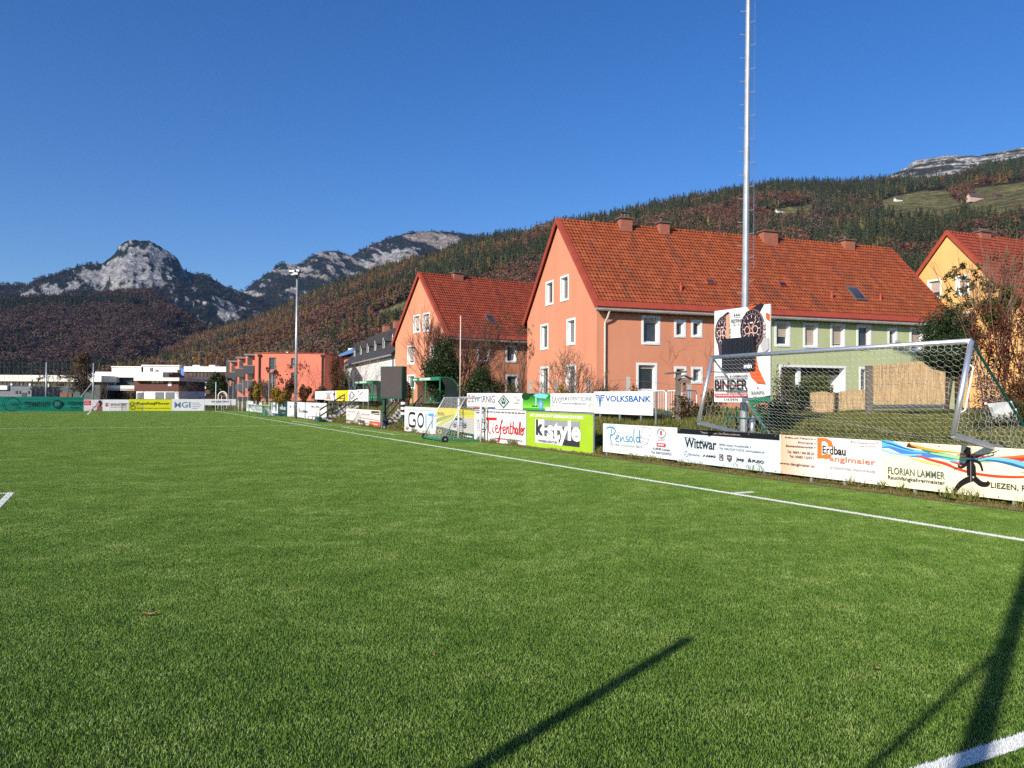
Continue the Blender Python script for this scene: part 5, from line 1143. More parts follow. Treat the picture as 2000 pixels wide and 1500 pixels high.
# ------------------------------------------------ boards behind the far goal line
UF = 104.2
def far(label, pl, pr, yt, yb, col, draw, posts=(.05, .95), u=UF, **kw):
    a = onu(pl, yb, u); b_ = onu(pr, yb, u); c = onu((pl+pr)/2, yt, u); d = onu((pl+pr)/2, yb, u)
    return board(label, a, b_, d[2], c[2], col, draw, GR_FAR, posts, post_z=-.1, **kw)
def d_team(p):
    D_ = (16, 62, 56)
    p.text('TEAMSHOP', .255, .36, .565, .70, D_, .0); p.disc(.665, .54, .058, .27, D_); p.text('89', .635, .39, .695, .69, (60, 150, 125), .01); p.text('SCAP', .80, .48, .985, .72, D_, .02); p.small(.83, .30, .95, .35, D_, 5, 2); p.ring(.10, .55, .10, .42, .06, D_); p.text('13', .10, .44, .16, .62, D_, .02)
def banner():
    r = far('green mesh banner with dark lettering and a round number badge', -110, 163, 774.5, 806, (24, 128, 104), None, (), u=UF-2.2)
    # creases of the cloth
    ch = [c for c in r.children if c.name.startswith('panel')][0]; bpy.data.objects.remove(ch)
    a = onu(-110, 790, UF-2.2); b_ = onu(163, 790, UF-2.2); W = math.hypot(b_[0]-a[0], b_[1]-a[1]); H = onu(26, 774.5, UF-2.2)[2]-onu(26, 806, UF-2.2)[2]
    nx, nz = 90, 20; xs, zs = np.meshgrid(np.linspace(0, W, nx), np.linspace(0, H, nz), indexing='ij'); y = (fbm(xs*.25, zs*3.2, 4, 12)-.5)*.16
    y[:, 0] *= .5; y[:, -1] *= .3
    zz = zs + (fbm(xs*.5, xs*0+1, 2, 7)-.5)[:, :]*.06*(zs < .1); V = np.stack([xs, y+.10, zz], -1).reshape(-1, 3); i = np.arange(nx*nz).reshape(nx, nz)
    Fc = np.stack([i[:-1, :-1], i[1:, :-1], i[1:, 1:], i[:-1, 1:]], -1).reshape(-1, 4)
    link('cloth', np_mesh('cloth', V, Fc, paint((20, 122, 100)), True), r)
    p = Prints(W, H, -.005); q = 110/273.
    class Q(Prints): pass
    s_ = Prints(W*(1-q), H, -.005); d_team(s_)
    for key in s_.order:
        o_ = s_.items[key].build(key[0], paint(key[1]), r); o_.location = (W*q, 0, 0)
banner()
def d_red(p):
    p.rect(.02, .55, .38, .93, (214, 44, 52)); p.small(.06, .78, .3, .84, (245, 225, 225), 3, 1); p.small(.06, .64, .32, .70, (245, 225, 225), 3, 2)
    p.poly([(.42, 0), (.42, .18), (.52, .42), (.66, .55), (.78, .60), (.98, .45), (.98, 0)], (150, 96, 92), 'portrait'); p.disc(.86, .70, .12, .26, (70, 44, 40), 'portrait', 16); p.disc(.74, .62, .09, .18, (206, 158, 138), 'portrait', 16); p.poly([(.5, .3), (.72, .48), (.70, .2), (.56, .1)], (225, 210, 205), 'portrait'); p.poly([(.1, .0), (.2, .22), (.4, .24), (.42, 0)], (225, 214, 210), 'portrait')
far('white board with a red panel and the picture of a dark haired woman', 163.4, 200, 780.5, 805, (240, 232, 230), d_red)
def d_enns(p): p.ring(.17, .58, .07, .17, .14, (186, 70, 76), 'emblem', 4, 45, 405); p.rect(.13, .50, .19, .62, (186, 70, 76), 'emblem'); p.text('ENNSTAL', .31, .50, .90, .68, (150, 60, 66), .02); p.small(.32, .36, .9, .42, (190, 150, 150), 5, 3)
far('white board with a dark red square emblem and spaced capitals', 200.4, 251.6, 780.5, 804.5, WH, d_enns)
def d_rex(p):
    p.text('RexhajFloor', .17, .50, .97, .78, (70, 70, 20), .03); p.small(.18, .24, .98, .31, (90, 88, 20), 9, 3); p.ring(.07, .62, .04, .18, .10, (110, 105, 20)); p.ring(.09, .34, .05, .16, .10, (110, 105, 20)); p.line([(.12, .75), (.16, .60)], .08, (110, 105, 20), 'emblem')
far('acid yellow board with bold dark lettering', 252, 334.6, 780, 804, (232, 234, 30), d_rex, (.03, .5, .97))
def d_mgi(p):
    p.text('MGI', .085, .28, .56, .76, (110, 138, 166), .012); p.rect(.575, .26, .59, .80, (110, 138, 166), 'emblem')
    for k, (t, x) in enumerate((('LIEGEN', .84), ('SCHAFTEN', .92), ('CAPITAL', .88), ('SALES', .80))): p.small(.63, .64-.15*k, x, .71-.15*k, (150, 165, 185), 3, k)
far('white board with three large blue grey capitals', 335, 399, 779.5, 803, WH, d_mgi)
def d_rei(p): p.text('REISEBÜRO', .215, .45, .78, .78, (40, 46, 84), .035); p.small(.28, .28, .6, .36, (190, 190, 170), 5, 1)
far('white board raised on legs with bold navy capitals, by the far corner', 399.5, 461, 779.5, 791.5, WH, d_rei, (.02, .35, .6, .97))
# ================================================================ EQUIPMENT
def wires(segs, r, n=3):
    S = np.asarray(segs, float); p, q = S[:, 0], S[:, 1]; d = q-p; d /= np.linalg.norm(d, axis=1)[:, None]+1e-12
    u = np.where(np.abs(d[:, 2:3]) < .9, np.array([[0, 0, 1.]]), np.array([[1., 0, 0]])); a = np.cross(d, u); a /= np.linalg.norm(a, axis=1)[:, None]; b_ = np.cross(d, a)
    rr = r if np.ndim(r) else np.full((len(S), 2), r); V = []
    for e, P in enumerate((p, q)):
        for k in range(n):
            t = 2*math.pi*k/n; V.append(P+(a*math.cos(t)+b_*math.sin(t))*rr[:, e:e+1])
    V = np.stack(V, 1); m = len(S); o = (np.arange(m)*2*n)[:, None]
    F = np.concatenate([o+np.array([[k, (k+1) % n, n+(k+1) % n, n+k]]) for k in range(n)])
    return V.reshape(-1, 3), F
def hex_edges(w_, h_, a):
    E = []; dx = a*math.sqrt(3); nx = int(w_/dx)+2; ny = int(h_/(1.5*a))+2
    for j in range(ny):
        for i in range(nx):
            x = i*dx+(dx/2 if j % 2 else 0); y = j*1.5*a
            P = [(x, y+a), (x+dx/2, y+a/2), (x+dx/2, y-a/2), (x, y-a)]
            E += [(P[0], P[1]), (P[1], P[2]), (P[2], P[3])]
    E = [e for e in E if all(-.001 <= q[0] <= w_+.001 and -.001 <= q[1] <= h_+.001 for q in e)]
    return np.array(E)
def net_on(quads, a, r, mat, parent, name='net', sag=.0, seed=1, square=False):
    """quads: (P00,P10,P11,P01) patches covered with a knotted hexagonal net"""
    segs = []
    for qi, (A, B, C_, D) in enumerate(quads):
        A, B, C_, D = map(np.array, (A, B, C_, D)); w_ = (np.linalg.norm(B-A)+np.linalg.norm(C_-D))/2; h_ = (np.linalg.norm(D-A)+np.linalg.norm(C_-B))/2
        w_ = max(w_, .3); h_ = max(h_, .3)
        if square:
            E = []
            for i in range(int(w_/a)+1): E += [((i*a, j*a), (i*a, min((j+1)*a, h_))) for j in range(int(h_/a)+1)]
            for j in range(int(h_/a)+1): E += [((i*a, j*a), (min((i+1)*a, w_), j*a)) for i in range(int(w_/a)+1)]
            E = np.array(E)
        else: E = hex_edges(w_, h_, a)
        if not len(E): continue
        s = np.clip(E[..., 0]/w_, 0, 1)[..., None]; t = np.clip(E[..., 1]/h_, 0, 1)[..., None]
        P = (A*(1-s)+B*s)*(1-t)+(D*(1-s)+C_*s)*t
        nn = np.cross(B-A, D-A); nn = nn/(np.linalg.norm(nn)+1e-9)
        wob = (fbm(P[..., 0]*1.3+P[..., 1]*.9, P[..., 2]*1.3+qi, 3, seed)-.5)*sag*2 ; env = (np.sin(np.pi*s)*np.sin(np.pi*t))[..., 0]
        P = P+nn*(wob*(.25+env))[..., None]; P[..., 2] -= env*sag*.9
        segs.append(P)
    V, F = wires(np.concatenate(segs), r); return link(name, np_mesh(name, V, F, mat), parent)
net_white = plain('white_net_cord', (.68, .67, .62), .7, 0, .1); net_green = plain('green_net_cord', (.03, .20, .13), .7, 0, .1); wire_m = plain('fence_wire', (.25, .26, .25), .5, .4, .1)
# ---- big goal tipped back over the boards
def big_goal():
    PR, TR = at(1862, 850, 15.1), at(1897, 666, 15.25); PL, TL = at(1364, 825, 22.3), at(1391, 698, 22.5)
    O = np.array([PR[0], PR[1], PR[2]]); root = thing('football_goal', 'big silver football goal with white net tipped back over the boards', 'football goal', O)
    L = lambda P: tuple(np.asarray(P)-O)
    D = np.array([.905, .42, 0])*2.9; DR = PR+D*1.0+np.array([0, 0, -.62]); DL = PL+D+np.array([0, 0, -.62])
    for P, T in ((PR, TR), (PL, TL)): m = MB(); m.tube([L(P), L(T)], .055, 14); m.build('post', alu, root, True)
    m = MB(); m.tube([L(TR), L(TL)], .056, 14); m.build('crossbar', alu, root, True)
    for P, Q in ((PR, DR), (PL, DL)): m = MB(); m.bar(L(P), L(Q), .08, .11); m.build('base_tube', galv, root)
    m = MB(); m.bar(L(DR), L(DL), .07, .09); m.build('rear_tube', galv, root)
    for T, Q, s_ in ((TR, DR, 1), (TL, DL, 1)): m = MB(); m.tube([L(T), L(Q)], .026, 8); m.build('rear_stay', dgreen if T is TR else galv, root)
    # carrying handle on the near post
    ax = (TR-PR)/np.linalg.norm(TR-PR); off = np.array([.85, -.35, 0])*.13
    m = MB(); m.tube([L(PR+ax*.42), L(PR+ax*.50+off), L(PR+ax*1.36+off), L(PR+ax*1.44)], .017, 8); m.build('handle', white_paint, root, True)
    m = MB(); m.tube([L(TL-(TL-PL)*.22), L(TL+(DL-TL)*.17)], .018, 6); m.build('stay_brace', galv, root)
    q = lambda *a: [L(x) for x in a]
    lo = np.array([0, 0, .10])
    net_on([q(TL-lo*.6, TR-lo*.6, DR, DL), q(TR, PR, PR*.15+DR*.85, DR), q(TL, PL, PL*.15+DL*.85, DL)], .10, .0026, net_white, root, sag=.20, seed=5)
    # part of the net thrown over the bar
    A = TR+(TL-TR)*.03; B = TR+(TL-TR)*.36; m = []
    net_on([q(A+np.array([-.06, -.05, -.28]), B+np.array([-.06, -.05, -.06]), B+np.array([0, 0, .065]), A+np.array([0, 0, .065]))], .09, .0026, net_white, root, name='net_fold', sag=.03)
    for k in range(7):
        pass
big_goal()
# ---- small training goal on wheels in front of the boards
def small_goal():
    A, B = gnd(895.5, 857), gnd(946, 864.5); A = A+0; w_ = B-A; w_ = w_*2.9/np.linalg.norm(w_); B = A+w_
    C = gnd(823, 858); bk = C-A; bk[2] = 0; bk = bk/np.linalg.norm(bk); dep = 1.75; C = A+bk*dep; D = B+bk*dep; H = np.array([0, 0, 2.02]); tp = .75
    root = thing('training_goal', 'small wheeled training goal with white tubes and net before the car board', 'football goal', A); L = lambda P: tuple(np.asarray(P)-A)
    for P in (A, B): m = MB(); m.tube([L(P), L(P+H)], .05, 12); m.build('post', white_paint, root, True)
    m = MB(); m.tube([L(A+H), L(B+H)], .05, 12); m.build('crossbar', white_paint, root, True)
    for P, Q in ((A, C), (B, D)):
        m = MB(); m.tube([L(P+H), L(P+H+bk*tp), L(Q+H*.08)], .032, 8); m.build('side_tube', alu, root, True)
        m = MB(); m.bar(L(P+H*.04), L(Q+H*.06), .06, .08); m.build('base_tube', dugreen, root)
    m = MB(); m.tube([L(A+H+bk*tp), L(B+H+bk*tp)], .022, 8); m.build('top_tube', alu, root)
    m = MB(); m.bar(L(C+H*.06), L(D+H*.06), .09, .10); m.build('rear_tube', dugreen, root)
    u_ = w_/np.linalg.norm(w_)
    for P in (C-bk*.05, D-bk*.05):
        c = P+np.array([0, 0, .15]); m = MB(); m.tube([L(c-u_*.05), L(c+u_*.05)], .145, 18); wh = m.build('wheel', black, root); m = MB(); m.tube([L(c-u_*.06), L(c+u_*.06)], .05, 10); m.build('hub', galv, wh)
    q = lambda *a: [L(x) for x in a]
    net_on([q(A+H, B+H, B+H+bk*tp, A+H+bk*tp), q(A+H+bk*tp, B+H+bk*tp, D+H*.08, C+H*.08), q(A+H, A, C+H*.08, A+H+bk*tp), q(B+H, B, D+H*.08, B+H+bk*tp)], .075, .004, net_white, root, sag=.05, seed=9)
small_goal()
def mini_goal(label, P0, P1, h_, dep, mat, nmat, cat='football goal'):
    P0 = np.array(P0); P1 = np.array(P1); root = thing('mini_goal', label, cat, P0); L = lambda P: tuple(np.asarray(P)-P0)
    u_ = (P1-P0)/np.linalg.norm(P1-P0); bk = np.array([-u_[1], u_[0], 0])*dep; H = np.array([0, 0, h_])
    for P in (P0, P1): m = MB(); m.tube([L(P), L(P+H)], .04, 8); m.build('post', mat, root)
    m = MB(); m.tube([L(P0+H), L(P1+H)], .04, 8); m.build('crossbar', mat, root)
    for P in (P0, P1): m = MB(); m.tube([L(P+H), L(P+bk), L(P)], .025, 6); m.build('side_tube', mat, root)
    m = MB(); m.tube([L(P0+bk), L(P1+bk)], .025, 6); m.build('rear_tube', mat, root)
    net_on([[L(P0+H), L(P1+H), L(P1+bk), L(P0+bk)]], .12, .006, nmat, root, square=True)
mini_goal('small green framed goal standing by the far touchline boards', gnd(486, 814), gnd(513, 815.5), 1.05, 1.0, dugreen, net_green)
a_ = gnd(516, 811); mini_goal('low pale frame goal next to the far narrow board', a_, gnd(525, 813), .8, .5, alu, net_white)
mini_goal('small white framed goal in front of the far white board', fuv(103.2, 12.0), fuv(103.2, 9.9), 1.0, .7, white_paint, net_white)
mini_goal('small grey framed goal with dark net beside the yellow far board', fuv(103.3, 10.6), fuv(103.3, 8.3), .9, .8, grey_mid, net_green)
# ---- near floodlight mast with climbing pegs
def near_mast():
    Y = 25.4; B = at(1452.5, 838, Y); B[2] = float(bank(uv_of(B)[1]))-.1; root = thing('floodlight_mast', 'tall galvanised mast with climbing pegs rising behind the watch billboard', 'floodlight mast', B)
    T = at(1461.5, 0, Y); k = 1.30; T = B+(T-B)*k; T[1] = Y; L = lambda P: np.asarray(P)-B
    m = MB(); n = 12; m.tube([tuple(L(B+(T-B)*t)) for t in np.linspace(0, 1, 8)], [.128-.062*t for t in np.linspace(0, 1, 8)], n); m.build('pole', galv, root)
    m = MB(); m.tube([(0, 0, -.05), (0, 0, .34)], .30, 16); m.build('concrete_foot', concrete, root)
    m = MB(); ln = np.linalg.norm(T-B); k = 0; z = 3.3
    while z < ln*.985:
        P = (T-B)*z/ln; r_ = .128-.062*z/ln; s_ = 1 if k % 2 else -1; dirv = np.array([s_*.94, -.34*s_, .0]); q = P+dirv*(r_+.13)
        m.tube([tuple(P+dirv*r_*.7), tuple(q+np.array([0, 0, .01])), tuple(q+dirv*.015+np.array([0, 0, .05]))], .011, 6); z += .385; k += 1
    m.build('climbing_peg', galv, root)
    m = MB(); c0 = (T-B)*.30+np.array([.27, .03, 0]); c1 = (T-B)*.98+np.array([.21, .03, 0]); m.tube([tuple(c0+(c1-c0)*t) for t in np.linspace(0, 1, 10)], .012, 5); m.build('safety_cable', plain('steel_cable', (.2, .25, .35), .4, .5), root)
    # lamps, above the picture
    m = MB(); t = L(T); m.box((t[0]-1.2, t[1]-.08, t[2]-.1), (t[0]+1.2, t[1]+.08, t[2]+.1)); cb = m.build('cross_arm', galv, root)
    for i in range(3): m = MB(); x = t[0]-1+i; m.box((x-.3, t[1]-.45, t[2]+.1), (x+.3, t[1]-.05, t[2]+.5)); m.build('floodlight', grey_mid, cb)
    m = MB(); m.tube([(.22, -.18, .0), (.22, -.18, .86)], .10, 12); m.build('cable_box', galv, root, True)
near_mast()
# ---- billboard with watches and the score clock
def d_watch(p):
    OR = (240, 96, 36)
    p.poly([(.60, 1.), (.66, .955), (.80, .955), (.90, 1.)], OR); p.poly([(.93, .92), (1, .895), (1, .82), (.94, .85)], OR)
    def watch(cx, cy, rx, ry, tilt):
        DK, MD = (46, 34, 38), (122, 96, 92)
        p.poly([(cx-rx*.55, cy+ry*.9), (cx+rx*.75, cy+ry*1.30), (cx+rx*1.05, cy+ry*1.22), (cx+rx*.6, cy+ry*.75)], DK, 'watch_strap'); p.poly([(cx-rx*.7, cy-ry*.6), (cx-rx*.45, cy-ry*1.5), (cx+rx*.35, cy-ry*1.55), (cx+rx*.75, cy-ry*.6)], (70, 52, 56), 'watch_strap')
        for k in range(5): p.line([(cx-rx*.55+k*.004, cy-ry*(.9+.13*k)), (cx+rx*.5, cy-ry*(.93+.13*k))], .012, (140, 120, 118), 'watch_strap')
        p.disc(cx+rx*.08, cy, rx*1.06, ry*1.05, MD, 'watch_face', 36); p.disc(cx, cy, rx, ry, DK, 'watch_face', 36); p.ring(cx, cy, rx*.80, ry*.80, .012, (180, 160, 155), 'watch_face', 32); p.disc(cx, cy, rx*.72, ry*.72, (58, 36, 40), 'watch_face', 32)
        for k in range(12):
            a = R(30*k); p.line([(cx+rx*.58*math.cos(a), cy+ry*.58*math.sin(a)), (cx+rx*.74*math.cos(a), cy+ry*.74*math.sin(a))], .022, (236, 230, 226), 'watch_face')
        for k in range(24):
            a = R(15*k+7); p.line([(cx+rx*.86*math.cos(a), cy+ry*.86*math.sin(a)), (cx+rx*.95*math.cos(a), cy+ry*.95*math.sin(a))], .012, (190, 180, 176), 'watch_face')
        for (dx, dy) in ((-.36, -.06), (.34, -.06), (0, -.40)):
            p.ring(cx+rx*dx, cy+ry*dy, rx*.22, ry*.20, .026, (226, 200, 190), 'watch_face', 20); p.disc(cx+rx*dx, cy+ry*dy, rx*.14, ry*.13, (40, 28, 32), 'watch_face', 16); p.line([(cx+rx*dx, cy+ry*dy), (cx+rx*(dx+.1), cy+ry*(dy+.1))], .012, OR, 'watch_face')
        p.line([(cx-rx*.3, cy+ry*.34), (cx, cy-ry*.04), (cx+rx*.42, cy+ry*.48)], .022, (240, 210, 200), 'watch_hand'); p.line([(cx-rx*.1, cy-ry*.16), (cx+rx*.1, cy+ry*.22)], .014, OR, 'watch_hand'); p.rect(cx-rx*.12, cy+ry*.28, cx+rx*.16, cy+ry*.36, (225, 220, 216), 'watch_face')
        for k in range(4): p.poly([(cx+rx*1.02, cy+ry*(.30-.22*k)), (cx+rx*1.22, cy+ry*(.26-.22*k)), (cx+rx*1.24, cy+ry*(.10-.22*k)), (cx+rx*1.02, cy+ry*(.12-.22*k))], (176, 150, 142) if k % 2 else (206, 190, 184), 'watch_crown')
    p.tag = 1; watch(.155, .76, .135, .165, 0); p.tag = 2; watch(.70, .765, .20, .195, 0); p.tag = 0
    p.poly([(.24, .93), (.30, .95), (.30, .60), (.25, .63)], (238, 160, 120), 'watch_print')
    p.poly([(.86, .60), (.93, .66), (1, .66), (1, .54), (.90, .50)], (190, 186, 184), 'watch_print')
    p.text('FESTINA', .335, .845, .55, .885, (66, 60, 62), .01); p.small(.37, .822, .50, .832, LG, 3, 2)
    for x in (.40, .44, .48): p.disc(x, .925, .012, .018, (90, 84, 84), 'emblem', 10); p.line([(x, .90), (x, .94)], .012, (90, 84, 84), 'emblem')
    p.rect(.33, .905, .0+.55, .91, (244, 243, 238))
    # lower half
    p.poly([(.66, .335), (.78, .47), (.82, .36), (.95, .19), (.80, .20), (.70, .26)], OR, 'print')
    p.text('JUWELIER', .03, .262, .29, .287, (70, 62, 62), .02); p.text('& UHRMACHER', .31, .265, .64, .29, (70, 62, 62), .02); p.rect(.03, .248, .64, .254, (50, 46, 48))
    p.text('BINDER', .03, .135, .64, .242, (38, 34, 36), .02); p.line([(.08, .19), (.22, .195), (.35, .185), (.50, .19)], .013, (226, 80, 70), 'print'); p.rect(.03, .120, .64, .128, (50, 46, 48)); p.rect(.25, .104, .64, .111, (50, 46, 48))
    p.rect(.03, .055, .64, .092, (216, 58, 54)); p.text('www.juwelier-binder.at', .05, .061, .62, .085, (246, 226, 222), .02); p.text('LIEZEN', .21, .018, .46, .042, (44, 40, 42), .02, 0, 1.4)
    p.text('SUUNTO', .70, .082, .925, .118, (60, 62, 66), .012); p.poly([(.80, .15), (.815, .165), (.83, .15), (.815, .14)], (120, 120, 122), 'emblem'); p.small(.73, .055, .9, .065, LG, 4, 3)
aL, aR = at(1395, 785, 25.7), at(1503.5, 786, 23.6)
wb = board('tall white billboard with two big dark wrist watches and bold black lettering', (aL[0], aL[1]), (aR[0], aR[1]), aL[2], aL[2]+2.98, WH, d_watch, None, (.5,), frame=None, cat='billboard', name='billboard', thick=.05, post_z=3.0)
m = MB(); ww = math.hypot(aR[0]-aL[0], aR[1]-aL[1]); m.box((ww*.45, .052, .4), (ww*.62, .40, .48)); m.box((ww*.45, .052, 2.4), (ww*.62, .40, 2.48)); m.build('bracket', galv, wb)
def score_clock():
    rz = wb.rotation_euler[2]; ex = np.array([math.cos(rz), math.sin(rz), 0]); nrm = np.array([math.sin(rz), -math.cos(rz), 0])
    P = np.array([aL[0], aL[1], aL[2]])+ex*ww*.205+nrm*.02; root = thing('score_clock', 'black digital score clock mounted on the watch billboard', 'score clock', P+np.array([0, 0, .99]), rz)
    w_ = ww*.575; m = MB(); m.box((0, -.12, .0), (w_, 0, 1.04)); m.build('case', plain('black_display', (.016, .016, .02), .35, 0, .1), root)
    p = Prints(w_, 1.04, -.122); D_ = (44, 46, 56)
    for x0 in (.06, .22, .62, .80):
        for (xa, ya, xb, yb) in ((0, .58, .0, .70), (0, .76, 0, .9), (.11, .58, .11, .70), (.11, .76, .11, .9), (.02, .56, .10, .56), (.02, .73, .10, .73), (.02, .92, .10, .92)): p.line([(x0+xa, ya), (x0+xb, yb+1e-4)], .035, D_, 'digit')
    for y in (.66, .82): p.disc(.48, y, .02, .025, D_, 'digit', 10)
    for x0 in (.08, .26):
        for (xa, ya, xb, yb) in ((0, .10, .0, .24), (0, .28, 0, .42), (.11, .10, .11, .24), (.11, .28, .11, .42), (.02, .08, .10, .08), (.02, .26, .10, .26), (.02, .44, .10, .44)): p.line([(x0+xa, ya), (x0+xb, yb+1e-4)], .03, D_, 'digit')
    p.rect(.0, .475, 1, .505, (60, 60, 64)); p.text('min', .73, .06, .97, .20, (240, 240, 240), .03); p.build(root)
score_clock()
# green frame and grey litter tube at the foot of the mast
def green_frame():
    P = at(1420, 838, 24.6); Q = at(1488, 842, 23.3); B = P.copy(); B[2] = float(bank(uv_of(P)[1]))-.15; root = thing('equipment_frame', 'green steel frame with a slanted panel at the foot of the tall mast', 'equipment frame', B)
    L = lambda p: tuple(np.asarray(p)-B); z = lambda p, h_: np.array([p[0], p[1], h_])
    tops = at(1420, 788, 24.6)[2]
    for p in (P, Q, P+np.array([.5, .7, 0]), Q+np.array([.4, .6, 0])): m = MB(); m.bar(L(z(p, B[2]-.1)), L(z(p, tops-.1)), .05, .05); m.build('leg', dgreen, root)
    m = MB(); m.bar(L(z(P, tops-.45)), L(z(Q, tops-.45)), .04, .05); m.build('rail', dgreen, root)
    a, b_ = at(1463, 781, 23.9), at(1505, 773, 23.2); c, d = at(1505, 783, 23.2), at(1470, 792, 23.9)
    m = MB(); m.poly([L(a), L(b_), L(c), L(d)], (.02, .05, .02)); m.build('top_panel', dugreen, root); m = MB(); m.bar(L(a), L(at(1494, 838, 23.3)), .10, .05); m.build('slanted_beam', dugreen, root)
green_frame()
# ---- far floodlight mast
def far_mast():
    Y = 69.; B = at(577.5, 800, Y); B[2] = 0; root = thing('floodlight_mast', 'slim grey floodlight mast with lamp heads by the wide white board', 'floodlight mast', B); zt = at(577, 531, Y)[2]; L = lambda P: tuple(np.asarray(P)-B)
    m = MB(); m.tube([(0, 0, -.1), (0, 0, zt)], [.15, .085], 12); m.build('pole', galv, root, True)
    for (px, py, w_, h_) in ((571, 530, .55, .20), (578, 535, .5, .22), (583, 529, .28, .22), (573, 537, .35, .12)):
        P = at(px, py, Y-.3); m = MB(); m.box(L(P-np.array([w_/2, .25, h_/2])), L(P+np.array([w_/2, .25, h_/2]))); f_ = m.build('floodlight', grey_mid, root)
        m = MB(); q = P-np.array([0, .252, 0]); m.poly([L(q+np.array([a*w_*.42, 0, c*h_*.38])) for a, c in ((-1, -1), (1, -1), (1, 1), (-1, 1))]); m.build('lamp_glass', white_paint, f_)
    m = MB(); m.bar((-.5, 0, zt-.1), (.35, 0, zt-.05), .1, .1); m.build('cross_arm', galv, root)
far_mast()
def pole(label, px, yt, yb, Y, r, mat, name='pole', cat='pole', zb=None, extra=None):
    B = at(px, yb, Y); B[2] = B[2] if zb is None else zb; zt = at(px, yt, Y)[2]-B[2]; root = thing(name, label, cat, B); m = MB(); m.tube([(0, 0, -.05), (0, 0, zt)], [r, r*.8], 8); m.build('shaft', mat, root, True)
    m = MB(); m.tube([(0, 0, zt), (0, 0, zt+r*1.2)], [r*1.3, r*.6], 8); m.build('cap', mat, root); return root
pole('thin pale flagpole in front of the smaller orange house', 898.5, 618, 770, 51, .04, pipe_cream, 'flagpole', 'flagpole', 1.1)
pole('thin white pole standing at the far corner of the pitch', 421, 747, 803, 99.3, .05, white_paint, 'corner_pole', 'pole', 0)
pole('short pale pole just behind the far corner of the pitch', 432.5, 773, 803, 100.5, .035, white_paint, 'corner_pole', 'pole', 0)
pole('short white post between the far dark green board and the flag corner', 466, 784, 802, 100, .06, pipe_cream, 'short_post', 'post', 0)
pole('short yellowish post next to the far corner boards', 473, 786, 803, 96, .07, pipe_cream, 'short_post', 'post', 0)
def arch():
    C = at(435, 782, 112.); root = thing('arch', 'pale rounded arch behind the raised far board', 'arch', C); r_ = .62
    m = MB(); m.tube([(-r_, 0, -1.2)]+[(r_*math.cos(a), 0, .62+r_*math.sin(a)) for a in np.linspace(math.pi, 0, 14)]+[(r_, 0, -1.2)], .10, 8); m.build('hoop', pipe_cream, root, True)
    m = MB(); m.tube([(r_*.62*math.cos(a), .2, .62+r_*.62*math.sin(a)) for a in np.linspace(math.pi, 0, 12)], .05, 6); m.build('inner_hoop', off_white, root, True)
arch()
# ---- dugouts
dug_glass = NM('dugout_plastic'); dug_glass.set(.2, 0, .5); dug_glass.base((.035, .055, .05)); dug_glass.b.inputs['Alpha'].default_value = .86; dug_glass = dug_glass.m
def dugout(label, pl, pr, yt, Y, zb):
    A = at(pl, 790, Y); rz = -YAW-math.pi/2   # opens towards the pitch
    # local x along touchline (towards the camera), y away from the pitch
    ex = -DU; ang = math.atan2(ex[1], ex[0]); B = np.array([A[0], A[1], zb]); root = thing('dugout', label, 'dugout', B, ang, 'team dugouts on the bank'); W = 5.2; H = at(pl, yt, Y)[2]-zb; dp = 1.5
    # keep y pointing away from pitch
    prof = [(0, H), (.5, H+.02), (.95, H-.12), (1.25, H-.45), (1.42, H-.95), (1.48, H-1.5), (1.5, .1)]
    for x in (0, W/2, W):
        m = MB(); m.tube([(x, y, z) for y, z in prof], .045, 6); m.tube([(x, 0, H), (x, .0, 0)], .05, 6); m.build('frame', dugreen, root)
    m = MB(); m.box((-.06, -.08, H-.18), (W+.06, .04, H+.06)); m.build('front_beam', dugreen, root)
    p = Prints(W, H, -.082)
    p.rect(.30, (H-.14)/H, .70, (H+.02)/H, (200, 215, 200)); p.rect(.05, (H-.12)/H, .2, (H-.02)/H, (215, 225, 215)); p.build(root)
    m = MB()
    for i in range(len(prof)-1): (y0, z0), (y1, z1) = prof[i], prof[i+1]; m.add([(0, y0, z0), (W, y0, z0), (W, y1, z1), (0, y1, z1)], [(0, 1, 2, 3)])
    m.build('shell', dug_glass, root)
    for x in (0.0, W):
        m = MB(); m.poly([(x, y, z) for y, z in prof]+[(x, 0.35, .1), (x, .35, H-.5), (x, .0, H)]); m.build('side_panel', dug_glass, root)
    m = MB(); m.box((.15, .85, .40), (W-.15, 1.25, .46)); m.build('bench', wood_grey, root)
    for k in range(8):
        x = .35+k*(W-.7)/7; m = MB(); m.box((x-.2, .9, .46), (x+.2, 1.3, .50)); m.box((x-.2, 1.24, .5), (x+.2, 1.30, .92)); s_ = m.build('seat', dugreen, root)
        m = MB(); m.poly([(x-.1, 1.235, .80), (x-.03, 1.235, .62), (x+.13, 1.235, .84), (x-.02, 1.235, .70)]); m.build('seat_print', white_paint, s_)
    m = MB(); m.box((-.1, -.25, -.5), (W+.1, 1.7, .0)); m.build('plinth', concrete, root)
dugout('green framed dugout with curved smoked roof, nearer one behind the white lettered board', 806, 880, 740, 56.5, 1.2)
dugout('green framed dugout with curved smoked roof, farther one half behind the dark screen', 694, 745, 746, 71.5, 1.25)
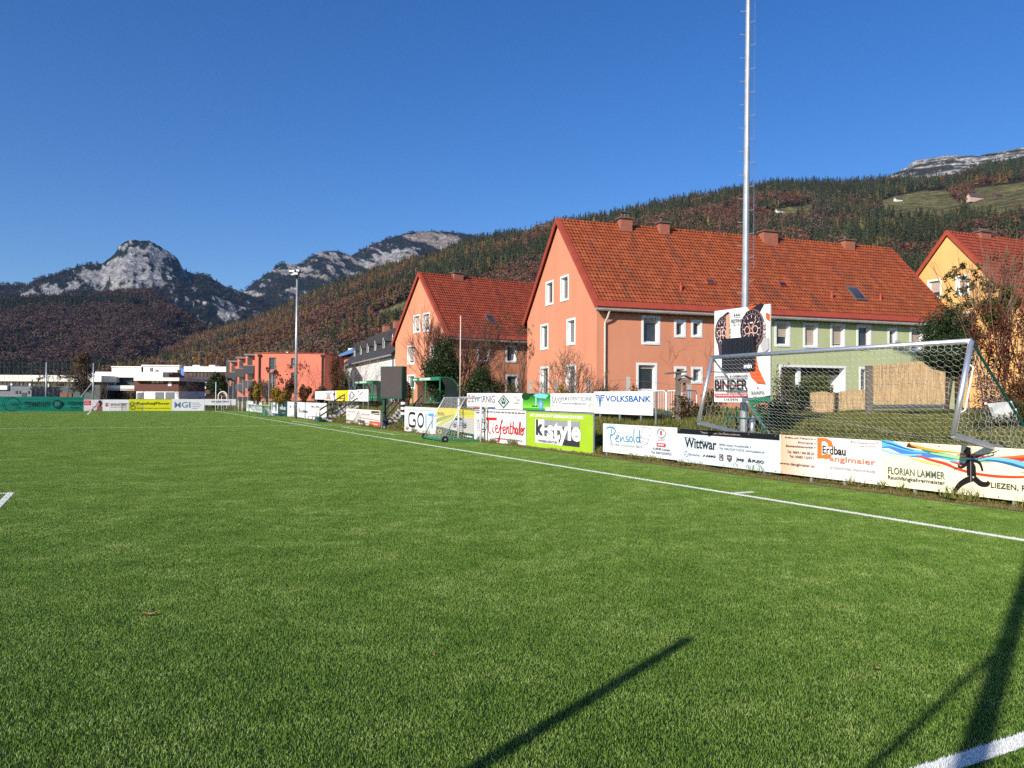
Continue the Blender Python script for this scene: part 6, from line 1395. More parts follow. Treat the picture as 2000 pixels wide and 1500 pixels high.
# ---- led screen on posts
def screen():
    a, b_ = onv(743, 800, -3.6), onv(785, 800, -3.6); a[1] = 49.6; a = at(743, 778, 49.8); b_ = at(785, 776, 48.9); rz = math.atan2(b_[1]-a[1], b_[0]-a[0]); W = math.hypot(b_[0]-a[0], b_[1]-a[1]); zt = at(764, 715.5, 49.3)[2]; zb = at(764, 779, 49.3)[2]
    root = thing('display_screen', 'dark display screen in a green frame raised on green posts', 'display screen', (a[0], a[1], 0), rz)
    m = MB(); m.box((0, 0, zb), (W, .45, zt)); m.build('case', dgreen, root)
    m = MB(); m.box((.05, -.012, zb+.09), (W-.05, -.002, zt-.06)); m.build('display', plain('led_surface', (.062, .050, .046), .7, 0, .08, 1, .2, 80), root)
    m = MB(); m.bar((.16, .2, -.1), (.16, .2, zb), .17, .17); m.build('post', dgreen, root); m = MB(); m.bar((W-.12, .3, -.1), (W-.12, .3, zb), .13, .13); pw_ = m.build('post', dgreen, root)
    for k in range(7): m = MB(); z = .75+k*.16; m.tube([(W-.12, .3, z), (W-.12, .3, z+.155)], .14+.03*(k % 2), 10); m.build('wrapping', white_paint if k % 2 else black, pw_)
    m = MB(); m.tube([(.16, .2, 0), (.2, .2, .5), (.16, .22, .72)], [.24, .26, .12], 10); m.build('cover_bag', plain('dark_blue_bag', (.02, .025, .04), .7), root, True)
screen()
# ---- stairs with timber handrails
def stairs(label, px0, px1, Y0, Y1, z0, z1, n):
    A = at(px0, 840, Y0); B = at(px1, 800, Y1); A[2] = z0; root = thing('stairs', label, 'stairs', A); L = lambda P: tuple(np.asarray(P)-A); d = np.array([B[0]-A[0], B[1]-A[1], 0]); ln = np.hypot(*d[:2]); d = d/ln; sd = np.array([-d[1], d[0], 0])
    for k in range(n):
        c = A+d*ln*k/n; m = MB(); zt = z0+(z1-z0)*(k+1)/n; P = [c-sd*.75, c+sd*.75, c+sd*.75+d*(ln/n), c-sd*.75+d*(ln/n)]; m.poly([tuple((p-A)[:2])+(-.3,) for p in P], (0, 0, zt-z0+.3)); m.build('step', concrete, root)
    for s_ in (-.8, .8):
        o_ = sd*s_; up = np.array([0, 0, 1.]); P0 = A+o_-d*.3; P1 = A+o_+d*ln; P1 = P1+up*(z1-z0)
        for h_ in (.45, .95): m = MB(); m.bar(L(P0+up*h_), L(P1+up*h_+d*.1), .05, .11); m.build('handrail', wood_grey, root)
        for t in (0, .5, 1): P = P0+(P1-P0)*t; m = MB(); m.bar(L(P-up*.2), L(P+up*1.0), .09, .09); m.build('rail_post', wood_grey, root)
stairs('concrete steps with grey timber handrails beside the wide white board', 646, 690, 61.5, 67.5, 0, 1.25, 7)
stairs('concrete steps with grey timber handrails between the screen and the white lettered board', 772, 800, 49.5, 55, 0, 1.2, 7)
# ---- bench before the wide white board
def bench():
    a, b_ = gnd(606, 823.5), gnd(634, 826); rz = math.atan2(b_[1]-a[1], b_[0]-a[0]); W = math.hypot(b_[0]-a[0], b_[1]-a[1]); W = min(W, 1.9); root = thing('bench', 'grey metal bench with timber back in front of the wide white board', 'bench', a, rz)
    m = MB(); m.box((0, -.2, .42), (W, .2, .46)); m.build('seat', galv, root); m = MB(); m.box((W*.35, .22, .72), (W*.82, .26, .92)); m.build('backrest', pipe_cream, root)
    for x in (.06, W-.06): m = MB(); m.bar((x, -.17, 0), (x, -.17, .42), .04, .04); m.bar((x, .17, 0), (x, .17, .42), .04, .04); m.bar((x, -.17, .05), (x, .17, .05), .03, .03); m.build('leg', galv, root)
    for x in (W*.4, W*.78): m = MB(); m.bar((x, .2, .44), (x, .24, .92), .04, .04); m.build('back_post', galv, root)
    m = MB(); m.box((W*.45, .05, .02), (W*.98, .30, .38)); m.build('underseat_box', dgreen, root)
bench()
# ---- ball stop net behind the far goal
def ball_net(label, px, yt, yb, u, brace=None, net_top=710):
    pts = [onu(p, yb, u) for p in px]; B = pts[0].copy(); B[2] = 0; root = thing('ball_stop_net', label, 'ball stop net', B); L = lambda P: tuple(np.asarray(P)-B)
    for p_ in pts:
        m = MB(); zt = onu(px[-1], yt, u)[2]; m.tube([L((p_[0], p_[1], -.1)), L((p_[0], p_[1], zt))], .085, 8); m.build('post', galv, root, True)
    if brace:
        p_ = pts[-1]; q = onu(brace[0], brace[1], u+1.0); m = MB(); m.tube([L((p_[0], p_[1], onu(px[-1], brace[2], u)[2])), L((q[0], q[1], 0))], .06, 6); m.build('brace', galv, root)
    zt = onu(px[-1], net_top, u)[2]
    A, C = pts[0], pts[-1]; net_on([[L((A[0], A[1], 1.2)), L((C[0], C[1], 1.2)), L((C[0], C[1], zt)), L((A[0], A[1], zt))]], .45, .011, plain('dark_net_cord', (.10, .12, .11), .7, 0, .1), root, square=True)
ball_net('high ball stop net on grey posts behind the far goal line', [-120, 89.5, 181.5], 709, 790, 106.5, (138, 775, 745))
# ---- mesh fence right of the far corner
def mesh_fence(label, pts, H, a=.35, r=.006, post_r=.035, mat=None, top=True, name='mesh_fence', extra_h=None):
    B = np.array(pts[0], float); root = thing(name, label, 'fence', B); L = lambda P: tuple(np.asarray(P)-B); mt = mat or galv
    for i, p_ in enumerate(pts): m = MB(); h_ = H if extra_h is None else extra_h[i]; m.tube([L((p_[0], p_[1], p_[2]-.1)), L((p_[0], p_[1], p_[2]+h_))], post_r, 8); m.build('post', mt, root)
    q = []
    for p_, s_ in zip(pts[:-1], pts[1:]): q.append([L(p_), L(s_), L(np.array(s_)+np.array([0, 0, H])), L(np.array(p_)+np.array([0, 0, H]))])
    net_on(q, a, r, wire_m, root, name='mesh', square=True); return root
def zp(px, Y, z): p = at(px, 780, Y); return np.array([p[0], p[1], z])
mesh_fence('tall mesh fence with closely set posts in front of the pink block', [zp(x, y, .6) for x, y in ((446, 108), (455, 104), (464.5, 100), (474, 96), (484, 92), (500, 88), (525, 83), (532, 81.5))], 3.3, extra_h=[3.2, 3.3, 3.3, 3.4, 3.4, 2.6, 3.2, 3.6])
# ---- fence of concrete posts below the houses
def post_fence():
    xs = [1035.5, 1087, 1149, 1226.5, 1346]; ys = [46, 44, 41.5, 39, 36.5]; P = []
    for x, y in zip(xs, ys): p_ = at(x, 760, y); P.append(np.array([p_[0], p_[1], 1.25]))
    root = thing('wire_fence', 'old wire fence on rough grey posts below the orange house', 'fence', P[0]); B = P[0]; L = lambda q: tuple(np.asarray(q)-B)
    hs = [at(x, yt, y)[2]-1.25 for x, yt, y in zip(xs, (744, 743, 742, 736, 752), ys)]
    for p_, h_ in zip(P, hs): m = MB(); m.bar(L(p_-np.array([0, 0, .2])), L(p_+np.array([0, 0, h_])), .22, .2); m.build('post', concrete, root)
    segs = []
    for i in range(len(P)-1):
        for f_ in (.4, .7, .93): segs.append((L(P[i]+np.array([0, -.1, hs[i]*f_])), L(P[i+1]+np.array([0, -.1, hs[i+1]*f_]))))
    V, F = wires(segs, .008); link('wire', np_mesh('wire', V, F, wire_m), root)
post_fence()
def railing():
    a = np.array([*at(1272, 790, 33.2)[:2], 1.2]); b_ = np.array([*at(1362, 790, 31.6)[:2], 1.2]); rz = math.atan2(b_[1]-a[1], b_[0]-a[0]); W = math.hypot(*(b_-a)[:2]); zt = at(1310, 763, 32.5)[2]-1.2
    root = thing('metal_railing', 'white tubular railing panels on the bank next to the blue lettered board', 'railing', a, rz); n = 3
    for k in range(n):
        x0 = W*k/n+.03; x1 = W*(k+1)/n-.03; m = MB(); m.tube([(x0, 0, 0), (x0, 0, zt-.08), (x0+.08, 0, zt), (x1-.08, 0, zt), (x1, 0, zt-.08), (x1, 0, 0)], .022, 8); m.tube([(x0, 0, .12), (x1, 0, .12)], .015, 6)
        for i in range(1, 6): x = x0+(x1-x0)*i/6; m.tube([(x, 0, .12), (x, 0, zt)], .011, 6)
        m.build('panel', white_paint, root)
railing()
def bird_feeder():
    Y = 31.; P = at(1324, 800, Y); P[2] = 1.2; root = thing('bird_feeder', 'weathered timber post with a flat board and hanging bird house', 'bird feeder', P); L = lambda px, py: at(px, py, Y)-P
    t = L(1326, 729); m = MB(); m.bar((0, 0, -.2), tuple(L(1325, 727)), .20, .18); m.build('post', wood_grey, root)
    a, b_ = L(1301, 730), L(1338, 726); m = MB(); m.bar((a[0], -.1, a[2]), (b_[0], .1, b_[2]), .35, .07); m.build('top_board', wood_grey, root)
    a, b_ = L(1326, 748), L(1347, 736); m = MB(); m.box((a[0], -.18, a[2]), (b_[0], .18, a[2]+.14)); m.build('house_body', wood_grey, root); m = MB(); c = (a[0]+b_[0])/2
    m.poly([(a[0]-.1, -.26, a[2]+.13), (c, -.26, b_[2]+.04), (b_[0]+.1, -.26, a[2]+.13), (b_[0]+.1, -.26, a[2]+.18), (c, -.26, b_[2]+.09), (a[0]-.1, -.26, a[2]+.18)], (0, .52, 0)); m.build('house_roof', grey_mid, root)
    m = MB(); m.tube([(c, 0, a[2]), (c, 0, a[2]-.3)], .06, 6); m.build('feeder_tube', wood_grey, root)
bird_feeder()
def chair():
    P = at(1956, 822, 20.); P[2] = float(bank(uv_of(P)[1])); root = thing('garden_chair', 'white plastic garden chair lying on the grass behind the goal', 'chair', P); Y = 20.; L = lambda px, py, dy=0: tuple(at(px, py, Y+dy)-P)
    root.location[2] = P[2]
    m = MB(); m.poly([L(1928, 789), L(1974, 785), L(1980, 808, .1), L(1973, 812, .1), L(1977, 822, .2), L(1940, 819, .2), L(1936, 806, .1)], (.01, .05, .01)); m.build('backrest', white_paint, root)
    m = MB(); m.poly([L(1940, 818, .2), L(1978, 822, .2), L(1984, 826, .7), L(1946, 826, .7)], (0, 0, .04)); m.build('seat', white_paint, root)
    for a, b_ in (((1925, 788), (1935, 793)), ((1974, 785), (1988, 820)), ((1983, 800), (1990, 818)), ((1934, 793), (1946, 826))): m = MB(); m.bar(L(*a), L(*b_, .3), .05, .05); m.build('leg', white_paint, root)
chair()
# ---- reed screens
reed = NM('reed_mat'); reed.set(.9, 0, .2); co = reed.coord('Object', (14, 14, .8)); reed.base(reed.ramp(reed.noise(co, 2.2, 4, .7), [(.28, (.24, .155, .075)), (.5, (.52, .37, .20)), (.72, (.66, .50, .30))])); reed.bump(reed.noise(co, 3, 4), .9, .03); reed = reed.m
def reed_screen(label, cols, Y0, Y1):
    """cols: (px, top, bottom)"""
    n = len(cols); P0 = at(cols[0][0], cols[0][2], Y0); root = thing('reed_screen', label, 'reed screen', P0); V = []; k = 140
    px = np.interp(np.linspace(0, 1, k), np.linspace(0, 1, n), [c[0] for c in cols]); tp = np.interp(np.linspace(0, 1, k), np.linspace(0, 1, n), [c[1] for c in cols]); bt = np.interp(np.linspace(0, 1, k), np.linspace(0, 1, n), [c[2] for c in cols]); g_ = np.random.default_rng(k)
    segs = []; rr = []
    for i in range(k*4):
        t = i/(k*4); x = np.interp(t, np.linspace(0, 1, k), px); a = at(x, np.interp(t, np.linspace(0, 1, k), bt)+g_.normal()*.5, Y0+(Y1-Y0)*t+g_.normal()*.015); b_ = at(x+g_.normal()*.4, np.interp(t, np.linspace(0, 1, k), tp)-abs(g_.normal())*1.0, Y0+(Y1-Y0)*t+g_.normal()*.02); segs.append((a-P0, b_-P0))
    V, F = wires(segs, .013, 4); link('reeds', np_mesh('reeds', V, F, reed), root)
    segs = []
    for f_ in (.08, .5, .92):
        q = [at(px[i], bt[i]+(tp[i]-bt[i])*f_, Y0+(Y1-Y0)*i/(k-1)-.03)-P0 for i in range(0, k, 8)]; segs += list(zip(q[:-1], q[1:]))
    V, F = wires(segs, .006); link('binding_wire', np_mesh('binding_wire', V, F, wire_m), root)
reed_screen('lower sagging reed screen below the terrace opening', [(1583, 768, 802), (1605, 766, 806), (1630, 769, 804), (1650, 765, 801), (1675, 763, 798), (1696, 762, 796)], 35.6, 33.9)
reed_screen('tall reed screen hung on the fence beside the dark evergreen bush', [(1706, 714, 789), (1740, 712, 790), (1775, 708, 789.5), (1800, 707, 789), (1820, 722, 789), (1846, 728, 788)], 33.6, 32.4)
def reed_strip():
    P = at(1704, 799, 33.6); rt_ = [o_ for o_ in bpy.data.objects if o_.name.startswith('reed_screen') and o_.get('label', '').startswith('tall')][0]; O = np.array(rt_.location); a, b_ = at(1704, 795, 33.62)-O, at(1842, 794, 32.42)-O
    m = MB(); m.bar(tuple(a), tuple(b_), .05, .17); m.build('dark_strip', dark_grey, rt_)  # dark strip just below the tall reed screen
reed_strip()
def spost(): P = at(1698, 798, 33.7); root = thing('fence_post', 'grey square post between the two reed screens', 'post', P); m = MB(); zt = at(1698, 716, 33.7)[2]-P[2]; m.box((-.14, -.1, -.5), (.14, .1, zt)); m.build('shaft', wood_grey, root); m = MB(); m.box((-.16, -.12, zt), (.16, .12, zt+.04)); m.build('cap', wood_grey, root)
spost()
# ---- posts behind the camera whose shadows lie across the turf
def shadow_post(label, tip, h_, r_, brace=None):
    B = np.array([tip[0]-math.sin(SUN_HEAD)*h_/math.tan(SUN_EL), tip[1]-math.cos(SUN_HEAD)*h_/math.tan(SUN_EL), 0]); root = thing('steel_post', label, 'post', B)
    m = MB(); m.tube([(0, 0, -.1), (0, 0, h_)], r_, 12); m.build('shaft', galv, root, True); m = MB(); m.tube([(0, 0, h_), (0, 0, h_+.02)], r_*1.1, 12); m.build('cap', galv, root)
    if brace: m = MB(); m.tube([(0, 0, brace[2]), (brace[0], brace[1], 0)], .03, 8); m.build('stay', galv, root)
    return B
t_ = gnd(1343, 1251); shadow_post('slim steel post on the side of the photographer, casting the short shadow', t_, 4.0, .06)
B = np.array([-1.73, -1.5]); t_ = B+np.array([math.sin(SUN_HEAD), math.cos(SUN_HEAD)])*10.5/math.tan(SUN_EL); shadow_post('stout steel post with a stay, casting the long shadow at the corner', t_, 10.5, .088, (-1.95, 0., 4.8))

# ================================================================ PLANTS
def leaves_mesh(name, clusters, n, size, mat, seed, parent, aspect=.6, up=0.):
    g_ = np.random.default_rng(seed); C = np.array([c[:3] for c in clusters], float); Rr = np.array([c[3:6] if len(c) > 5 else (c[3],)*3 for c in clusters], float); wgt = Rr.prod(1)**.67; i = g_.choice(len(C), n, p=wgt/wgt.sum())
    d = g_.normal(size=(n, 3)); d /= np.linalg.norm(d, axis=1)[:, None]; rad = g_.random(n)**.45; P = C[i]+d*Rr[i]*rad[:, None]
    a = d+g_.normal(size=(n, 3))*.8; a /= np.linalg.norm(a, axis=1)[:, None]; b_ = g_.normal(size=(n, 3)); b_ -= a*(a*b_).sum(1)[:, None]; b_ /= np.linalg.norm(b_, axis=1)[:, None]; c_ = np.cross(a, b_)
    s = (size*(.6+.8*g_.random(n)))[:, None]; V = np.stack([P-b_*s*.5, P+c_*s*.5*aspect+a*s*.08, P+b_*s*.5, P-c_*s*.5*aspect+a*s*.08], 1).reshape(-1, 3); F = np.arange(n*4).reshape(n, 4)
    return link(name, np_mesh(name, V, F, mat), parent)
def clump_crown(cx, cy, cz, rx, ry, rz, k, seed, rmin=.22, rmax=.42, shell=.75):
    g_ = np.random.default_rng(seed); d = g_.normal(size=(k, 3)); d /= np.linalg.norm(d, axis=1)[:, None]; rad = shell*g_.random(k)**.5; R0_ = np.array([rx, ry, rz]); c = np.array([cx, cy, cz])+d*R0_*rad[:, None]; rr = (rmin+(rmax-rmin)*g_.random(k))
    return [(*c[i], rx*rr[i], ry*rr[i], rz*rr[i]) for i in range(k)]
def twig_tree(segs, rads, p, d, ln, r, lev, g_, spread, up, nb, tips=None, wig=.15):
    """recursive bare branching"""
    n = 3; q = np.array(p, float); d = np.array(d, float)
    for k in range(n):
        d2 = d+g_.normal(size=3)*wig; d2[2] += up*.12; d2 /= np.linalg.norm(d2); q2 = q+d2*ln/n; segs.append((q.copy(), q2.copy())); rads.append((r*(1-.25*k/n), r*(1-.25*(k+1)/n)))
        q, d = q2, d2
        if lev > 0 and k > 0:
            for _ in range(nb if k == n-1 else max(1, nb-1)):
                e = d+g_.normal(size=3)*spread; e[2] += up*.3; e /= np.linalg.norm(e); twig_tree(segs, rads, q, e, ln*(.55+.25*g_.random()), r*.58, lev-1, g_, spread, up, nb, tips, wig)
    if lev == 0 and tips is not None: tips.append(q)
def build_branches(name, segs, rads, mat, parent, n=4): V, F = wires(np.array(segs), np.array(rads), n); return link(name, np_mesh(name, V, F, mat), parent)
def bare_tree(label, px, yb, Y, h_, seed, mat, stems=1, lev=4, spread=.55, up=.4, nb=2, lean=.25, r=.06, zb=None, trunk=.25, cat='tree', name='bare_tree', group=None, leaves=None, first=None, wig=.15, tmin=.004):
    P = at(px, yb, Y); P[2] = P[2] if zb is None else zb; root = thing(name, label, cat, P, 0, group); g_ = np.random.default_rng(seed); segs, rads, tips = [], [], []
    for s_ in range(stems):
        a = 6.283*s_/stems+g_.random(); d = np.array([math.cos(a)*lean, math.sin(a)*lean, 1.]); d /= np.linalg.norm(d); twig_tree(segs, rads, (math.cos(a)*.06*(stems > 1), math.sin(a)*.06*(stems > 1), -.15), d, h_*(first or .42)*(.85+.3*g_.random()), r, lev, g_, spread, up, nb, tips, wig)
    S = np.array(segs); zmax = S[..., 2].max(); S *= h_/zmax; rads = np.array(rads); big = rads[:, 0] > r*.5
    if big.any(): build_branches('trunk', S[big], rads[big], mat, root, 6)
    build_branches('crown', S[~big], np.maximum(rads[~big], tmin), mat, root, 3)
    if leaves:
        n, size, lm, fr_ = leaves; T = np.array(tips)*h_/zmax; sel = T[g_.random(len(T)) < fr_]
        if len(sel): leaves_mesh('foliage', [(*t, .18) for t in sel], n, size, lm, seed, root)
    return root
def bush(label, px, yb, Y, clusters, n, size, mat, seed, zb=None, name='bush', cat='bush', stem=True, group=None, extra=()):
    P = at(px, yb, Y); P[2] = P[2] if zb is None else zb; root = thing(name, label, cat, P, 0, group); leaves_mesh('crown', clusters, n, size, mat, seed, root)
    if stem:
        g_ = np.random.default_rng(seed+1); segs, rads = [], []
        for c in clusters[::max(1, len(clusters)//14)]:
            mid = np.array([c[0]*.35, c[1]*.35, c[2]*.5]); segs += [(np.array([g_.normal()*.05, g_.normal()*.05, -.1]), mid), (mid, np.array(c[:3]))]; rads += [(.045, .03), (.03, .012)]
        build_branches('trunk', segs, rads, bark, root)
    for k, (cl, n2, s2, m2_) in enumerate(extra): leaves_mesh('foliage', cl, n2, s2, m2_, seed+7+k, root)
    return root
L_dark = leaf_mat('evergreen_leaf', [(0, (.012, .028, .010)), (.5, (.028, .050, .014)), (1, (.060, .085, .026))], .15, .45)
L_olive = leaf_mat('olive_leaf', [(0, (.035, .042, .012)), (.5, (.07, .075, .022)), (1, (.13, .12, .04))], .2)
L_yel = leaf_mat('yellow_leaf', [(0, (.20, .12, .012)), (.5, (.36, .23, .025)), (1, (.30, .25, .05))], .3)
L_rust = leaf_mat('rust_leaf', [(0, (.07, .028, .012)), (.5, (.14, .058, .022)), (1, (.24, .12, .045))], .25)
L_red = leaf_mat('crimson_leaf', [(0, (.09, .012, .012)), (.5, (.17, .025, .022)), (.8, (.12, .05, .02)), (1, (.26, .06, .05))], .3)
L_brown = leaf_mat('brown_leaf', [(0, (.05, .03, .016)), (.5, (.11, .065, .03)), (1, (.20, .125, .06))], .2)
L_green = leaf_mat('fresh_leaf', [(0, (.05, .075, .014)), (.5, (.10, .13, .025)), (1, (.20, .20, .05))], .3)
# dark evergreen by the dugout
def m_px(px, Y): return px*Y/1530.
Y = 55.; cl = clump_crown(0, 0, 2.5, 1.35, 1.2, 2.4, 80, 3, .28, .48, .9)
bush('tall dark glossy evergreen tree before the smaller orange house', 865, 778, Y, cl, 24000, .12, L_dark, 4, 1.2, 'evergreen_tree', 'tree')
bare_tree('wide bare tree with long reddish upright twigs around the evergreen', 884, 778, 57.5, 7.9, 11, bark_red, 9, 3, .34, .85, 3, .75, .05, 1.2, name='bare_tree', first=.5, wig=.10)
cl = clump_crown(0, 0, 1.3, 1.4, 1.2, 1.45, 64, 8, .28, .48, .9); bush('rounded dark green bush behind the first bank board', 940, 778, 51.5, cl, 22000, .10, L_dark, 9, 1.2)
bare_tree('thin tree with sparse yellow green leaves between the two orange houses', 1016, 778, 54, 7.5, 23, bark, 3, 4, .5, .5, 2, .3, .05, 1.2, name='thin_tree', leaves=(1700, .12, L_olive, .55))
bare_tree('bare many stemmed shrub with tan twigs before the orange gable', 1116, 770, 40.5, 3.9, 31, bark_tan, 7, 4, .42, .55, 2, .55, .045, 1.2, name='bare_shrub', cat='shrub', first=.34, tmin=.0085)
bare_tree('thin bare sapling in front of the orange front wall', 1325, 775, 36.5, 3.6, 37, bark_red, 1, 4, .5, .4, 2, .1, .014, 1.25, name='sapling', cat='sapling', first=.4)
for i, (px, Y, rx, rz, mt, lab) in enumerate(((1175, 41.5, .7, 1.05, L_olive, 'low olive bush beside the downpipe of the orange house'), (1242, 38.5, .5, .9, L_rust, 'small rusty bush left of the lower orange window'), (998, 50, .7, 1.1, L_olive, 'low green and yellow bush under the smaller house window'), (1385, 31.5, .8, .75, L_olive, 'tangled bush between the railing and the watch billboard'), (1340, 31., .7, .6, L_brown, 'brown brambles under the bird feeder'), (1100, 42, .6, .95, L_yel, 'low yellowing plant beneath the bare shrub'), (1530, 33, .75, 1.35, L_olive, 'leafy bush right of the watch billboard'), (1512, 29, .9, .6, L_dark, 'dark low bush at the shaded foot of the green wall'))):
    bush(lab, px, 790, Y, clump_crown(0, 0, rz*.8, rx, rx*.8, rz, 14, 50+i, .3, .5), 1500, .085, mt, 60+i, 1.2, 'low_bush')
bush('dark shaded shrub left of the lower reed screen', 1562, 795, 36.5, clump_crown(0, 0, .9, .7, .6, .95, 22, 171, .28, .5), 3000, .10, L_dark, 172, 1.2, 'shrub', 'shrub')
bush('ivy covered bush growing inside the terrace opening', 1598, 790, 40., clump_crown(0, 0, 1.3, 1.15, .8, 1.3, 30, 71, .25, .45), 4200, .12, L_green, 72, 1.2, 'ivy_bush', 'bush')
# dark evergreen bush right of the green house
cl = clump_crown(0, 0, 2.3, 1.3, 1.2, 1.7, 60, 81, .28, .48, .9)
bush('large dark evergreen bush beside the green wall, above the reed screen', 1848, 790, 36., [(c[0], c[1], c[2]+1.1, *c[3:]) for c in cl], 24000, .105, L_dark, 82, 1.2, 'evergreen_bush', 'bush')
# autumn shrubs at the right edge
def big_shrub():
    Y = 29.; P = at(1945, 800, Y); P[2] = 1.3; root = thing('autumn_shrub', 'huge tangled autumn shrub with crimson and brown leaves at the right edge', 'shrub', P); L = lambda px, py, y: tuple(at(px, py, Y+y)-P); g_ = np.random.default_rng(91)
    def cl(pts, r): return [(*L(px+g_.normal()*5, py+g_.normal()*5, g_.normal()*.5), r*(.7+.6*g_.random())) for px, py in pts]
    def clf(pts, r): return [(*L(px+g_.normal()*5, py+g_.normal()*5, -1.1+g_.normal()*.3), r*(.7+.6*g_.random())) for px, py in pts]
    leaves_mesh('crimson_foliage', clf([(x, y) for x in range(1893, 2060, 17) for y in range(612, 800, 20) if x > 1880+(y-620)*.10 and g_.random() < .8], .26), 7600, .07, L_red, 92, root)
    leaves_mesh('brown_foliage', cl([(x, y) for x in range(1930, 2080, 17) for y in range(505, 860, 22) if g_.random() < .6], .32), 7800, .075, L_brown, 93, root)
    leaves_mesh('green_foliage', cl([(1952, 560), (1960, 585), (1945, 600), (1965, 610), (1940, 620), (1955, 640), (1975, 580), (1990, 600), (1935, 590), (1925, 610), (1900, 615), (1895, 600)], .30), 2600, .10, L_green, 94, root)
    segs, rads, tips = [], [], []
    g_ = np.random.default_rng(97)
    for k in range(15):
        b0 = np.array([g_.normal()*.5+.2, g_.normal()*.3, -.2]); d = np.array([g_.normal()*.16+.06, g_.normal()*.2, 1.]); d /= np.linalg.norm(d); twig_tree(segs, rads, b0, d, 2.3+g_.random()*.8, .03, 3, g_, .26, .75, 2, tips, .08)
    S = np.array(segs); rads = np.array(rads); build_branches('stem', S, np.maximum(rads, .006), bark_tan, root)
    # long arching shoots with single green leaves towards the yellow wall
    s2, r2, cl2 = [], [], []
    for (pts) in ([(1945, 640), (1925, 590), (1900, 550), (1870, 535), (1845, 540)], [(1950, 660), (1915, 600), (1885, 570), (1855, 568), (1840, 580)], [(1940, 650), (1900, 610), (1875, 600), (1850, 605)], [(1960, 620), (1930, 560), (1905, 530), (1880, 522), (1858, 530)], [(1935, 690), (1905, 640), (1880, 622), (1862, 628)]):
        q = [np.array(L(x, y, -.6)) for x, y in pts]
        for a, b_ in zip(q[:-1], q[1:]): s2.append((a, b_)); r2.append((.012, .009))
        for a, b_ in zip(q[1:-1], q[2:]):
            for t in (.1, .4, .7, .95): c = a+(b_-a)*t; cl2.append((*(c+g_.normal(size=3)*.08), .13))
    build_branches('shoot', s2, r2, bark_red, root); leaves_mesh('shoot_leaf', cl2, 900, .11, L_olive, 95, root)
big_shrub()
bush('low green and russet undergrowth under the crimson shrub', 1965, 850, 20.5, clump_crown(0, 0, .5, 1.3, .7, .5, 18, 101, .3, .5), 2400, .07, L_olive, 102, 1.15, 'undergrowth', 'bush')
bush('rust brown undergrowth behind the white garden chair', 1990, 820, 24., clump_crown(0, 0, .8, 1.2, .8, .8, 20, 103, .3, .5), 4200, .075, L_rust, 104, 1.2, 'undergrowth', 'bush')
# shrubs and hedges along the far touchline
for i, (px, Y, w_, yt, mt, lab, n) in enumerate((
        (497, 88, 30, 742, L_brown, 'brown twiggy shrub left of the yellow one by the mesh fence', 1600), (503, 80, 24, 752, L_yel, 'bright yellow shrub by the far mesh fence', 2400), (545, 78, 34, 757, L_yel, 'golden shrub behind the dark green far board', 2600), (565, 82, 28, 740, L_rust, 'rusty shrub left of the far floodlight mast', 2200),
        (596, 80, 30, 752, L_rust, 'rusty hedge shrub right of the far floodlight mast', 2600), (522, 86, 36, 735, L_brown, 'thin brown shrub before the pink block', 2000), (628, 82, 40, 753, L_brown, 'clipped brown hedge in front of the pink block', 3600), (664, 84, 42, 755, L_brown, 'brown hedge above the bank boards', 3600), (700, 84, 34, 757, L_brown, 'reddish brown hedge left of the far dugout', 2600),
        (655, 104, 26, 697, L_rust, 'tall dark rusty hedge tree against the pink block corner', 3400), (673, 100, 34, 712, L_olive, 'tall olive hedge tree left of the white house', 3800), (795, 60, 18, 746, L_brown, 'dark hedge between the screen and the near dugout', 2200), (890, 56, 26, 752, L_dark, 'dark hedge foot behind the near dugout', 1500))):
    zb = 1.2; zt = at(px, yt, Y)[2]; h_ = max(.6, (zt-zb)); rx = w_*Y/1530/2
    bush(lab, px, 790, Y, clump_crown(0, 0, h_*.52, rx, rx*.7, h_*.52, 20, 120+i, .28, .5, .8), n, .16, mt, 140+i, zb, 'shrub', 'shrub')
bare_tree('sapling with dark crimson leaves against the pink wall', 567, 790, 79, 4.4, 161, bark_red, 2, 4, .4, .6, 2, .2, .03, 1.2, name='sapling', cat='sapling', leaves=(420, .2, L_red, .6))
bare_tree('bare sapling against the right part of the pink wall', 612, 790, 80, 4.2, 163, bark_red, 3, 4, .4, .6, 2, .3, .025, 1.2, name='sapling', cat='sapling')
for i, (px, h_) in enumerate(((688, 5.2), (704, 5.6), (722, 5.3), (742, 4.8))):
    bare_tree('slender bare birch before the white house, %s' % ('leftmost of its row', 'second from the left in its row', 'third from the left in its row', 'rightmost of its row beside the screen')[i], px, 790, 92, h_, 170+i, plain('pale_birch_bark_%d' % i, (.30, .25, .21), .9, 0, .3, 4), 2, 4, .35, .7, 2, .22, .03, 1.2, name='birch', group='bare birches before the white house')
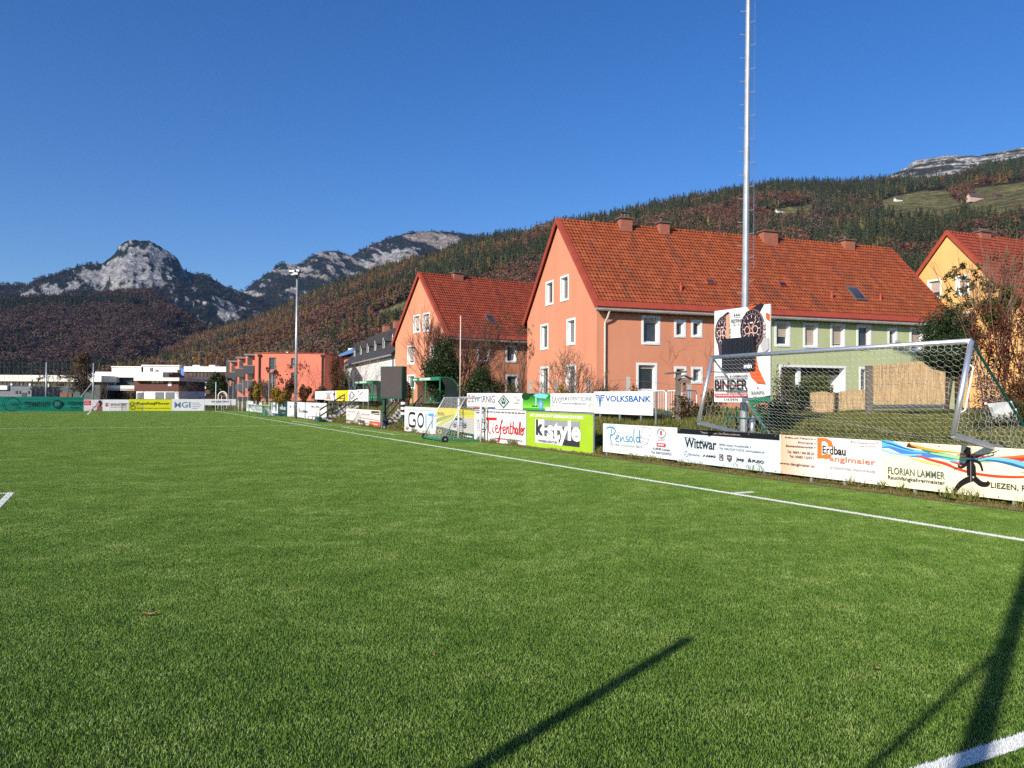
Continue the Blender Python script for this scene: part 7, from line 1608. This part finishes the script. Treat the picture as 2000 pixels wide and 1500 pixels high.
# trees near the school
cl = clump_crown(0, 0, 3.3, 1.55, 1.4, 2.1, 40, 181, .25, .45, .85); bush('dark round evergreen tree beside the brick school annex', 424, 776, 128, cl, 7000, .26, L_dark, 182, 0.2, 'evergreen_tree', 'tree')
cl = clump_crown(0, 0, .9, 2.2, 1.0, 1.0, 20, 183, .3, .5); bush('russet hedge below the dark round evergreen', 415, 778, 122, cl, 2600, .2, L_rust, 184, 0.2, 'hedge', 'hedge')
cl = clump_crown(0, 0, 6.2, 1.7, 1.5, 2.7, 44, 185, .25, .45, .85)+clump_crown(.2, 0, 3.4, 2.3, 1.8, 1.6, 20, 186, .25, .4)
bush('brown crowned conifer in front of the cream school roof', 160, 782, 122, cl, 6000, .24, L_brown, 187, 0, 'brown_tree', 'tree')
bare_tree('bare tree with tan twigs left of the brown conifer', 124, 782, 120, 6.2, 189, bark_tan, 2, 5, .5, .35, 2, .25, .07, 0, name='bare_tree', leaves=(1500, .22, L_brown, .5))
bare_tree('dark bare tree in front of the brick school annex', 383, 778, 126, 5.4, 191, bark, 1, 5, .5, .35, 2, .1, .07, 0, name='bare_tree')
for i, (px, Y, h_, lab) in enumerate(((205, 134, 4.6, 'bare tree with tan twigs before the set back school entrance'), (262, 131, 3.6, 'small bare tree left of the brick garage building'), (352, 132, 4.2, 'bare tree at the right corner of the brick garage building'))):
    bare_tree(lab, px, 780, Y, h_, 211+i, bark_tan, 3, 4, .5, .4, 2, .35, .045, 0, name='bare_tree')
def car():
    P = at(384, 776, 126); P[2] = .15; root = thing('parked_car', 'dark parked car in front of the brick school annex', 'car', P, .1)
    m = MB(); m.poly([(-2.1, -.85, .35), (2.1, -.85, .35), (2.15, -.85, .75), (1.2, -.85, .92), (-1.9, -.85, .95), (-2.15, -.85, .7)], (0, 1.7, 0)); m.build('body', dark_grey, root)
    m = MB(); m.poly([(-1.7, -.75, .94), (1.0, -.75, .92), (.35, -.75, 1.45), (-1.2, -.75, 1.48)], (0, 1.5, 0)); m.build('cabin', dark_grey, root)
    m = MB(); m.poly([(-1.5, -.762, .98), (.75, -.762, .97), (.28, -.762, 1.38), (-1.12, -.762, 1.40)]); m.build('window', glass, root)
    for x in (-1.3, 1.35):
        for y in (-.86, .66): m = MB(); m.tube([(x, y, .33), (x, y+.2, .33)], .33, 14); m.build('wheel', black, root)
car()
# fallen leaves on the turf
L_fall = plain('dry_leaf', (.34, .19, .08), .8, 0, .25, 20)
for i, (px, py, a) in enumerate(((288, 1199, .3), (595, 1132, 2.), (1325, 1248, .7), (845, 1281, 1.1), (1709, 1305, 2.3))):
    P = gnd(px, py, .035); root = thing('fallen_leaf', ('curled tan leaf lying on the turf at the left', 'small pale leaf lying in mid turf', 'tiny leaf lying at the tip of the post shadow', 'tiny brown leaf left of the post shadow', 'small tan leaf between the two right hand shadows')[i], 'leaf', P, a, 'fallen leaves on the turf')
    s_ = (.075, .03, .03, .03, .04)[i]; m = MB(); m.add([(-s_, 0, .006), (-s_*.4, s_*.38, .012), (s_*.3, s_*.42, .004), (s_, 0, .014), (s_*.3, -s_*.4, .0), (-s_*.4, -s_*.34, .016), (0, 0, .0)], [(0, 6, 1), (1, 6, 2), (2, 6, 3), (3, 6, 4), (4, 6, 5), (5, 6, 0)]); m.build('blade', L_fall, root); m = MB(); m.tube([(s_, 0, .014), (s_*1.5, .004, .02)], .002, 4); m.build('stalk', L_fall, root)
# ================================================================ HAZE
def haze():
    m = bpy.data.materials.new('valley_haze'); m.use_nodes = True; t = m.node_tree; t.nodes.remove(t.nodes['Principled BSDF'])
    v = t.nodes.new('ShaderNodeVolumePrincipled'); v.inputs['Color'].default_value = (.32, .58, 1, 1); v.inputs['Density'].default_value = HAZE_D
    v.inputs['Anisotropy'].default_value = .2
    t.links.new(v.outputs[0], t.nodes['Material Output'].inputs['Volume'])
    b = MB(); b.box((-9500, -9500, -12), (9500, 9500, 1900)); o = b.build('haze', m); setp(o, kind='stuff')
HAZE_D = 2.9e-5
haze()
